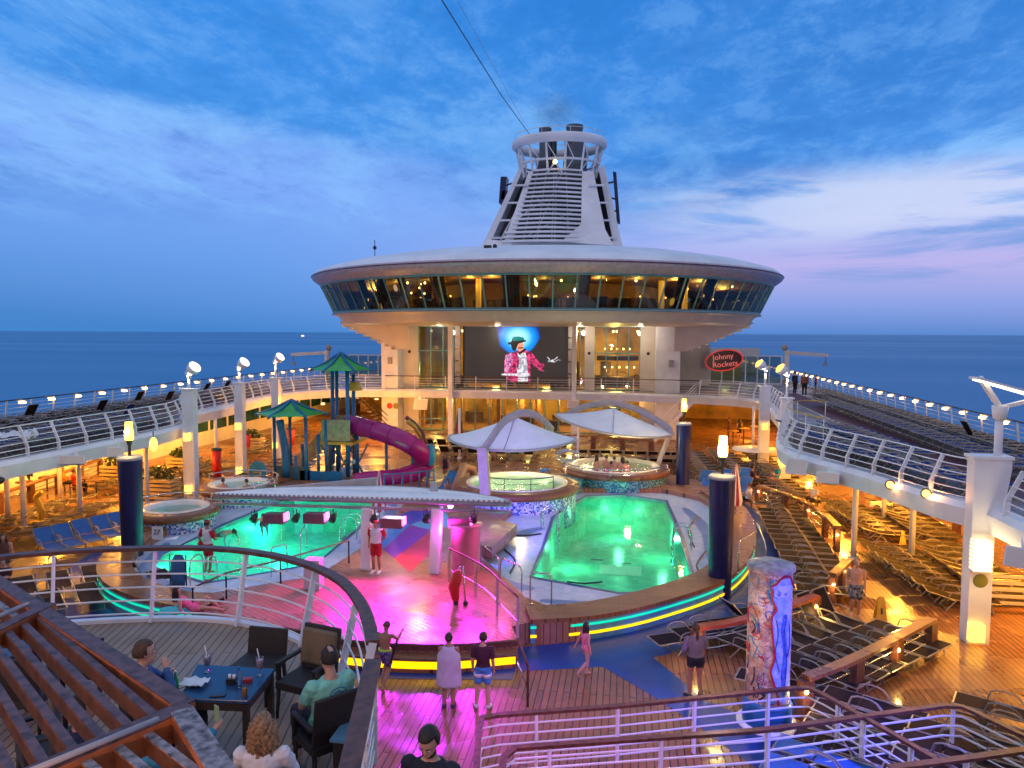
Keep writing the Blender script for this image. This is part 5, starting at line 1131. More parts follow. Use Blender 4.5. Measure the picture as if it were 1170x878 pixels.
spk(913,535,28.5,(.75,.6,.6),'white speaker hung under the tip of the right deck edge', -.5)
spk(948,548,27,(.75,.6,.4),'white box speaker second along the right deck edge', -.4)
spk(1172,640,19.2,(.7,.6,.5),'large tilted white speaker at the right frame edge', -.7)
spk(482,463,56.8,(1.1,.6,.9),'white square speaker box under the bridge left of the screen', 0)
spk(655,86+377,56.8,(.9,.6,.6),'white speaker under the bridge right of the screen', 0)
# orange spot fittings on starboard fascia & left edge
for px_, py, Y in ((1018,553,24.6),(1059,563,23.0),(2,549,22.6)):
    p = Q(px_, py, Y); t = thing('deck_spotlight', 'small black spotlight glowing orange, on the fascia %s' % {1018:'left of the pair on the right',1059:'right of the pair on the right',2:'at the left frame edge'}[px_], 'spotlight', p)
    MB().tube([p+V(0,.1,0), p, p+V(-.05,-.15,0)], [.08,.13,.15], 12).build('housing', BLACK, t); MB().ball(p+V(-.05,-.15,0), .11, 12, 8).build('bulb', LAMPO, t)
    lamp('POINT','spot_glow', p+V(0,-.4,0), 14, (1,.4,.1), .08, parent=t)
# yellow oval lantern hanging by the left torch
for px_, py, Y, lab in ((176,508,28.5,'yellow oval lantern hanging right of the left navy pillar'),(894,527,34.5,'narrow yellow lantern below the hoop handrail on the right')):
    p = Q(px_, py, Y); t = thing('hanging_lantern', lab, 'lantern', p); MB().ball(p, .2, 14, 10, (.8,.8,1.5)).build('shade', LAMPL, t); MB().cyl(p+V(0,0,.28), p+V(0,0,.55), .02, 6).build('cord', DARKM, t)
# ceiling lamps under the decks: real fittings with light
k = 0
for (x, y, e) in ((-13.5,49,1),(-21.3,33,.7),(-21.3,41,.7),(-18,62,1),(-11,53,.8),(21.5,60,.7),(18.5,17.5,1),(20.5,24,1),(17.8,30,1),(21,33,.8),(18,38,1),(20.5,44,.8),(18.3,50,1),(14.5,57,1),(18.6,57,.9),(-16.2,24,1),(-19,28,.8),(-16.3,32,1),(-19.5,36,.8),(-18,41,1),(-20,46,.8),(-19.5,52,1),(-15,58,.9),(-2.5,59.0,.5),(3.0,59.0,.5),(8,58.9,.6),(19.8,20.5,.8),(17.5,63,1)):
    t = thing('ceiling_light', 'small warm round light in the ceiling under the %s upper deck' % ('right' if x > 9 else 'left' if x < -9 else 'bridge'), 'ceiling light', (x,y,3.3), group='warm lights under the %s upper deck' % ('right' if x > 9 else 'left' if x < -9 else 'bridge'))
    MB().lathe([(.17,3.29),(.17,3.2),(.14,3.19)], (x,y), 14).build('ring', WHITE, t); MB().disc((x,y,3.2), .145, 14).build('diffuser', LAMPW, t)
    lamp('POINT', 'warm_light', (x,y,3.05), 850*e, (1,.40,.045) if abs(x) > 9 else (1,.55,.15), .12, parent=t)
# emergency: lifebuoy, davits (small cranes) on the outer decks
def davit(px, py, Y, sg, lab):
    p = Q(px, py, Y); t = thing('deck_crane', lab, 'crane', (p.x,Y,3.6))
    MB().cyl((p.x,Y,3.6),(p.x,Y,p.z+.3),.28,10,r2=.2).build('mast', CREAM, t); MB().beam((p.x+.3*sg,Y,p.z+.1),(p.x-3.6*sg,Y,p.z-.15),.35,.3).build('jib', CREAM, t)
    MB().ball((p.x+.2*sg,Y,p.z+.55),.3,8,6).build('winch', GREY, t); mb = MB(); mb.cyl((p.x-3.4*sg,Y,p.z-.2),(p.x-3.4*sg,Y,p.z-.9),.05,6); mb.box((p.x-3.4*sg,Y,p.z-1.0),(.3,.3,.3)); mb.build('hook', GREY, t)
davit(373,404,68,1,'cream deck crane beyond the left loungers near the green roof'); davit(899,404,72,-1,'cream deck crane at the far end of the right upper deck')
# boat light on the horizon
p = V(-2600, 6900, -34); d = ray(345,380)
p = Q(345, 379, 5200.); t = thing('distant_boat', 'tiny lit white boat on the horizon left of the lounge', 'boat', (p.x,p.y,-34))
MB().add([(p.x-14,p.y,-30),(p.x+16,p.y,-30),(p.x+22,p.y,-24),(p.x-16,p.y,-24)]+[(p.x-14,p.y+8,-30),(p.x+16,p.y+8,-30),(p.x+22,p.y+8,-24),(p.x-16,p.y+8,-24)], [(0,1,2,3),(7,6,5,4),(3,2,6,7),(0,4,5,1),(1,5,6,2),(3,7,4,0)]).build('hull', WHITE, t)
MB().box((p.x,p.y+4,-20),(18,6,8)).build('cabin', emis('boat_lights', (1,.85,.6), 1.5), t)
# ================================================================== painted column
p = P(878,806,.0); p = V(10.35,15.85,0)
pc = thing('painted_column', 'tall graffiti covered column with a pale blue figure and a red outline', 'column', p)
GRAF, nt_, N_, L_, b_ = newmat('graffiti_concrete'); tc_ = N_.new('ShaderNodeTexCoord')
def gl(scale, w_, col, prev, off, dist=2.5):
    nz = N_.new('ShaderNodeTexNoise'); nz.inputs['Scale'].default_value = scale; nz.inputs['Detail'].default_value = 1.5; nz.inputs['Distortion'].default_value = dist
    mp = N_.new('ShaderNodeMapping'); mp.inputs['Location'].default_value = (off, off*.7, off*1.3); L_.new(tc_.outputs['Object'], mp.inputs[0]); L_.new(mp.outputs[0], nz.inputs[0])
    r_ = N_.new('ShaderNodeValToRGB'); e = r_.color_ramp.elements; e[0].position = .5-w_; e[0].color = (0,0,0,1); e[1].position = .5; e[1].color = (1,1,1,1); k = e.new(.5+w_); k.color = (0,0,0,1); L_.new(nz.outputs['Fac'], r_.inputs[0])
    m_ = N_.new('ShaderNodeMix'); m_.data_type = 'RGBA'; L_.new(r_.outputs[0], m_.inputs['Factor'])
    if isinstance(prev, tuple): m_.inputs['A'].default_value = (*prev, 1)
    else: L_.new(prev, m_.inputs['A'])
    m_.inputs['B'].default_value = (*col, 1); return m_.outputs['Result']
c_ = gl(2.2, .12, (.40,.22,.12), (.62,.50,.40), 3, .5); c_ = gl(1.9, .03, (.40,.02,.04), c_, 7.7); c_ = gl(2.2, .024, (.03,.06,.32), c_, 12.1); c_ = gl(3.2, .014, (.10,.04,.04), c_, 21.3); c_ = gl(1.7, .02, (.04,.28,.4), c_, 33.1)
L_.new(c_, b_.inputs['Base Color']); b_.inputs['Roughness'].default_value = .45
r_ = .44
MB().lathe([(r_,.55),(r_,3.35)], (p.x,p.y), 40).build('shaft', GRAF, pc)
mb = MB(); mb.lathe([(r_,3.3),(r_+.05,3.33),(r_+.05,3.42),(r_-.05,3.46),(.2,3.46),(.2,3.48),(.01,3.48)], (p.x,p.y), 40); mb.build('capital', mat('pale_cap', (.5,.42,.4), .5, var=.3, scale=5), pc)
MB().lathe([(.50,0),(.50,.5),(.46,.56),(.3,.56)], (p.x,p.y), 32).build('plinth', mat('cyan_plinth', (.01,.12,.38), .35), pc)
MB().lathe([(.62,0),(.62,.05),(.5,.06)], (p.x,p.y), 32).build('base_ring', WHITE, pc)
# abstract standing figure wrapped on the shaft: rows of (z, left, right) in shaft angle
def wrap(rows, rad, nm, m):
    mb = MB(); vs = []; fs = []; K = 8
    for (z, a, b) in rows:
        for k in range(K+1): an = R(a - 24 + (b-a)*k/K); vs.append((p.x+rad*math.cos(an), p.y+rad*math.sin(an), z))
    for i in range(len(rows)-1):
        for k in range(K): fs.append((i*(K+1)+k, i*(K+1)+k+1, (i+1)*(K+1)+k+1, (i+1)*(K+1)+k))
    return mb.add(vs, fs, True).build(nm, m, pc)
FIG = mat('pale_figure', (.45,.55,.8), .4, col2=(.15,.25,.65), scale=7)
rows = [(.6,318,352),(1.0,303,350),(1.3,292,352),(1.6,300,352),(1.9,296,352),(2.2,292,352),(2.45,290,350),(2.6,302,345),(2.72,296,345),(2.85,290,350),(3.0,292,352),(3.08,286,356),(3.14,300,348),(3.24,308,340)]
wrap(rows, r_+.012, 'painted_figure', FIG)
ol = MB()
def an_pt(z, a, rad=r_+.02): return V(p.x+rad*math.cos(R(a-24)), p.y+rad*math.sin(R(a-24)), z)
ol.tube(smooth_path([an_pt(z, a-2) for z, a, b in rows], .06), .022, 5); ol.tube(smooth_path([an_pt(3.24,308), an_pt(3.3,325), an_pt(3.24,342), an_pt(3.08,352)], .06), .022, 5); ol.build('red_outline', mat('red_paint', (.5,.01,.05), .4), pc)
mb = MB(); 
for q in ([an_pt(2.95,300), an_pt(2.9,306), an_pt(2.96,310), an_pt(2.99,304)], [an_pt(2.95,318), an_pt(2.9,324), an_pt(2.96,328)], [an_pt(2.4,300), an_pt(2.1,306), an_pt(1.7,300), an_pt(1.3,312)], [an_pt(2.45,330), an_pt(2.0,322), an_pt(1.5,334), an_pt(.9,328)], [an_pt(2.3,340), an_pt(1.9,345), an_pt(1.6,338)]): mb.tube(smooth_path(q, .06), .010, 4)
mb.build('figure_lines', mat('blue_line', (.03,.08,.35), .4), pc)
wrap([(.8,322,336),(1.2,316,330),(1.7,322,338),(2.2,312,326),(2.5,318,330)], r_+.018, 'coat_folds', mat('coat_blue', (.12,.2,.6), .4, var=.3, scale=9)); wrap([(2.86,308,334),(3.02,306,338),(3.04,300,346),(3.10,304,342)], r_+.018, 'hat_band', mat('hat_pale', (.6,.62,.75), .4))  # darker blue coat folds and pale hat band, part of the column artwork
rs = random.Random(31); SC = [mat('scribble_%d' % i, c, .4) for i, c in enumerate(((.45,.02,.03),(.03,.05,.3),(.05,.03,.04),(.03,.3,.38),(.75,.6,.5)))]
for k in range(22):
    z0, a0 = rs.uniform(.7,3.15), rs.uniform(205,300); zz, aa = z0, a0; pts = []
    for j in range(rs.randint(4,8)): pts.append(an_pt(zz, aa, r_+.006)); zz = min(3.2, max(.62, zz+rs.uniform(-.22,.2))); aa += rs.uniform(-14,14)
    MB().tube(smooth_path(pts, .04), rs.choice((.008,.014,.02)), 4).build('scribble', SC[k % 5], pc)
# blue violet stage light washing the lower right
lamp('SPOT', 'blue_wash', (14.2,12.0,4.4), 1700, (.12,.10,1), .15, (10.8,15.2,.8), 66, .8)
lamp('POINT', 'column_glow', (9.2,14.6,2.2), 38, (1,.6,.5), .2)
lamp('SPOT', 'blue_wash', (6.0,9.8,5.2), 750, (.75,.2,.9), .2, (6.4,14.6,0), 70, .9)
# ================================================================== teak topped barriers on the pool deck
def barrier(label, pts, h=.95, top=TEAKRIM, w=.26, postn=None, lights=True, topt=.09, step=2.2):
    path = smooth_path([V(q.x,q.y,0) for q in pts], .3); t = thing('deck_barrier', label, 'barrier', path[0])
    A = offs(path, w/2, h); B = offs(path, -w/2, h); A2 = offs(path, w/2, h-topt); B2 = offs(path, -w/2, h-topt)
    mb = MB(); mb.ribbon(A, B); mb.ribbon(B, B2); mb.ribbon(A2, A); mb.ribbon(B2, A2); mb.quad(A[0],A2[0],B2[0],B[0]); mb.quad(A[-1],B[-1],B2[-1],A2[-1]); mb.build('top_board', top, t)
    for k, (q, tg) in enumerate(even(path, step)):
        an = math.atan2(tg.y, tg.x); mb = MB(); mb.box(q+V(0,0,(h-topt)/2), (.34,.18,h-topt), rz=an); o = mb.build('post', TEAKRAIL, t)
        if lights and k % 2 == 0: MB().ball(q+V(-.02,-.14,h-.3), .055, 8, 6).build('step_light', LAMPW, o); lamp('POINT','step_glow', q+V(-.05,-.35,h-.35), 12, (1,.6,.15), .05, parent=t)
    for z in (h*.35, h*.65): MB().tube([q+V(0,0,z) for q in path], .02, 6).build('rail', STEEL, t)
    return t
barrier('curved teak topped barrier with lit end post, right of the painted column', [P(924,772,.95), P(965,757,.95), P(1015,733,.95), P(1067,706,.95)])
barrier('reddish barrier left of the painted column behind the standing woman', [P(800,715,.95), P(840,709,.95), P(890,695,.95), P(934,679,.95)], top=mat('red_teak', (.4,.08,.03), .25))
barrier('curved barrier beside the long dark lounger block and the shirtless man', [P(868,554,.95), P(905,566,.95), P(938,582,.95), P(958,601,.95)])
barrier('short teak barrier just left of the shirtless man', [P(954,655,.95), P(972,638,.95)], step=1.2)
barrier('teak barrier under the left deck behind the blue loungers', [P(0,565,.9), P(60,545,.9), P(115,525,.9)], lights=False)
barrier('teak barrier under the right deck at the foot of the bulge', [P(1005,548,.9), P(1050,570,.9), P(1095,590,.9)], lights=False)
barrier('far barrier in front of the hot tub bathers', [P(645,497,.9), P(700,500,.9), P(745,504,.9)], lights=False)
mb = MB(); p_ = P(1008,706,0); t = thing('wet_floor_sign', 'yellow wet floor sign on the wet deck beside the shirtless man', 'floor sign', p_)
for sg in (-1, 1): MB().add([p_+V(-.14,sg*.16,0),p_+V(.14,sg*.16,0),p_+V(.09,0,.62),p_+V(-.09,0,.62)], [(0,1,2,3)]).build('panel', YELP, t, solid=.02)
MB().add([p_+V(-.03,-.135,.15),p_+V(.03,-.135,.15),p_+V(.02,-.06,.42),p_+V(-.02,-.06,.42)], [(0,1,2,3)]).build('warning_figure', BLACK, t)
p_ = P(1033,625,0); t = thing('wet_floor_sign', 'orange lit cone sign near the right slim pillars', 'floor sign', p_); MB().lathe([(.22,0),(.22,.03),(.13,.06),(.05,.62),(.01,.64)], (p_.x,p_.y), 14).build('cone', YELP, t)
p_ = P(40,620,0)
# banana shaped yellow seat figure at left
p_ = P(38,598,0); t = thing('yellow_sculpture', 'yellow curved lit sculpture under the left deck', 'sculpture', p_); MB().tube(smooth_path([p_+V(.3,0,0), p_+V(.5,0,.5), p_+V(.25,0,1.1), p_+V(.5,0,1.35)], .1), .12, 10).build('curl', mat('yellow_resin', (.7,.45,.03), .4), t); MB().lathe([(.5,0),(.5,.12),(.1,.2)], (p_.x+.3,p_.y), 16).build('base', YELP, t)
# white board with depth number by the left curb
p_ = P(182,617,.56); t = thing('number_board', 'white bent board numbered 27 lying by the left hot tub', 'board', p_); mb = MB(); M = Matrix.Rotation(.3,3,'Z')
mb.add([p_+M@V(*q) for q in ((-.22,-.1,.42),(.22,-.1,.42),(.24,-.28,.02),(-.24,-.28,.02),(-.24,-.7,0),(.24,-.7,0))], [(0,3,2,1),(3,4,5,2)]); 
mb = MB(); mb.add([p_+V(-.22,0,.5),p_+V(.20,0,.5),p_+V(.28,-.12,.05),p_+V(-.16,-.12,.05),p_+V(.75,-.05,.06),p_+V(.7,.2,.12)], [(0,3,2,1),(2,3,4),(2,4,5)]); mb.build('panel', WHITE, t, solid=.02)
text('27', 'number', p_+V(.02,-.09,.3), .26, BLACK, t, (R(75),0,0), .004)
# right under-deck bench slats
t = thing('slatted_screen', 'brown and white slatted screen right of the lamp column', 'screen', (18.3,23.5,0))
for i in range(5): MB().box((19.0,23.6,.25+.2*i),(2.2,.06,.09)).build('slat', CREAM, t)
for xx in (17.95,20.05): MB().box((xx,23.62,.6),(.08,.1,1.2)).build('post', TEAKRAIL, t)
# grey seats stage board left
t = thing('lifeguard_board', 'upright blue rescue board leaning by the left pool', 'board', P(205,672,.55)); p_ = P(206,672,.55)
MB().tube([p_+V(0,0,.02), p_+V(0,0,.25), p_+V(0,.03,.8), p_+V(0,.05,1.0)], [(.2,.04),(.24,.05),(.24,.05),(.12,.03)], 12).build('shell', mat('board_blue', (.03,.12,.3), .4), t)
MB().tube([p_+V(-.26,0,.02), p_+V(-.26,0,1.0), p_+V(.26,0,1.0), p_+V(.26,0,.02)], .02, 6).build('stand', DARKM, t)
# red rescue bag and folded stroller at the stage rail
p_ = P(527,692,.55); t = thing('red_stroller', 'folded red stroller leaning at the stage handrail', 'stroller', p_)
MB().tube([p_+V(-.1,0,.15), p_+V(-.16,0,.5), p_+V(-.05,0,.9), p_+V(.02,0,1.0)], [.1,.16,.16,.06], 10).build('seat', REDP, t)
for dx in (-.05, .18): MB().tube([p_+V(dx,0,.06), p_+V(dx*.4+.02,.05,1.1)], .018, 6).build('frame_bar', STEEL, t)
for dx in (-.1, .18): MB().lathe([(.0,-.02),(.07,-.02),(.07,.02),(.0,.02)], (0,0), 12).build('wheel', BLACK, t).matrix_basis = Matrix.Translation(p_+V(dx,0,.07)) @ Matrix.Rotation(R(90),4,'X')
for c in t.children if False else []: pass
p_ = P(505,612,.56); t = thing('drum_pedestal', 'tall magenta lit round pedestal behind the stage rail', 'pedestal', P(531,660,.55)); p_ = P(531,657,.55); MB().lathe([(.45,p_.z),(.48,p_.z+1.5),(.55,p_.z+1.55),(.01,p_.z+1.56)], (p_.x,p_.y+.4), 28).build('drum', mat('pinkish', (.5,.2,.3), .35), t)
mb = MB(); mb.prism([(2.9,24.4),(3.3,27.5),(2.4,28.2),(1.4,25.0)], .55, .95); o = mb.build('teak_bench', TEAKRIM); tag(o, 'low teak bench block behind the magenta pedestal', 'bench')
lamp('POINT','drum_glow', (p_.x-.5,p_.y-.2,2.0), 60, (1,.05,.8), .1)
# helm-like wheel sculpture near the canopy
for px_, py, Y, lab in ((647,521,36.5,'coiled white hoop sculpture between the sail canopies'),):
    c = Q(px_, py, Y); t = thing('hoop_sculpture', lab, 'sculpture', (c.x,Y,0))
    for k in range(3): MB().tube([c+V(.5*math.cos(2*PI*i/20)+.1*k, .05*k, (.32-.06*k)*math.sin(2*PI*i/20)) for i in range(20)], .03, 5, closed=True).build('hoop', STEEL, t)
    MB().cyl((c.x,Y,.5),(c.x,Y,c.z-.3),.04,6).build('stem', STEEL, t)
# ================================================================== sun loungers
def make_lounger(fabric, back, simple=False, label='', cat='sun lounger'):
    """lies along +Y: feet at -0.95, head at +0.95"""
    t = thing('sun_lounger', label, cat, (0,0,0))
    W = .31; sz = .36; hinge = .25; br_ = R(back); Lb = .72
    hx = lambda s: (hinge + s*math.cos(br_), sz + s*math.sin(br_))
    fr = MB()
    for sx in (-W, W):
        fr.tube([(sx,-.98,sz-.02),(sx,hinge+.1,sz)], .019, 5)
        y1, z1 = hx(Lb+.03); fr.tube([(sx,hinge,sz),(sx,y1,z1)], .019, 5)
        fr.tube([(sx,-.72,sz),(sx*1.02,-.80,.0)], .018, 5); fr.tube([(sx,.18,sz),(sx*1.02,.48,.0)], .018, 5)
    fr.tube([(-W,-.98,sz-.02),(W,-.98,sz-.02)], .019, 5); y1, z1 = hx(Lb+.03); fr.tube([(-W,y1,z1),(W,y1,z1)], .019, 5); fr.tube([(-W,-.8,.04),(W,-.8,.04)], .015, 4); fr.tube([(-W,.45,.04),(W,.45,.04)], .015, 4)
    seat = MB(); seat.ribbon([V(-W+.02,y,sz-.035*math.sin(PI*i/6)) for i, y in enumerate([-.96+1.21*k/6 for k in range(7)])], [V(W-.02,y,sz-.035*math.sin(PI*i/6)) for i, y in enumerate([-.96+1.21*k/6 for k in range(7)])])
    bk = MB(); A = []; B = []
    for k in range(5): y, z = hx(.03+Lb*k/4*.97); A.append(V(-W+.02,y,z+.01)); B.append(V(W-.02,y,z+.01))
    bk.ribbon(A, B)
    def arm(sx):
        m = MB(); m.tube(smooth_path([V(sx,-.28,sz), V(sx*1.12,-.12,sz+.20), V(sx*1.14,.12,sz+.25), V(sx*1.1,.36,sz+.20), V(sx,.42,sz-.05)], .1), .018, 5); return m
    fr.build('frame', ALU, t); seat.build('seat_sling', fabric, t, solid=.012); bk.build('back_sling', fabric, t, solid=.012)
    if not simple:
        arm(-W).build('armrest', ALU, t); arm(W).build('armrest', ALU, t)
    return t
PROTO = {}
def proto(fab, back):
    k = (fab.name, back)
    if k not in PROTO:
        o = make_lounger(fab, back, False, 'x'); PROTO[k] = o
    return PROTO[k]
SPOTS = []     # (x, y, z, rz, fabric, back, label, group)
rl = random.Random(21)
CN = {'charcoal_sling':'charcoal','brown_sling':'brown','blue_sling':'bright blue','navy_sling':'navy'}
def row(a, b, n, rz, fab, where, back=0, up=0., z=0, cols=1, dx=(0,0), jit=.03, upb=60):
    a, b = Vector(a), Vector(b)
    for c in range(cols):
        for i in range(n):
            u = i/max(1,n-1); p = a.lerp(b, u) + Vector(dx)*c; bk = upb if rl.random() < up else back
            lab = '%s sun lounger %s, %s' % (CN[fab.name], {0:'lying flat',15:'with low back',25:'with raised back',45:'half raised',60:'with back upright',40:'half raised'}[bk], where)
            SPOTS.append((p.x+rl.uniform(-jit,jit), p.y+rl.uniform(-jit,jit), z, rz+rl.uniform(-.025,.025), fab, bk, lab[:1].lower()+lab[1:], '%s loungers %s' % (CN[fab.name], where)))
X90 = R(90)
# pool deck, starboard (lounger axis across the ship)
row((13.6,23.6),(14.3,35.5),17, R(84), BROWNF, 'in the long block beside the curved barrier', 0, .10, cols=1)
row((12.9+.0,25.0),(13.2,36),0, 0, BROWNF, 'x')
row((15.5,36.5),(15.0,46),12, R(80), BROWNF, 'past the far end of the curved barrier', 0, .06)
row((17.3,23.6),(16.8,29.0),9, R(84), BROWNF, 'in the block left of the lamp column', 15, .0); row((19.0,24.3),(18.8,29.6),8, R(92), BROWNF, 'in the block left of the lamp column', 15, 0)
row((17.6,31.0),(17.2,36.5),8, R(84), BROWNF, 'under the bulge of the right deck', 15, .0); row((19.4,31.0),(19.4,36.5),8, R(92), BROWNF, 'under the bulge of the right deck', 15, 0)
row((12.0,17.9),(14.7,20.4),6, R(75)-R(30), PURPF, 'behind the curved teak barrier', 0, .0); row((10.6,18.9),(13.2,21.3),6, R(75)-R(30), PURPF, 'behind the curved teak barrier', 0, .2)
row((17.9,15.2),(18.0,20.3),7, R(97), PURPF, 'at the right frame edge', 0, 0); 
row((14.0,15.2),(12.9,13.4),4, R(62), PURPF, 'inside the bottom right rails', 0, 0); row((12.6,16.3),(11.6,14.4),4, R(62), PURPF, 'inside the bottom right rails', 0, 0); row((11.2,14.0),(10.4,12.6),3, R(62), BLUEF, 'washed in blue light', 0, 0)
row((15.3,16.4),(14.5,14.6),3, R(62), PURPF, 'inside the bottom right rails', 0, 0)
row((9.0,19.3),(11.4,21.6),5, R(118), PURPF, 'by the blue deck band', 0, .55, upb=45); row((10.2,18.5),(12.4,20.6),0, 0, PURPF, 'x')
row((12.0,22.9),(13.0,24.8),3, R(110), PURPF, 'just above the painted column', 0, .3, upb=45)
SPOTS.append((10.9,17.0,0,R(70),PURPF,0,'single charcoal sun lounger beside the woman in the grey hoodie',None))
# far starboard and centre rows
row((11.8,42),(11.5,50),9, R(85), BROWNF, 'in rows beyond the navy pillars', 25, 0, cols=3, dx=(2.0,.2))
row((10.9,33.9),(11.9,36.8),0,0,BLUEF,'x')
row((11.2,37.6),(13.2,38.6),4, R(-25), BLUEF, 'between the two right navy pillars', 40, 0)
row((11.4,40.2),(13.6,41.2),3, R(-25), BLUEF, 'behind the first blue row', 40, 0)
row((4.6,46.2),(10.6,46.2),9, R(180), BROWNF, 'in the row behind the crowded hot tub', 25, 0, cols=2, dx=(0,2.6))
row((5.0,43.8),(6.8,43.8),3, R(180), BLUEF, 'right behind the far sail canopy', 40, 0)
row((-6.2,47.5),(1.2,47.5),9, R(180), BROWNF, 'in the row behind the magenta slide', 40, 0)
row((-6.2,50.5),(1.2,50.5),9, R(180), BROWNF, 'in the row behind the magenta slide', 40, 0)
# port pool deck
row((-15.6,25.2),(-15.9,30.4),7, R(-62), BROWNF, 'in front of the slim left pillars', 15, 0); row((-17.9,25.0),(-18.0,30.6),7, R(-62), BROWNF, 'in front of the slim left pillars', 15, 0)
row((-16.6,33.5),(-16.8,41.5),9, R(-90), BROWNF, 'under the left deck by the planters', 15, 0, cols=2, dx=(-2.1,.1)); row((-12.8,38),(-13.0,44),6, R(-90), BROWNF, 'between lamp columns on the left', 15, 0); row((-17.0,44.5),(-17.3,51),7, R(-90), BROWNF, 'far back on the left under the deck', 25, 0)
row((-13.6,24.0),(-11.9,28.0),7, R(58), BLUEF, 'in the bright blue fan left of the navy pillar', 40, 0, jit=.05)
row((-9.9,18.2),(-7.2,21.2),5, R(45), PURPF, 'behind the curved terrace rail', 0, 0); row((-11.6,19.2),(-9.0,22.0),5, R(45), PURPF, 'behind the curved terrace rail', 0, 0)
# upper decks
row((17.35,23.0),(15.85,28),7, R(84), NAVYF, 'on the right upper deck bulge', 15, .0, z=3.6, upb=60); row((15.7,28.8),(15.3,36.2),10, R(84), NAVYF, 'on the right upper deck bulge', 15, .1, z=3.6); row((17.4,28.8),(17.1,36.2),10, R(84), NAVYF, 'on the right upper deck bulge', 15, .05, z=3.6)
row((21.8,21),(22.0,60),45, R(92), PURPF, 'against the right upper rail lamps', 15, .07, z=3.6); row((20.5,21),(20.6,44),0, R(92), PURPF, 'x', 15, 0, z=3.6)
row((20.1,22),(20.2,50),32, R(88), NAVYF, 'beside the upper red track', 15, .0, z=3.6)
row((-15.5,22.0),(-15.6,34.5),17, R(-80), NAVYF, 'behind the left upper curved rail', 15, .0, z=3.6); row((-17.3,24),(-17.4,36),14, R(-86), NAVYF, 'behind the left upper curved rail', 15, .06, z=3.6)
row((-21.8,24),(-22,56),36, R(-90), BROWNF, 'against the left upper rail lamps', 15, .10, z=3.6)
row((-20.2,27),(-20.3,52),26, R(-90), PURPF, 'in the inner row of the left upper deck', 15, .05, z=3.6)
def seen(s):
    x, y, z = s[0]-CAMX, s[1], s[2]-HZ; c, s_ = math.cos(YAW), math.sin(YAW); xr = x*c + y*s_; yr = -x*s_ + y*c
    return abs(xr/yr) < .72 and yr > 4
SPOTS = [s for s in SPOTS if seen(s)]
SPOTS.sort(key=lambda s: (s[0]-CAMX)**2 + s[1]**2 + (s[2]-HZ)**2)
rest = SPOTS[296:]; SPOTS = SPOTS[:296]
for (x, y, z, rz, fab, bk, lab, grp) in SPOTS:
    pr = proto(fab, bk); c = copy_tree(pr, (x,y,z), rz, lab)
    if grp: c['group'] = grp
if rest:
    mb = MB(); ms = [ALU, BROWNF, PURPF, NAVYF, BLUEF]
    for (x, y, z, rz, fab, bk, lab, grp) in rest:
        M = Matrix.Translation((x,y,z)) @ Matrix.Rotation(rz,4,'Z')
        for ch in children(proto(fab, bk)):
            mi = 0 if ch.data.materials[0] is ALU else ms.index(fab)
            mb.mi = mi; mb.add([M @ v.co for v in ch.data.vertices], [tuple(p.vertices) for p in ch.data.polygons])
    o = mb.build('far_loungers', ms); tag(o, 'farthest dim sun loungers in rows towards the lounge', 'sun loungers', kind='stuff')
for o in PROTO.values():
    for ch in children(o): bpy.data.objects.remove(ch)
    bpy.data.objects.remove(o)
# towels on loungers
def towel(p, s, rz, m, lab, n=8, crumple=.05):
    mb = MB(); vs = []; rd_ = random.Random(hash(lab) % 1000 if False else len(lab))
    for i in range(n+1):
        for j in range(n+1):
            u, v = i/n-.5, j/n-.5; q = Matrix.Rotation(rz,3,'Z') @ V(u*s[0], v*s[1], crumple*(noise.noise(V(u*5,v*5,len(lab)))+.5)); vs.append(Vector(p)+q)
    mb.add(vs, [(i*(n+1)+j,(i+1)*(n+1)+j,(i+1)*(n+1)+j+1,i*(n+1)+j+1) for i in range(n) for j in range(n)], True); o = mb.build('towel', m, solid=.015); return tag(o, lab, 'towel')
towel((-15.2,24.6,4.12),(1.1,.8),.4,WHITE,'crumpled white towel on navy loungers of the left upper deck', crumple=.35)
TOWG = mat('mint_towel', (.35,.65,.5), .9)
towel((-12.3,27.3,.66),(.5,1.0),R(58),TOWG,'pale mint towel on a bright blue lounger', crumple=.1)
towel((3.4,36.3,1.36),(.5,.5),.2,BLUEF,'blue towel on the rim of the green lit hot tub', crumple=.15)
p_ = Q(788,480,36.6)
towel(P(1008,580,.45),(.6,.9),1.2,WHITE,'white towel on a lounger under the right bulge', crumple=.3)
# ================================================================== people
SKIN = mat('skin_light', (.50,.27,.19), .5, var=.06, scale=5); SKIN2 = mat('skin_tan', (.36,.18,.11), .5, var=.06, scale=5); SKIN3 = mat('skin_dark', (.20,.10,.06), .5)
HB = mat('hair_dark', (.02,.012,.008), .6, var=.3, scale=40, bump=.6, bscale=90); HBR = mat('hair_brown', (.09,.045,.02), .6, var=.35, scale=40, bump=.6, bscale=90); HBL = mat('hair_blonde', (.35,.2,.09), .6, var=.4, scale=30, bump=.8, bscale=60); HG = mat('hair_grey', (.2,.17,.15), .6, var=.3, scale=40)
CL = {}
def cloth(name, col, col2=None, sc=6, var=.1):
    if name not in CL: CL[name] = mat('cloth_'+name, col, .85, var=var, scale=sc, col2=col2, bump=.35, bscale=25)
    return CL[name]
FOLD = bpy.data.textures.new('folds', 'CLOUDS'); FOLD.noise_scale = .09; FOLD.noise_depth = 3
EYEW = mat('eye_white', (.6,.58,.55), .3)
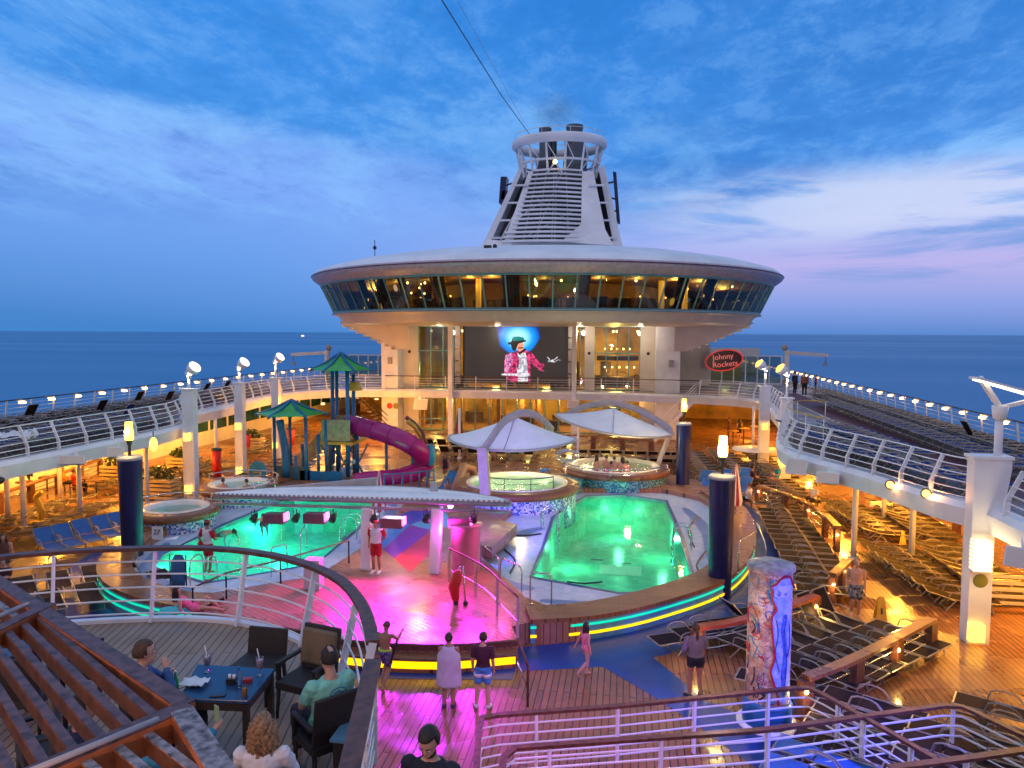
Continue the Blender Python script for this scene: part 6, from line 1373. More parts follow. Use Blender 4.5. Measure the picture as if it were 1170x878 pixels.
BASE = dict(pel=(0,0,.95), chest=(0,-.01,1.27), neck=(0,-.02,1.47), head=(0,.02,1.60),
    shL=(-.185,-.01,1.40), elL=(-.23,-.04,1.12), wrL=(-.24,.04,.87), shR=(.185,-.01,1.40), elR=(.23,-.04,1.12), wrR=(.24,.04,.87),
    hiL=(-.09,0,.92), knL=(-.10,.03,.50), anL=(-.10,-.03,.085), toL=(-.12,.16,.03), hiR=(.09,0,.92), knR=(.10,.03,.50), anR=(.10,-.03,.085), toR=(.12,.16,.03))
def pose(**k): d = dict(BASE); d.update(k); return d
SIT = pose(pel=(0,0,.54), chest=(0,-.08,.86), neck=(0,-.11,1.07), head=(0,-.06,1.21), shL=(-.185,-.10,1.0), shR=(.185,-.10,1.0), elL=(-.25,.02,.76), wrL=(-.16,.24,.70), elR=(.25,.02,.76), wrR=(.16,.24,.70),
    hiL=(-.09,.02,.52), knL=(-.13,.44,.52), anL=(-.13,.42,.09), toL=(-.14,.60,.03), hiR=(.09,.02,.52), knR=(.13,.44,.52), anR=(.13,.42,.09), toR=(.14,.60,.03))
def loft(mb, path, radii, right, n=14):
    """closed tube with elliptical rings; radii (rx along `right`, ry across)"""
    right = Vector(right); N_ = len(path); vs = []
    pts = [Vector(p) for p in path]
    for i, p in enumerate(pts):
        t = (pts[min(i+1,N_-1)] - pts[max(i-1,0)]).normalized(); a = (right - t*right.dot(t)).normalized(); b = t.cross(a); rx, ry = radii[i]
        for k in range(n): an = 2*PI*k/n; vs.append(p + a*rx*math.cos(an) + b*ry*math.sin(an))
    fs = [(i*n+k, i*n+(k+1)%n, (i+1)*n+(k+1)%n, (i+1)*n+k) for i in range(N_-1) for k in range(n)]
    fs.append(tuple(range(n-1,-1,-1))); fs.append(tuple((N_-1)*n+k for k in range(n)))
    mb.add(vs, fs, True)
def limb(mb, pts, rads, n=10):
    """joints with radii; round ends"""
    P_ = []; R_ = []
    for i in range(len(pts)-1):
        a, b = Vector(pts[i]), Vector(pts[i+1]); m = 4
        for j in range(m): u = j/m; P_.append(a.lerp(b,u)); R_.append(rads[i][0]*(1-u)+rads[i][1]*u + (rads[i][2] if len(rads[i]) > 2 else 0)*math.sin(PI*u))
    P_.append(Vector(pts[-1])); R_.append(rads[-1][1])
    d0 = (P_[0]-P_[1]).normalized(); d1 = (P_[-1]-P_[-2]).normalized()
    P_ = [P_[0]+d0*R_[0]*.6] + P_ + [P_[-1]+d1*R_[-1]*.6]; R_ = [R_[0]*.5] + R_ + [R_[-1]*.5]
    mb.tube(P_, R_, n)
def torso_path(J, inf=0., lo=0., f=1.):
    p, c, n = Vector(J['pel']), Vector(J['chest']), Vector(J['neck']); sp = (c-p)
    pts = [p-sp*.28, p-sp*.12, p+sp*.12, p+sp*.42, p+sp*.75, c+(n-c)*.22, c+(n-c)*.62, c+(n-c)*.86]
    rr_ = [(.12*f,.085),(.165*f,.115),(.155*f,.108),(.135*f,.10),(.152*f,.112),(.17*f,.112),(.165*f,.085),(.085,.065)]
    return pts, [(a+inf, b+inf) for a, b in rr_]
def hand(mb, wr, d, up, s=1., curl=.5, sg=1):
    d = Vector(d).normalized(); up = Vector(up); up = (up - d*up.dot(d)).normalized(); sd = d.cross(up)*sg
    wr = Vector(wr); mb.tube([wr, wr+d*.03*s, wr+d*.085*s], [(.024*s,.016*s),(.036*s,.016*s),(.038*s,.014*s)], 10)
    for k, (off, L_) in enumerate(((-.028,.062),(-.009,.072),(.010,.068),(.028,.052))):
        b = wr + d*.08*s + sd*off*s; c1_ = (d*math.cos(curl*.6) - up*math.sin(curl*.6)); c2_ = (d*math.cos(curl*1.7) - up*math.sin(curl*1.7))
        limb(mb, [b, b+c1_*L_*.5*s, b+c1_*L_*.5*s+c2_*L_*.5*s], [(.0092*s,.0085*s),(.0085*s,.0072*s)], 6)
    b = wr + d*.025*s - sd*.028*s; limb(mb, [b, b+(d*.6-sd*.7-up*.2).normalized()*.035*s, b+(d*.6-sd*.7-up*.2).normalized()*.035*s+(d*.85-sd*.1-up*.5).normalized()*.032*s], [(.013*s,.010*s),(.010*s,.008*s)], 6)
def person(label, loc, rz, J, h=1.72, skin=None, top=None, sleeve='short', bottom=None, leg='shorts', hair=HB, hstyle='short', voxel=.018, fat=1., shoes=None, group=None, dress=None, look=0., nod=0., hands=True, curl=.5, cat='person', clip=None, extra=None, hem=None):
    skin = skin or SKIN; t = thing('person', label, cat, (0,0,0), group=group); f = fat
    J = {k: Vector(v) for k, v in J.items()}; mb = MB()
    right = (J['shR']-J['shL']).normalized()
    tp, tr_ = torso_path(J, 0, 0, f); loft(mb, tp, tr_, right)
    limb(mb, [J['neck']-(J['neck']-J['chest'])*.25, J['neck'], J['head']-V(0,0,.06)], [(.07,.056),(.054,.052)])
    for s in 'LR':
        limb(mb, [J['sh'+s], J['el'+s], J['wr'+s]], [(.056*f**.5,.042,.004),(.042,.026,.003)])
        limb(mb, [J['hi'+s], J['kn'+s], J['an'+s]], [(.088*f,.056,.004),(.054,.036,.012)])
        an, to = J['an'+s], J['to'+s]; limb(mb, [an-(to-an)*.22-V(0,0,.03), an.lerp(to,.45)-V(0,0,.005), to], [(.038,.036),(.036,.026)])
    Hc = J['head']; fw0 = V(0,1,0)
    HM = Matrix.Rotation(look,3,'Z') @ Matrix.Rotation(nod,3,'X'); hp = lambda x,y,z: Hc + HM @ V(x,y,z)
    # skull, jaw, nose, ears
    sk = MB(); sk.ball((0,0,0), 1, 18, 12, (.077,.097,.105)); mb.add([hp(*(Vector(v)+V(0,-.012,.025))) for v in sk.v], sk.f, True)
    sk = MB(); sk.ball((0,0,0), 1, 14, 10, (.058,.07,.075)); mb.add([hp(*(Vector(v)+V(0,.022,-.05))) for v in sk.v], sk.f, True)
    mb.tube([hp(0,.082,.02), hp(0,.100,-.015), hp(0,.085,-.03)], [.009,.015,.012], 8)
    for sx in (-1,1): mb.tube([hp(sx*.076,-.01,.025), hp(sx*.084,-.015,.0), hp(sx*.076,-.008,-.03)], [(.008,.014),(.008,.018),(.006,.01)], 6)
    mb.tube([hp(-.024,.083,-.062), hp(0,.090,-.06), hp(.024,.083,-.062)], [.006,.009,.006], 6)
    if hands:
        for s, sg in (('L',1),('R',-1)):
            w_ = J['wr'+s]; d = (w_-J['el'+s]).normalized(); up = Vector((1 if s == 'R' else -1, 0, .3)) if abs(d.z) > .6 else V(0,0,1)
            hand(mb, w_, d, up, 1.0, curl, sg)
    o = mb.build('body', skin, t)
    q = o.modifiers.new('skin', 'REMESH'); q.mode = 'VOXEL'; q.voxel_size = voxel; q.use_smooth_shade = True
    q = o.modifiers.new('soft', 'SMOOTH'); q.factor = .5; q.iterations = 2
    # face
    for sx in (-1,1):
        e = MB(); e.ball(hp(sx*.031,.078,.012), .012, 8, 6); eo = e.build('eye', EYEW, t)
        e = MB(); e.ball(hp(sx*.031,.086,.012), .0062, 6, 5); e.build('iris', BLACK, eo)
        e = MB(); e.tube([hp(sx*.014,.089,.034), hp(sx*.03,.091,.038), hp(sx*.048,.078,.034)], .0045, 5); e.build('eyebrow', hair or HB, t)
    e = MB(); e.tube([hp(-.02,.092,-.058), hp(0,.0975,-.057), hp(.02,.092,-.058)], .0035, 5); e.build('mouth', mat('lips', (.3,.07,.06), .5) if 'lips' not in bpy.data.materials else bpy.data.materials['lips'], t)
    # hair: cap over the skull, face left free
    if hair:
        cap = MB(); nu, nv = 28, 16; vs = []; keep = []
        for i in range(nv+1):
            for k in range(nu):
                th = PI*i/nv; ph = 2*PI*k/nu; x, y, z = math.sin(th)*math.cos(ph), math.sin(th)*math.sin(ph), math.cos(th)
                w_ = 1.09 + .05*noise.noise(V(x*4,y*4,z*4+len(label))); vs.append(hp(.077*w_*x, .097*w_*y-.014, .105*w_*z+.027)); keep.append((x,y,z))
        fs = []
        for i in range(nv):
            for k in range(nu):
                f_ = (i*nu+k, i*nu+(k+1)%nu, (i+1)*nu+(k+1)%nu, (i+1)*nu+k); x = sum(keep[j][0] for j in f_)/4; y = sum(keep[j][1] for j in f_)/4; z = sum(keep[j][2] for j in f_)/4
                ok = z > .55 or y < .1 and z > -.45 or (abs(x) > .75 and y < .25 and z > -.1)
                if hstyle == 'bald' and (x*x*1.2 + (y+.30)**2 < .22 and z > 0): ok = False
                if hstyle == 'bald' and y > .1: ok = False
                if ok: fs.append(f_)
        cap.add(vs, fs, True); ho = cap.build('hair', hair, t, solid=.014)
        if hstyle in ('long','wavy','pony','bun'):
            lh = MB(); rd_ = random.Random(len(label))
            if hstyle == 'bun': lh.ball(hp(0,-.125,.03), .045, 12, 8)
            elif hstyle == 'pony': lh.tube([hp(0,-.11,.03), hp(0,-.15,-.03), hp(0,-.14,-.14), hp(0,-.12,-.24)], [.03,.042,.036,.012], 10)
            else:
                L_ = .34 if hstyle == 'long' else .27
                for k in range(26 if hstyle == 'wavy' else 18):
                    a = R(-20 + 220*(k+rd_.uniform(-.3,.3))/(25 if hstyle == 'wavy' else 17)) + PI; r_ = .092; x, y = r_*math.cos(a)*.95, r_*math.sin(a)-.012; wv = .02 if hstyle == 'wavy' else .004
                    pts = []
                    for m_ in range(8):
                        u = m_/7; pts.append(hp(x*(1+.35*u)+wv*math.sin(m_*2.1+k*1.7), y*(1+.25*u)+wv*math.cos(m_*2.3+k), .06-L_*u))
                    lh.tube(pts, [.012,.022,.026,.026,.026,.024,.018,.006] if hstyle == 'wavy' else [.01,.018,.02,.02,.018,.016,.012,.004], 6)
            lh.build('hair_lengths', hair, ho)
    # clothes
    if top is not None:
        cb = MB(); tp, tr_ = torso_path(J, .017, 0, f); i0 = 0 if hem is None else hem
        loft(cb, tp[i0:], tr_[i0:], right)
        for s in 'LR':
            sh, el, wr = J['sh'+s], J['el'+s], J['wr'+s]
            if sleeve == 'short': limb(cb, [sh, sh.lerp(el,.72)], [(.074*f**.5,.066)])
            elif sleeve == 'long': limb(cb, [sh, el, wr.lerp(el,.06)], [(.074*f**.5,.058),(.056,.042)])
        o = cb.build('shirt', top, t); q = o.modifiers.new('skin', 'REMESH'); q.mode = 'VOXEL'; q.voxel_size = voxel*.9; q.use_smooth_shade = True; q = o.modifiers.new('soft','SMOOTH'); q.factor = .5; q.iterations = 2
    if bottom is not None:
        cb = MB(); tp, tr_ = torso_path(J, .022, 0, f); loft(cb, tp[:3], tr_[:3], right)
        for s in 'LR':
            hi, kn, an = J['hi'+s], J['kn'+s], J['an'+s]
            if leg == 'shorts': limb(cb, [hi, hi.lerp(kn,.78)], [(.105*f,.092)])
            elif leg == 'brief': limb(cb, [hi, hi.lerp(kn,.15)], [(.10*f,.094)])
            elif leg == 'short': limb(cb, [hi, hi.lerp(kn,.42)], [(.106*f,.098)])
            else: limb(cb, [hi, kn, an.lerp(kn,.1)], [(.104*f,.074),(.072,.058)])
        o = cb.build('trousers' if leg == 'long' else 'shorts', bottom, t); q = o.modifiers.new('skin', 'REMESH'); q.mode = 'VOXEL'; q.voxel_size = voxel*.9; q.use_smooth_shade = True; q = o.modifiers.new('soft','SMOOTH'); q.factor = .5; q.iterations = 2
    if dress is not None:       # draped towel / dress hanging to a height
        cb = MB(); ps = [J['chest']+(J['neck']-J['chest'])*.95, J['chest']+(J['neck']-J['chest'])*.6, J['chest'], J['pel'], V(0,0,dress[1]+.02)]; ps[-1].x = J['pel'].x; ps[-1].y = J['pel'].y
        n_ = 36; vs = []; path = smooth_path(ps, .06)
        for i, q in enumerate(path):
            u = i/(len(path)-1); w_ = .10 + .15*min(1,u*4) + .03*u; d_ = .09+.06*min(1,u*3)+.03*u
            for k in range(n_): a = 2*PI*k/n_; fo = 1+.05*math.sin(a*7+u*2)*u; vs.append(q + right*w_*math.cos(a)*fo + V(0,1,0)*d_*math.sin(a)*fo)
        cb.add(vs, [(i*n_+k, i*n_+(k+1)%n_, (i+1)*n_+(k+1)%n_, (i+1)*n_+k) for i in range(len(path)-1) for k in range(n_)], True); cb.build('wrap', dress[0], t, solid=.012)
    if shoes is not None:
        for s in 'LR':
            cb = MB(); an, to = J['an'+s], J['to'+s]; limb(cb, [an-(to-an)*.2-V(0,0,.03), an.lerp(to,.5)-V(0,0,.012), to+(to-an)*.08], [(.05,.05),(.05,.038)]); o = cb.build('shoe', shoes, t); o.scale = (1,1,1)
    if voxel < .02 and (top is not None or bottom is not None):
        for ch in children(t):
            if ch.name.split('.')[0] in ('shirt','trousers','shorts'):
                q = ch.modifiers.new('folds', 'DISPLACE'); q.texture = FOLD; q.strength = .030; q.mid_level = .5; q.texture_coords = 'LOCAL'
    if extra: extra(t, J, hp)
    k = h/1.72; t.scale = (k,k,k); t.location = loc; t.rotation_euler = (0,0,rz); return t
def face(px, py, z): return P(px, py, z)
AW = R(0)       # looking away from the camera is +Y
red = cloth('red', (.45,.01,.02)); wht = cloth('white', (.7,.7,.72)); 
def lifeg(t, J, hp):
    MB().tube([V(.19,.06,1.42), V(.0,-.14,1.3), V(-.17,.02,1.08)], .014, 6).build('strap', NAVY, t)
    MB().tube([J['wrL']+V(.14,-.12,.05), J['wrL']+V(-.12,.05,-.05), J['wrL']+V(-.3,.15,-.12)], [(.06,.09),(.07,.1),(.05,.08)], 10).build('rescue_tube', REDP, t)
    MB().ball(hp(0,-.01,.075), .098, 14, 8, (.95,1.1,.6)).build('cap', REDP, t)
def raglan(t, J, hp):
    for s in 'LR': MB().tube([J['sh'+s]+V(0,0,.02), J['sh'+s].lerp(J['el'+s],.8)], [.086,.072], 10).build('sleeve', red, t)
def guard2(t, J, hp):
    raglan(t, J, hp); MB().ball(hp(0,-.01,.075), .098, 14, 8, (.95,1.1,.6)).build('cap', REDP, t)
def guard1(t, J, hp): raglan(t, J, hp); lifeg(t, J, hp)
person('lifeguard in white top and red shorts carrying a red rescue tube at the left pool', P(240,655,.345), R(-20), pose(elL=(-.32,-.05,1.14), wrL=(-.36,.04,.93), elR=(.31,.02,1.15), wrR=(.22,.2,1.1)), 1.74, SKIN2, wht, 'short', red, 'shorts', HB, 'short', extra=guard1)
person('lifeguard in white top and red shorts between the stage columns', P(432,655,.55), R(178), pose(elL=(-.26,-.10,1.15), wrL=(-.12,-.16,1.0), elR=(.26,-.10,1.15), wrR=(.2,.12,.93)), 1.72, SKIN2, wht, 'short', red, 'shorts', HB, 'short', shoes=WHITE, extra=guard2)
def waist(t, J, hp):
    tp, tr_ = torso_path(J, .03); mb = MB(); loft(mb, [tp[2]-V(0,0,.02), tp[2]+V(0,0,.03)], [tr_[2], tr_[2]], V(1,0,0), 20); mb.build('waistband', cloth('lime', (.45,.8,.1)), t)
person('shirtless boy in purple swim shorts stepping in the magenta light', P(443,785,0), R(-12), pose(head=(0,.10,1.55), neck=(0,.06,1.44), chest=(0,.03,1.25), shL=(-.18,.04,1.37), shR=(.18,.04,1.37), elL=(-.24,.16,1.14), wrL=(-.16,.34,1.08), elR=(.26,.22,1.22), wrR=(.26,.42,1.34), knL=(-.1,.22,.5), anL=(-.1,.02,.12), toL=(-.1,.16,.03), knR=(.1,.05,.5), anR=(.1,-.32,.12), toR=(.1,-.2,.03)), 1.55, SKIN2, None, None, cloth('purple_print', (.05,.03,.25), (.3,.25,.5), 14), 'shorts', HBR, 'short', nod=R(-35), extra=waist)
person('person wrapped in a long pale towel standing in magenta light', P(516,809,0), R(6), pose(elL=(-.2,.05,1.15), wrL=(-.1,.2,1.2), elR=(.2,.05,1.15), wrR=(.1,.2,1.2)), 1.66, SKIN2, None, None, cloth('dk', (.03,.03,.05)), 'short', HB, 'bun', dress=(cloth('towel', (.55,.5,.62)), .52), shoes=cloth('dk', (.03,.03,.05)))
def hemband(t, J, hp):
    mb = MB()
    for s in 'LR': hi, kn = J['hi'+s], J['kn'+s]; mb.tube([hi.lerp(kn,.25), hi.lerp(kn,.45)], .108, 14)
    mb.build('white_stripe', wht, t)
person('boy in a dark maroon T-shirt and blue shorts standing on the deck', P(555,809,0), R(0), pose(anL=(-.14,-.05,.085), toL=(-.22,.1,.03), knL=(-.12,.02,.5), anR=(.13,-.05,.085), toR=(.16,.11,.03)), 1.68, SKIN, cloth('maroon', (.05,.01,.025)), 'short', cloth('sky', (.06,.25,.6)), 'shorts', HB, 'short', shoes=cloth('shoe_white', (.6,.58,.6)), extra=hemband)
person('girl in a pink patterned swimsuit walking on the deck', P(672,773,0), R(-60), pose(knL=(-.1,.12,.5), anL=(-.09,.06,.085), toL=(-.1,.22,.03), knR=(.1,.0,.5), anR=(.1,-.32,.2), toR=(.1,-.26,.05), elL=(-.25,-.1,1.15), wrL=(-.28,-.2,.95)), 1.32, SKIN, cloth('pinkpat', (.7,.12,.25), (.8,.4,.45), 16), 'none', cloth('pinkpat', (.7,.12,.25)), 'brief', HB, 'long')
person('woman in a grey sweatshirt and dark shorts with black trainers', P(797,797,0), R(10), pose(anL=(-.14,-.03,.085), toL=(-.2,.12,.03), knL=(-.12,.03,.5), anR=(.12,-.03,.085), toR=(.14,.14,.03), elL=(-.28,-.02,1.15), wrL=(-.26,.1,.95), elR=(.25,.05,1.15), wrR=(.12,.2,1.1)), 1.70, SKIN2, cloth('greyhood', (.16,.13,.17)), 'long', cloth('black', (.012,.012,.02)), 'short', HBR, 'pony', shoes=BLACK, fat=1.12)
person('shirtless man in dark floral shorts walking on the wet deck', P(979,706,0), R(172), pose(knL=(-.1,.05,.5), anL=(-.1,-.03,.085), knR=(.1,.15,.52), anR=(.1,-.1,.10), toR=(.11,.06,.03)), 1.74, SKIN, None, None, cloth('floral', (.015,.018,.03), (.35,.35,.4), 12), 'shorts', HG, 'bald', fat=1.12)
# terrace group
def beard(t, J, hp):
    mb = MB(); mb.ball((0,0,0), 1, 14, 10, (.061,.06,.055)); vs = [hp(*(Vector(v)+V(0,.03,-.068))) for v in mb.v]; m2 = MB(); m2.add(vs, mb.f, True); m2.build('beard', HB, t)
person('bearded man in a dark shirt climbing the stairs at the bottom', V(5.74,5.78,3.2), R(172), pose(knL=(-.1,.2,.62), anL=(-.1,.15,.25), toL=(-.1,.33,.2)), 1.74, SKIN, cloth('navy_shirt', (.012,.016,.03)), 'short', cloth('black', (.012,.012,.02)), 'long', HB, 'short', .011, shoes=BLACK, nod=R(-28), extra=beard)
def logo(t, J, hp):
    mb = MB(); c = J['chest']+V(.02,-.155,.06); mb.tube([c+V(.085*math.cos(a*.2618), -.0, .05*math.sin(a*.2618)) for a in range(24)], .005, 5, closed=True); mb.tube([c+V(-.05,0,0), c+V(0,0,.02), c+V(.05,0,-.01)], .006, 5); mb.build('shirt_print', cloth('logo_blue', (.02,.12,.3)), t)
ZT = 3.6
mn = P(375,752,4.85)
person('balding man in a mint green T-shirt seated in a wicker chair', V(mn.x-.02,mn.y+.05,ZT), R(48), SIT, 1.76, SKIN, cloth('mint', (.22,.62,.48)), 'short', cloth('black', (.012,.012,.02)), 'long', HB, 'bald', .011, fat=1.18, extra=logo)
wm = P(303,820,4.85)
person('woman with wavy blonde hair in a white blouse seated with her back turned', V(wm.x,wm.y+.05,ZT), R(10), SIT, 1.66, SKIN, cloth('blouse', (.72,.74,.8)), 'long', cloth('black', (.012,.012,.02)), 'long', HBL, 'wavy', .011)
bm = P(176,738,4.9)
person('man in a blue fleece seated with his hand at his chin', V(bm.x,bm.y,ZT), R(-42), pose(**{**SIT, 'elR':V(.2,.14,.80), 'wrR':V(.06,.12,1.02), 'elL':V(-.2,.15,.80), 'wrL':V(.0,.16,.95)}), 1.76, SKIN, cloth('fleece', (.03,.10,.26)), 'long', cloth('black', (.012,.012,.02)), 'long', HBR, 'short', .011, look=R(-10))
ph = P(250,826,4.70) - Matrix.Rotation(R(-32),3,'Z') @ V(.25,.42,0); ph.y -= .25
def phone(t, J, hp):
    w_ = J['wrR']; mb = MB(); mb.box(w_+V(.0,.03,.14), (.075,.012,.15)); mb.build('phone', mat('phone_case', (.35,.5,.25), .3), t, bev=.004)
person('person in a blue long sleeve holding up a phone under the pergola', V(ph.x,ph.y+.25,ZT), R(-32), pose(**{**SIT, 'elR':V(.28,.22,.92), 'wrR':V(.25,.42,1.08)}), 1.66, SKIN, cloth('tealblue', (.03,.25,.45)), 'long', cloth('denim', (.04,.16,.3)), 'long', HBR, 'short', .011, extra=phone, curl=1.0)
dk = P(108,800,4.85)
person('person in dark navy seated under the wooden pergola', V(dk.x,dk.y,ZT), R(-50), SIT, 1.7, SKIN2, cloth('darknavy', (.008,.014,.06)), 'long', cloth('black', (.012,.012,.02)), 'long', HB, 'short', .012)
# other poolside people
LIE = pose(pel=(0,0,.25), chest=(0,-.22,.42), neck=(0,-.36,.58), head=(0,-.38,.74), shL=(-.18,-.32,.54), shR=(.18,-.32,.54), elL=(-.28,-.3,.3), wrL=(-.3,-.12,.1), elR=(.28,-.3,.3), wrR=(.3,-.12,.1), hiL=(-.09,0,.22), knL=(-.13,.4,.42), anL=(-.13,.72,.1), toL=(-.13,.9,.1), hiR=(.09,0,.22), knR=(.13,.42,.2), anR=(.13,.84,.08), toR=(.13,.98,.16))
person('woman in pink with long dark hair sitting by the left pool steps', P(222,703,.55), R(-60), LIE, 1.62, SKIN, cloth('pinktop', (.75,.15,.3)), 'none', cloth('pinktop', (.75,.15,.3)), 'short', HB, 'long')
towel(P(205,700,.58),(.9,.7),.5,mat('turquoise_towel',(.05,.5,.5),.9),'turquoise towel spread beside the woman in pink', crumple=.1)
person('woman with light hair standing at the left frame edge', P(8,668,0), R(-150), pose(), 1.66, SKIN, cloth('brownt', (.12,.05,.04)), 'none', cloth('brownt', (.12,.05,.04)), 'short', HBR, 'wavy', .03)
person('person in dark clothes with arms folded at the left frame edge', P(9,700,0), R(-170), pose(elL=(-.22,.1,1.14), wrL=(.05,.2,1.16), elR=(.22,.1,1.14), wrR=(-.05,.22,1.12)), 1.6, SKIN, cloth('dkred', (.05,.01,.015)), 'short', cloth('black', (.012,.012,.02)), 'long', HB, 'short', .03)
for px_, py, z, lab, hs in ((268,608,.27,'dark haired swimmer nearest in the left pool','bun'),(302,590,.27,'swimmer further back in the left pool, just under the canopy','short')):
    p_ = P(px_,py+2,z); rz_ = R(-110 if px_ == 268 else 30); person(lab, V(p_.x,p_.y,-.07) - Matrix.Rotation(rz_,3,'Z')@V(0,1.5,0), rz_, pose(elL=(-.35,.25,1.36), wrL=(-.3,.5,1.36), elR=(.35,.25,1.36), wrR=(.3,.5,1.36)), 1.7, SKIN, None, None, red, 'short', HB, hs, .03).rotation_euler = (R(-75), 0, rz_)
for k, (px_, py, lab, hs, dy) in enumerate(((661,530,'bather with long dark hair leaning forward at the left of the crowded hot tub','long',.5),(684,532,'broad shouldered bather seen from behind in the crowded hot tub','short',.55),(695,533,'smaller bather between the two men in the crowded hot tub','short',.25),(702,535,'bather with bare back in the middle of the crowded hot tub','short',.5),(721,533,'bather with dark long hair right of centre in the crowded hot tub','long',.5),(730,536,'bather holding the rim at the right of the crowded hot tub','short',.3),(739,537,'bather in a pink top at the right end of the crowded hot tub','short',.3))):
    p_ = P(px_, py+14, 1.2); ang = math.atan2(p_.y-39.2, p_.x-6.8); rr_ = min(1.75, math.hypot(p_.x-6.8, p_.y-39.2)); x, y = 6.8+rr_*math.cos(ang), 39.2+rr_*math.sin(ang)
    person(lab, V(x, y, 1.25-1.36+dy), R(20*(k-3)), pose(), 1.62, SKIN2 if k % 2 else SKIN, cloth('pinktop', (.75,.15,.3)) if k == 6 else None, 'none', red, 'short', HB, hs, .035, hands=False)
for px_, py, lab in ((256,552,'bather in the foaming left hot tub, on its left'),(283,553,'bather in the foaming left hot tub, on its right')):
    p_ = P(px_, py+6, 1.1); person(lab, V(p_.x,p_.y,-.05), R(0 if px_ == 256 else 60), pose(), 1.6, SKIN, None, None, red, 'short', HBR if px_ == 256 else HB, 'short', .035, hands=False)
kid = P(513,578,.0)
person('child in a swimsuit walking on the blue splash floor by the toddler slide', kid, R(30), pose(knL=(-.1,.12,.5)), 1.3, SKIN, cloth('swimy', (.3,.2,.05)), 'none', cloth('swimy', (.3,.2,.05)), 'brief', HBR, 'pony', .03, hands=False)
person('woman in swimwear standing beyond the splash floor', P(510,553,0), R(160), pose(), 1.65, SKIN2, cloth('swimd', (.04,.02,.03)), 'none', cloth('swimd', (.04,.02,.03)), 'brief', HBR, 'long', .03, hands=False)
# upper deck and far people
person('person in a black coat at the outer part of the right upper deck', P(908,451,3.6), R(-60), pose(), 1.75, SKIN, cloth('blackcoat', (.01,.01,.015)), 'long', cloth('blackcoat', (.01,.01,.015)), 'long', HB, 'short', .03, fat=1.2, hands=False)
person('person in an orange lit jacket beside the person in black, right upper deck', P(919,453,3.6), R(170), pose(), 1.75, SKIN, cloth('orangej', (.25,.08,.04)), 'long', cloth('blackcoat', (.01,.01,.015)), 'long', HBR, 'short', .03, hands=False)
person('small person in red beside the right outer rail', P(932,447,3.6), R(90), pose(), 1.3, SKIN, cloth('red', (.45,.01,.02)), 'short', cloth('blackcoat', (.01,.01,.015)), 'long', HB, 'short', .03, hands=False)
person('woman in a black dress walking under the far right deck', P(845,503,0), R(20), pose(), 1.68, SKIN, cloth('blackcoat', (.01,.01,.015)), 'none', cloth('blackcoat', (.01,.01,.015)), 'shorts', HB, 'long', .035, hands=False)
person('person seated at a bar table beside the woman in black', P(833,502,0), R(90), pose(), 1.7, SKIN2, cloth('brownt', (.12,.05,.04)), 'short', cloth('brownt', (.12,.05,.04)), 'long', HB, 'short', .035, hands=False)
def stool(p, lab, rz=0):
    t = thing('stool', lab, 'stool', p); M = Matrix.Rotation(rz,3,'Z'); MB().box((p.x,p.y,p.z+.43),(.42,.42,.05),rz=rz).build('seat', TEAKRAIL, t, bev=.01)
    for a, b in ((-1,-1),(1,-1),(1,1),(-1,1)): q = p + M@V(.17*a,.17*b,0); MB().cyl(q, q+V(0,0,.41), .02, 8).build('leg', DARKM, t)
sp_ = P(888,558,0); person('person in a teal shirt sitting with crossed legs in the right walkway', sp_, R(100), SIT, 1.72, SKIN2, cloth('teal', (.03,.3,.3)), 'short', cloth('khaki', (.3,.15,.08)), 'shorts', HB, 'short', .03); stool(sp_, 'stool under the person in the teal shirt')
sp_ = P(862,560,0); person('person in dark clothes sitting on a stool in the right walkway', sp_, R(-80), SIT, 1.68, SKIN2, cloth('dkred', (.05,.01,.015)), 'short', cloth('blackcoat', (.01,.01,.015)), 'long', HB, 'short', .03); stool(sp_, 'stool left of the person in the teal shirt')
sp_ = P(855,580,0); person('person in a pale shirt sitting low by the first dark lounger of the long block', sp_+V(0,0,-.1), R(60), SIT, 1.65, SKIN, wht, 'short', cloth('blackcoat', (.01,.01,.015)), 'shorts', HBR, 'short', .03); stool(sp_+V(0,0,-.1), 'low stool under the person in the pale shirt')
sp_ = P(930,583,0); person('person in a white shirt sitting behind the curved barrier', sp_, R(120), SIT, 1.65, SKIN, wht, 'short', cloth('blackcoat', (.01,.01,.015)), 'shorts', HB, 'short', .03); stool(sp_, 'stool behind the curved barrier')
for px_, py, lab, c_, rz in ((32,562,'person in dark clothes sitting at the left bar tables','blackcoat',60),(75,563,'person in an orange top among the left bar tables','orangeb',-60),(88,566,'person in a red top among the left bar tables','redt',-30),(5,568,'person in dark red sitting at the far left tables','dkred2',20)):
    col = {'blackcoat':(.01,.01,.015),'orangeb':(.7,.22,.02),'redt':(.5,.02,.02),'dkred2':(.15,.02,.03)}[c_]; p_ = P(px_, py, 0); person(lab, p_, R(rz), SIT, 1.7, SKIN2, cloth(c_, col), 'long', cloth('blackcoat', (.01,.01,.015)), 'long', HB, 'short', .03); stool(p_, 'stool under the ' + lab.split(' sitting')[0].split(' among')[0])
    t = thing('bistro_table', 'small round table beside the ' + lab.split(' sitting')[0].split(' among')[0], 'table', p_+V(.9,.3,0)); q = p_+V(.9,.3,0); MB().cyl(q, q+V(0,0,.7), .04, 8).build('leg', DARKM, t); MB().cyl(q+V(0,0,.7), q+V(0,0,.74), .38, 20).build('table_top', TEAKRAIL, t)
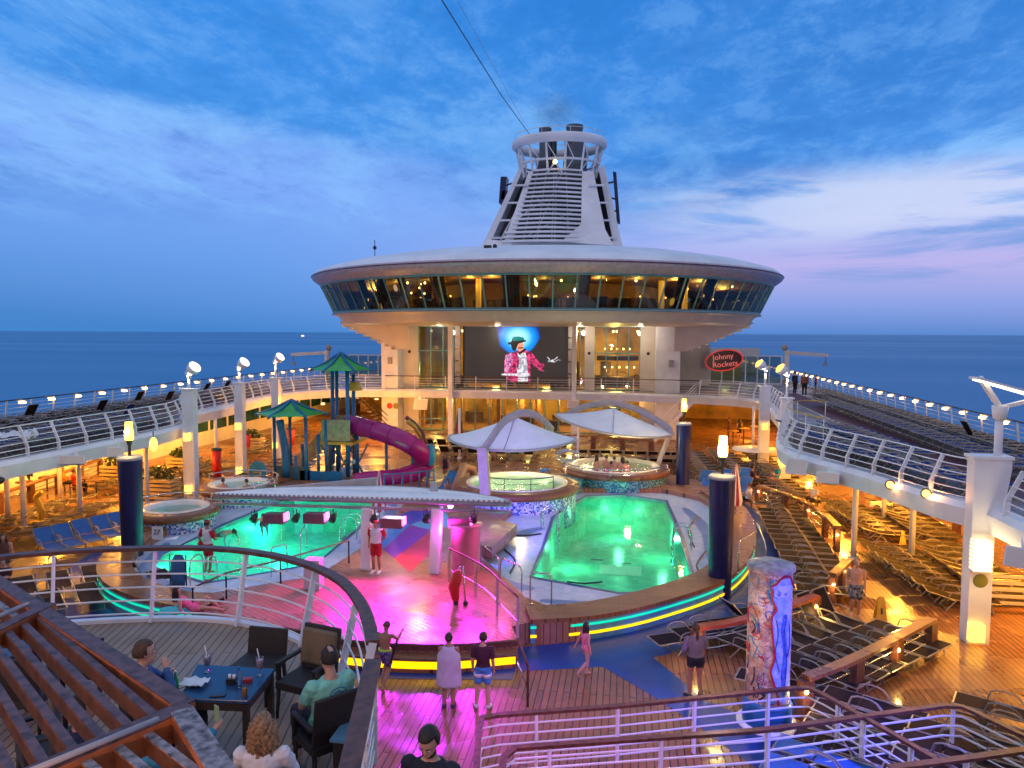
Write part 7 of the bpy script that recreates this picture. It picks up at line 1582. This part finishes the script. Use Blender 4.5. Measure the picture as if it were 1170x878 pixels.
# ================================================================== terrace with tables, foreground
tb = [V(-6.5,5.0,3.6), V(-4.2,7.6,3.6), V(-2.9,9.0,3.6), V(-1.7,9.9,3.6), V(-.5,10.38,3.6), V(.8,10.62,3.6), V(2.02,10.37,3.6), V(3.12,9.65,3.6), V(3.85,8.65,3.6), V(4.3,7.7,3.6)]
tbp = smooth_path(tb, .3)
o = plate('terrace_deck', [(p.x,p.y) for p in offs(tbp, .12)] + [(4.55,7.2),(5.05,5.2),(5.15,4.9),(6.6,5.1),(6.9,4.2),(7.5,-2),(-9,-2)], [], 3.40, 3.598, DECK2); struct(o)
mb = MB(); a_ = offs(tbp, .14); b_ = offs(tbp, .02); mb.ribbon([p+V(0,0,-.45) for p in a_], [p+V(0,0,.06) for p in a_]); mb.ribbon([p+V(0,0,.06) for p in a_], [p+V(0,0,.06) for p in b_]); mb.ribbon([p+V(0,0,.06) for p in b_], [p-V(0,0,.0) for p in b_]); struct(mb.build('terrace_edge', WHITE))
railing('terrace_railing', 'big curved teak topped white rail around the terrace with tables', tbp, h=1.12, n=5, step=1.38, lean=.26, topw=.15, railr=.014, postw=(.035,.09))
straight = [V(4.70,7.35,3.6), V(5.18,5.4,3.6), V(5.62,3.5,3.6), V(5.9,2.4,3.6)]
railing('terrace_railing', 'straight teak topped rail from the terrace down beside the stairs', straight, h=1.12, n=6, step=1.0, lean=0, topw=.17, railr=.013, postw=(.035,.08))
mb = MB(); mb.cyl((-.2,8.8,0),(-.2,8.8,3.4),.15,12); o = mb.build('terrace_column', WHITE); tag(o, 'white column carrying the terrace', 'column')
# stairs
sd_ = V(-.24,.97,0).normalized(); sr = V(sd_.y,-sd_.x,0); S0 = V(5.9,4.95,3.6)
stt = thing('terrace_stairs', 'teak stairs from the terrace to the pool deck beneath the bearded man', 'stairs', S0)
for i in range(17):
    c = S0 + sd_*(.16+.285*i) + V(0,0,-.2*(i+1)*1.055); M = Matrix((sr, sd_, V(0,0,1))).transposed(); MB().box(c, (1.25,.31,.05), M=M).build('tread', TEAKRIM, stt); 
for sg in (-1,1): MB().beam(S0+sr*.66*sg+V(0,0,-.1), S0+sr*.66*sg+sd_*5.0+V(0,0,-3.7), .05, .26).build('stringer', WHITE, stt)
for sg, s0, s1 in ((1,.2,4.6),(-1,.6,4.2),(0.06,3.0,4.0)):
    a = S0+sr*.62*sg+sd_*s0+V(0,0,-.74*s0+.92); b = S0+sr*.62*sg+sd_*s1+V(0,0,-.74*s1+.92)
    MB().beam(a, b, .07, .05).build('handrail', TEAKRAIL, stt); MB().tube([a+V(0,0,-.4), b+V(0,0,-.4)], .018, 6).build('rail', WHITE, stt)
    MB().tube([b, b+V(0,0,-.85)], .03, 8).build('post', WHITE, stt); MB().tube([a, a+V(0,0,-.85)], .03, 8).build('post', WHITE, stt)
# lower right railings on the pool deck
def fillet(pts, r=.22):
    out = [pts[0]]
    for a, b, c in zip(pts, pts[1:], pts[2:]):
        u, v = (a-b).normalized()*r, (c-b).normalized()*r
        out += [b+u*(1-t)**2*1.0+v*t*t for t in (0,.25,.5,.75,1)]
    return out + [pts[-1]]
q0_ = P(547,900,1.1); ra = fillet([V(q0_.x,q0_.y,0), V(4.72,13.1,0), V(7.15,13.85,0), V(11.05,15.3,0), V(12.03,13.78,0), V(13.1,12.0,0)])
railing('deck_railing', 'teak topped white rail behind, with its corner at the painted column', ra, h=1.1, n=5, step=1.6, topw=.11, railr=.018, postw=(.05,.09))
q0_ = P(572,910,1.1); rb = fillet([V(q0_.x,q0_.y,0), V(5.37,12.1,0), V(9.8,13.4,0), V(13.7,15.0,0), V(14.5,13.75,0), V(16.0,11.8,0)])
railing('deck_railing', 'nearest teak topped white rail across the bottom right corner', rb, h=1.112, n=5, step=1.9, topw=.12, railr=.02, postw=(.05,.1))
rc = [P(1020,880,1.1)*1, P(1100,870,1.1), P(1190,857,1.1)]; rc = [V(q.x,q.y,0) for q in rc]
railing('deck_railing', 'dark teak rail just entering at the bottom right corner', rc, h=1.126, n=3, step=1.6, topw=.14)
# unseen ceiling lights added under the camera deck to warm the terrace
for k, (x, y) in enumerate(((1.5,.6),(5.0,.2),(-2.5,2.2))):
    t = thing('ceiling_light', 'added unseen warm round light behind the terrace tables', 'ceiling light', (x,y,6.4), group='added unseen lights above the terrace')
    MB().lathe([(.17,6.45),(.17,6.36),(.14,6.35)], (x,y), 14).build('ring', WHITE, t); MB().disc((x,y,6.36), .145, 14).build('diffuser', LAMPW, t); lamp('POINT', 'warm_light', (x,y,6.2), (150,150,120)[k], (1,.55,.42), .15, parent=t)
struct(plate('camera_deck', [(-9,-6),(7.2,-6),(6.9,-.6),(2.6,.9),(-2,3.4),(-9,3.4)], [], 6.47, 6.6, UPDECK))
# pergola
zp = 5.9
pg = thing('pergola', 'weathered reddish wooden pergola with slats in the bottom left corner', 'pergola', P(120,760,zp))
WOODP = mat('pergola_wood', (.42,.12,.035), .5, var=.25, scale=7, bump=.4, bscale=30)
WOODT = mat('pergola_top_stain', (.16,.075,.08), .55, var=.35, scale=12, bump=.4, bscale=40)
WOODW = mat('pergola_whitewash', (.34,.29,.30), .6, var=.45, scale=16, bump=.5, bscale=50)
def pbeam(a, b, w, h, name, topm=None, z=zp):
    a = P(a[0], a[1], z); b = P(b[0], b[1], z); o = MB().beam(a-V(0,0,h/2), b-V(0,0,h/2), w, h).build(name, WOODP, pg, bev=.004)
    c = MB().beam(a+V(0,0,.006), b+V(0,0,.006), w-.004, .010).build('weathered_top', topm or WOODT, o)
pbeam((-60,625),(216,806),.12,.15,'beam'); pbeam((218,806),(20,892),.13,.16,'beam',None,zp+.012)
e_main = (P(216,806,zp)-P(-60,625,zp)).normalized(); 
U0 = P(58,690,zp); U1 = P(-10,722,zp); cd = (U1-U0).normalized(); L0 = P(212,806,zp)
pbeam((60,690),(-60,748),.11,.15,'beam',None,zp+.008)
for k in range(1, 9):
    a = U0 + cd*.145*k*1.06; b = L0 + (P(20,892,zp)-L0).normalized()*.145*k*1.06 - e_main*.04
    o = MB().beam(a-V(0,0,.075), b-V(0,0,.075), .055, .10).build('slat', WOODP, pg, bev=.003); MB().beam(a-V(0,0,.019), b-V(0,0,.019), .051, .01).build('weathered_top', WOODT, o)
for k in range(0, 6):      # panel behind the upper cross member
    a = U0 + cd*(.1+.2*k); b = a - e_main*1.6; o = MB().beam(a-V(0,0,.075), b-V(0,0,.075), .055, .10).build('slat', WOODP, pg, bev=.003); MB().beam(a-V(0,0,.019), b-V(0,0,.019), .051, .01).build('weathered_top', WOODW, o)
pbeam((211,812),(290,930),.13,.15,'beam',WOODW,zp+.024)
Z0 = P(200,818,zp); cd2 = (P(20,892,zp)-P(218,806,zp)).normalized()
for k in range(1, 5):
    a = Z0 + cd2*.17*k; b = a + e_main*.8; o = MB().beam(a-V(0,0,.075), b-V(0,0,.075), .055, .10).build('slat', WOODP, pg, bev=.003); MB().beam(a-V(0,0,.019), b-V(0,0,.019), .051, .01).build('weathered_top', WOODW, o)
MB().tube([P(184,822,zp+.04), P(30,885,zp+.04)], .018, 8).build('gutter_pipe', GREY, pg); MB().tube([P(34,690,zp+.04), P(-30,718,zp+.04)], .018, 8).build('gutter_pipe', GREY, pg)
MB().cyl(P(60,700,zp-.15), V(P(60,700,zp).x,P(60,700,zp).y,3.6), .05, 10).build('post', DARKM, pg)
# tables and chairs
def table(corners, z, lab, m=TBLUE):
    c = sum(corners, V(0,0,0))/4; t = thing('dining_table', lab, 'table', (c.x,c.y,ZT)); q = [V(p.x,p.y,z) for p in corners]; v = q + [p-V(0,0,.04) for p in q]
    MB().add(v, [(0,1,2,3),(7,6,5,4),(0,4,5,1),(1,5,6,2),(2,6,7,3),(3,7,4,0)]).build('table_top', m, t, bev=.008)
    m2 = MB(); q2 = [p.lerp(V(c.x,c.y,p.z),.05)-V(0,0,.04) for p in q]; v = q2 + [p-V(0,0,.09) for p in q2]; m2.add(v, [(0,4,5,1),(1,5,6,2),(2,6,7,3),(3,7,4,0)]); m2.build('apron', WICK, t)
    for p in q: p2 = p.lerp(V(c.x,c.y,p.z),.1); MB().box((p2.x,p2.y,(ZT+z-.05)/2),(.06,.06,z-.05-ZT)).build('leg', WICK, t)
    return c
tc1 = table([P(208,798,4.34), P(287,801,4.34), P(317,764,4.34), P(228,759,4.34)], 4.34, 'square dark blue table with drinks between the seated people')
tc2 = table([P(-25,760,4.34), P(35,745,4.34), P(45,722,4.34), P(0,728,4.34)], 4.34, 'dark blue table seen through the pergola at the left edge')
def chair(p, rz, lab, arms=True, h=.92, tan=False):
    t = thing('wicker_chair', lab, 'chair', (0,0,0)); 
    MB().box((0,0,.40),(.54,.52,.10)).build('seat', WICK, t, bev=.015)
    M = Matrix.Rotation(R(-12),3,'X'); MB().box((0,-.27,.40+(h-.40)/2+.03),(.54,.045,h-.36), M=Matrix.Rotation(R(10),3,'X')).build('backrest', WICK, t, bev=.012)
    for a, b in ((-1,-1),(1,-1),(1,1),(-1,1)): MB().tube([(.24*a,.22*b,.38),(.25*a,.25*b,0)], [.03,.02], 6).build('leg', WICK, t)
    if arms:
        for a in (-1,1):
            MB().box((.27*a,-.02,.64),(.055,.5,.035)).build('armrest', WICK, t, bev=.008); MB().box((.27*a,.19,.52),(.045,.045,.22)).build('arm_post', WICK, t)
    if tan: MB().box((0,-.24,.72),(.50,.10,.42), M=Matrix.Rotation(R(10),3,'X')).build('cushion', TAN, t, bev=.03)
    t.location = (p.x,p.y,ZT); t.rotation_euler = (0,0,rz); return t
chair(V(mn.x-.02,mn.y+.05,0)-Matrix.Rotation(R(48),3,'Z')@V(0,.0,0), R(48), 'dark wicker chair under the man in mint green')
chair(V(wm.x,wm.y+.05,0), R(10), 'dark wicker chair under the blonde woman', h=.86)
chair(V(bm.x,bm.y,0), R(-42), 'dark wicker chair under the man in the blue fleece', arms=False)
c_ = P(318,790,ZT); chair(V(3.55,8.25,0), R(165), 'empty dark wicker chair with a tan cover, behind the table', tan=True)
chair(V(2.75,8.55,0), R(178), 'empty dark wicker chair pushed in behind the table on its left', arms=False, h=.72)
chair(V(ph.x,ph.y+.25,0), R(-32), 'dark wicker chair under the person holding up a phone')
chair(V(dk.x,dk.y,0), R(-50), 'dark wicker chair under the person in dark navy', arms=False)
for k, (px_, py, rz) in enumerate(((95,760,-60),(30,790,20),(60,850,-40),(20,735,140))):
    q = P(px_,py,ZT+.45); chair(V(q.x,q.y,0), R(rz), ['empty dark chair under the middle slats of the pergola','empty dark chair at the left edge under the pergola','dark chair under the lower pergola slats','dark chair behind the far left table'][k])
c_ = P(410,835,ZT+.6); t = thing('menu_stand', 'blue topped side box between the mint man and the rail', 'side table', (c_.x,c_.y,ZT)); c_ = P(404,838,4.2)
MB().box((c_.x,c_.y,4.2),(.3,.34,.03)).build('top', mat('pale_blue_top', (.12,.3,.42), .4), t); MB().box((c_.x,c_.y,3.89),(.26,.28,.58)).build('body', WICK, t)
# things on the table
TZ = 4.342
GLASSW = glassmat('drink_glass', (.9,.93,.95), .15)
def item(n, lab, cat, px, py): p = P(px, py, TZ); return thing(n, lab, cat, p), p
for px_, py, lab in ((240,768,'tall stemmed cocktail glass with straw at the left of the table'),(300,772,'cocktail glass with pale straw at the right of the table')):
    t, p = item('cocktail_glass', lab, 'glass', px_, py); MB().lathe([(.04,p.z),(.04,p.z+.006),(.007,p.z+.02),(.007,p.z+.06),(.03,p.z+.09),(.042,p.z+.15),(.045,p.z+.21)], (p.x,p.y), 16).build('glass', GLASSW, t)
    MB().lathe([(.01,p.z+.07),(.03,p.z+.10),(.038,p.z+.15),(.039,p.z+.18),(.01,p.z+.19)], (p.x,p.y), 14).build('drink', mat('frozen_drink_%d' % px_, (.6,.5,.6), .5), t); MB().tube([p+V(.01,0,.12), p+V(-.04,.02,.30)], .005, 6).build('straw', WHITE, t)
t, p = item('napkin', 'crumpled white napkin with cutlery on the table left side', 'napkin', 225, 783); bpy.data.objects.remove(t)
mb = MB(); rd = random.Random(2); vs = []
for i in range(9):
    for j in range(7): vs.append(p + V((i-4)*.035, (j-3)*.03, .02+.05*(noise.noise(V(i*.6,j*.6,1))+.4)))
mb.add(vs, [(i*7+j,(i+1)*7+j,(i+1)*7+j+1,i*7+j+1) for i in range(8) for j in range(6)], True); o = mb.build('napkin', WHITE, solid=.004); tag(o, 'crumpled white napkin on the left side of the table', 'napkin')
t, p = item('cutlery', 'fork and knife beside the crumpled napkin', 'cutlery', 214, 786)
MB().beam(p+V(-.05,-.08,.01), p+V(.05,.06,.01), .012, .004).build('fork', STEEL, t); MB().beam(p+V(0,-.09,.01), p+V(.09,.04,.01), .012, .004).build('knife', STEEL, t)
def bottle(px, py, lab, m, mc, k=1.):
    t, p = item('bottle', lab, 'bottle', px, py); MB().lathe([(.0,p.z),(.03*k,p.z),(.032*k,p.z+.12*k),(.012*k,p.z+.17*k),(.012*k,p.z+.21*k)], (p.x,p.y), 14).build('bottle_body', m, t); MB().cyl(p+V(0,0,.205*k), p+V(0,0,.225*k), .014*k, 10).build('cap', mc, t)
bottle(204, 790, 'small green bottle at the left corner of the table', mat('green_bottle', (.02,.35,.08), .15), WHITE)
bottle(276, 785, 'clear water bottle in the middle of the table', GLASSW, BLUEP)
t, p = item('beer_glass', 'glass of amber beer at the front of the table', 'glass', 283, 797); MB().lathe([(.0,p.z+.002),(.026,p.z+.002),(.032,p.z+.10),(.0,p.z+.10)], (p.x,p.y), 14).build('beer', mat('beer', (.45,.18,.02), .2), t); MB().lathe([(.028,p.z),(.036,p.z+.14)], (p.x,p.y), 14).build('glass', GLASSW, t)
t, p = item('mobile_phone', 'black phone lying on the front edge of the table', 'phone', 252, 795); MB().box((p.x,p.y,p.z+.006),(.16,.08,.01),rz=.3).build('case', BLACK, t, bev=.003); MB().box((p.x,p.y,p.z+.0125),(.15,.07,.002),rz=.3).build('display', mat('phone_glass',(.05,.06,.08),.1), t)
o = MB().box(P(286,779,TZ)+V(0,0,.02), (.10,.07,.04), rz=.4).build('red_packet', mat('red_packet', (.45,.03,.04), .4), bev=.003); tag(o, 'small red packet beside the water bottle', 'packet')
t, p = item('sauce_caddy', 'small dark sauce caddy near the water bottle', 'caddy', 268, 781); MB().box((p.x,p.y,p.z+.03),(.10,.08,.06)).build('tray', BLACK, t); 
for dx in (-.025,.025): MB().cyl(p+V(dx,0,.05), p+V(dx,0,.10), .016, 8).build('pot', WHITE, t)
# ------------------------------------------------------------------ text to meshes
dg = bpy.context.evaluated_depsgraph_get(); dg.update()
for o in [o for o in bpy.data.objects if o.type == 'FONT']:
    me = bpy.data.meshes.new_from_object(o.evaluated_get(dg)); n_ = bpy.data.objects.new(o.name.split('.')[0], me); C.objects.link(n_)
    n_.parent = o.parent; n_.matrix_parent_inverse = o.matrix_parent_inverse.copy(); n_.matrix_basis = o.matrix_basis.copy(); bpy.data.objects.remove(o)
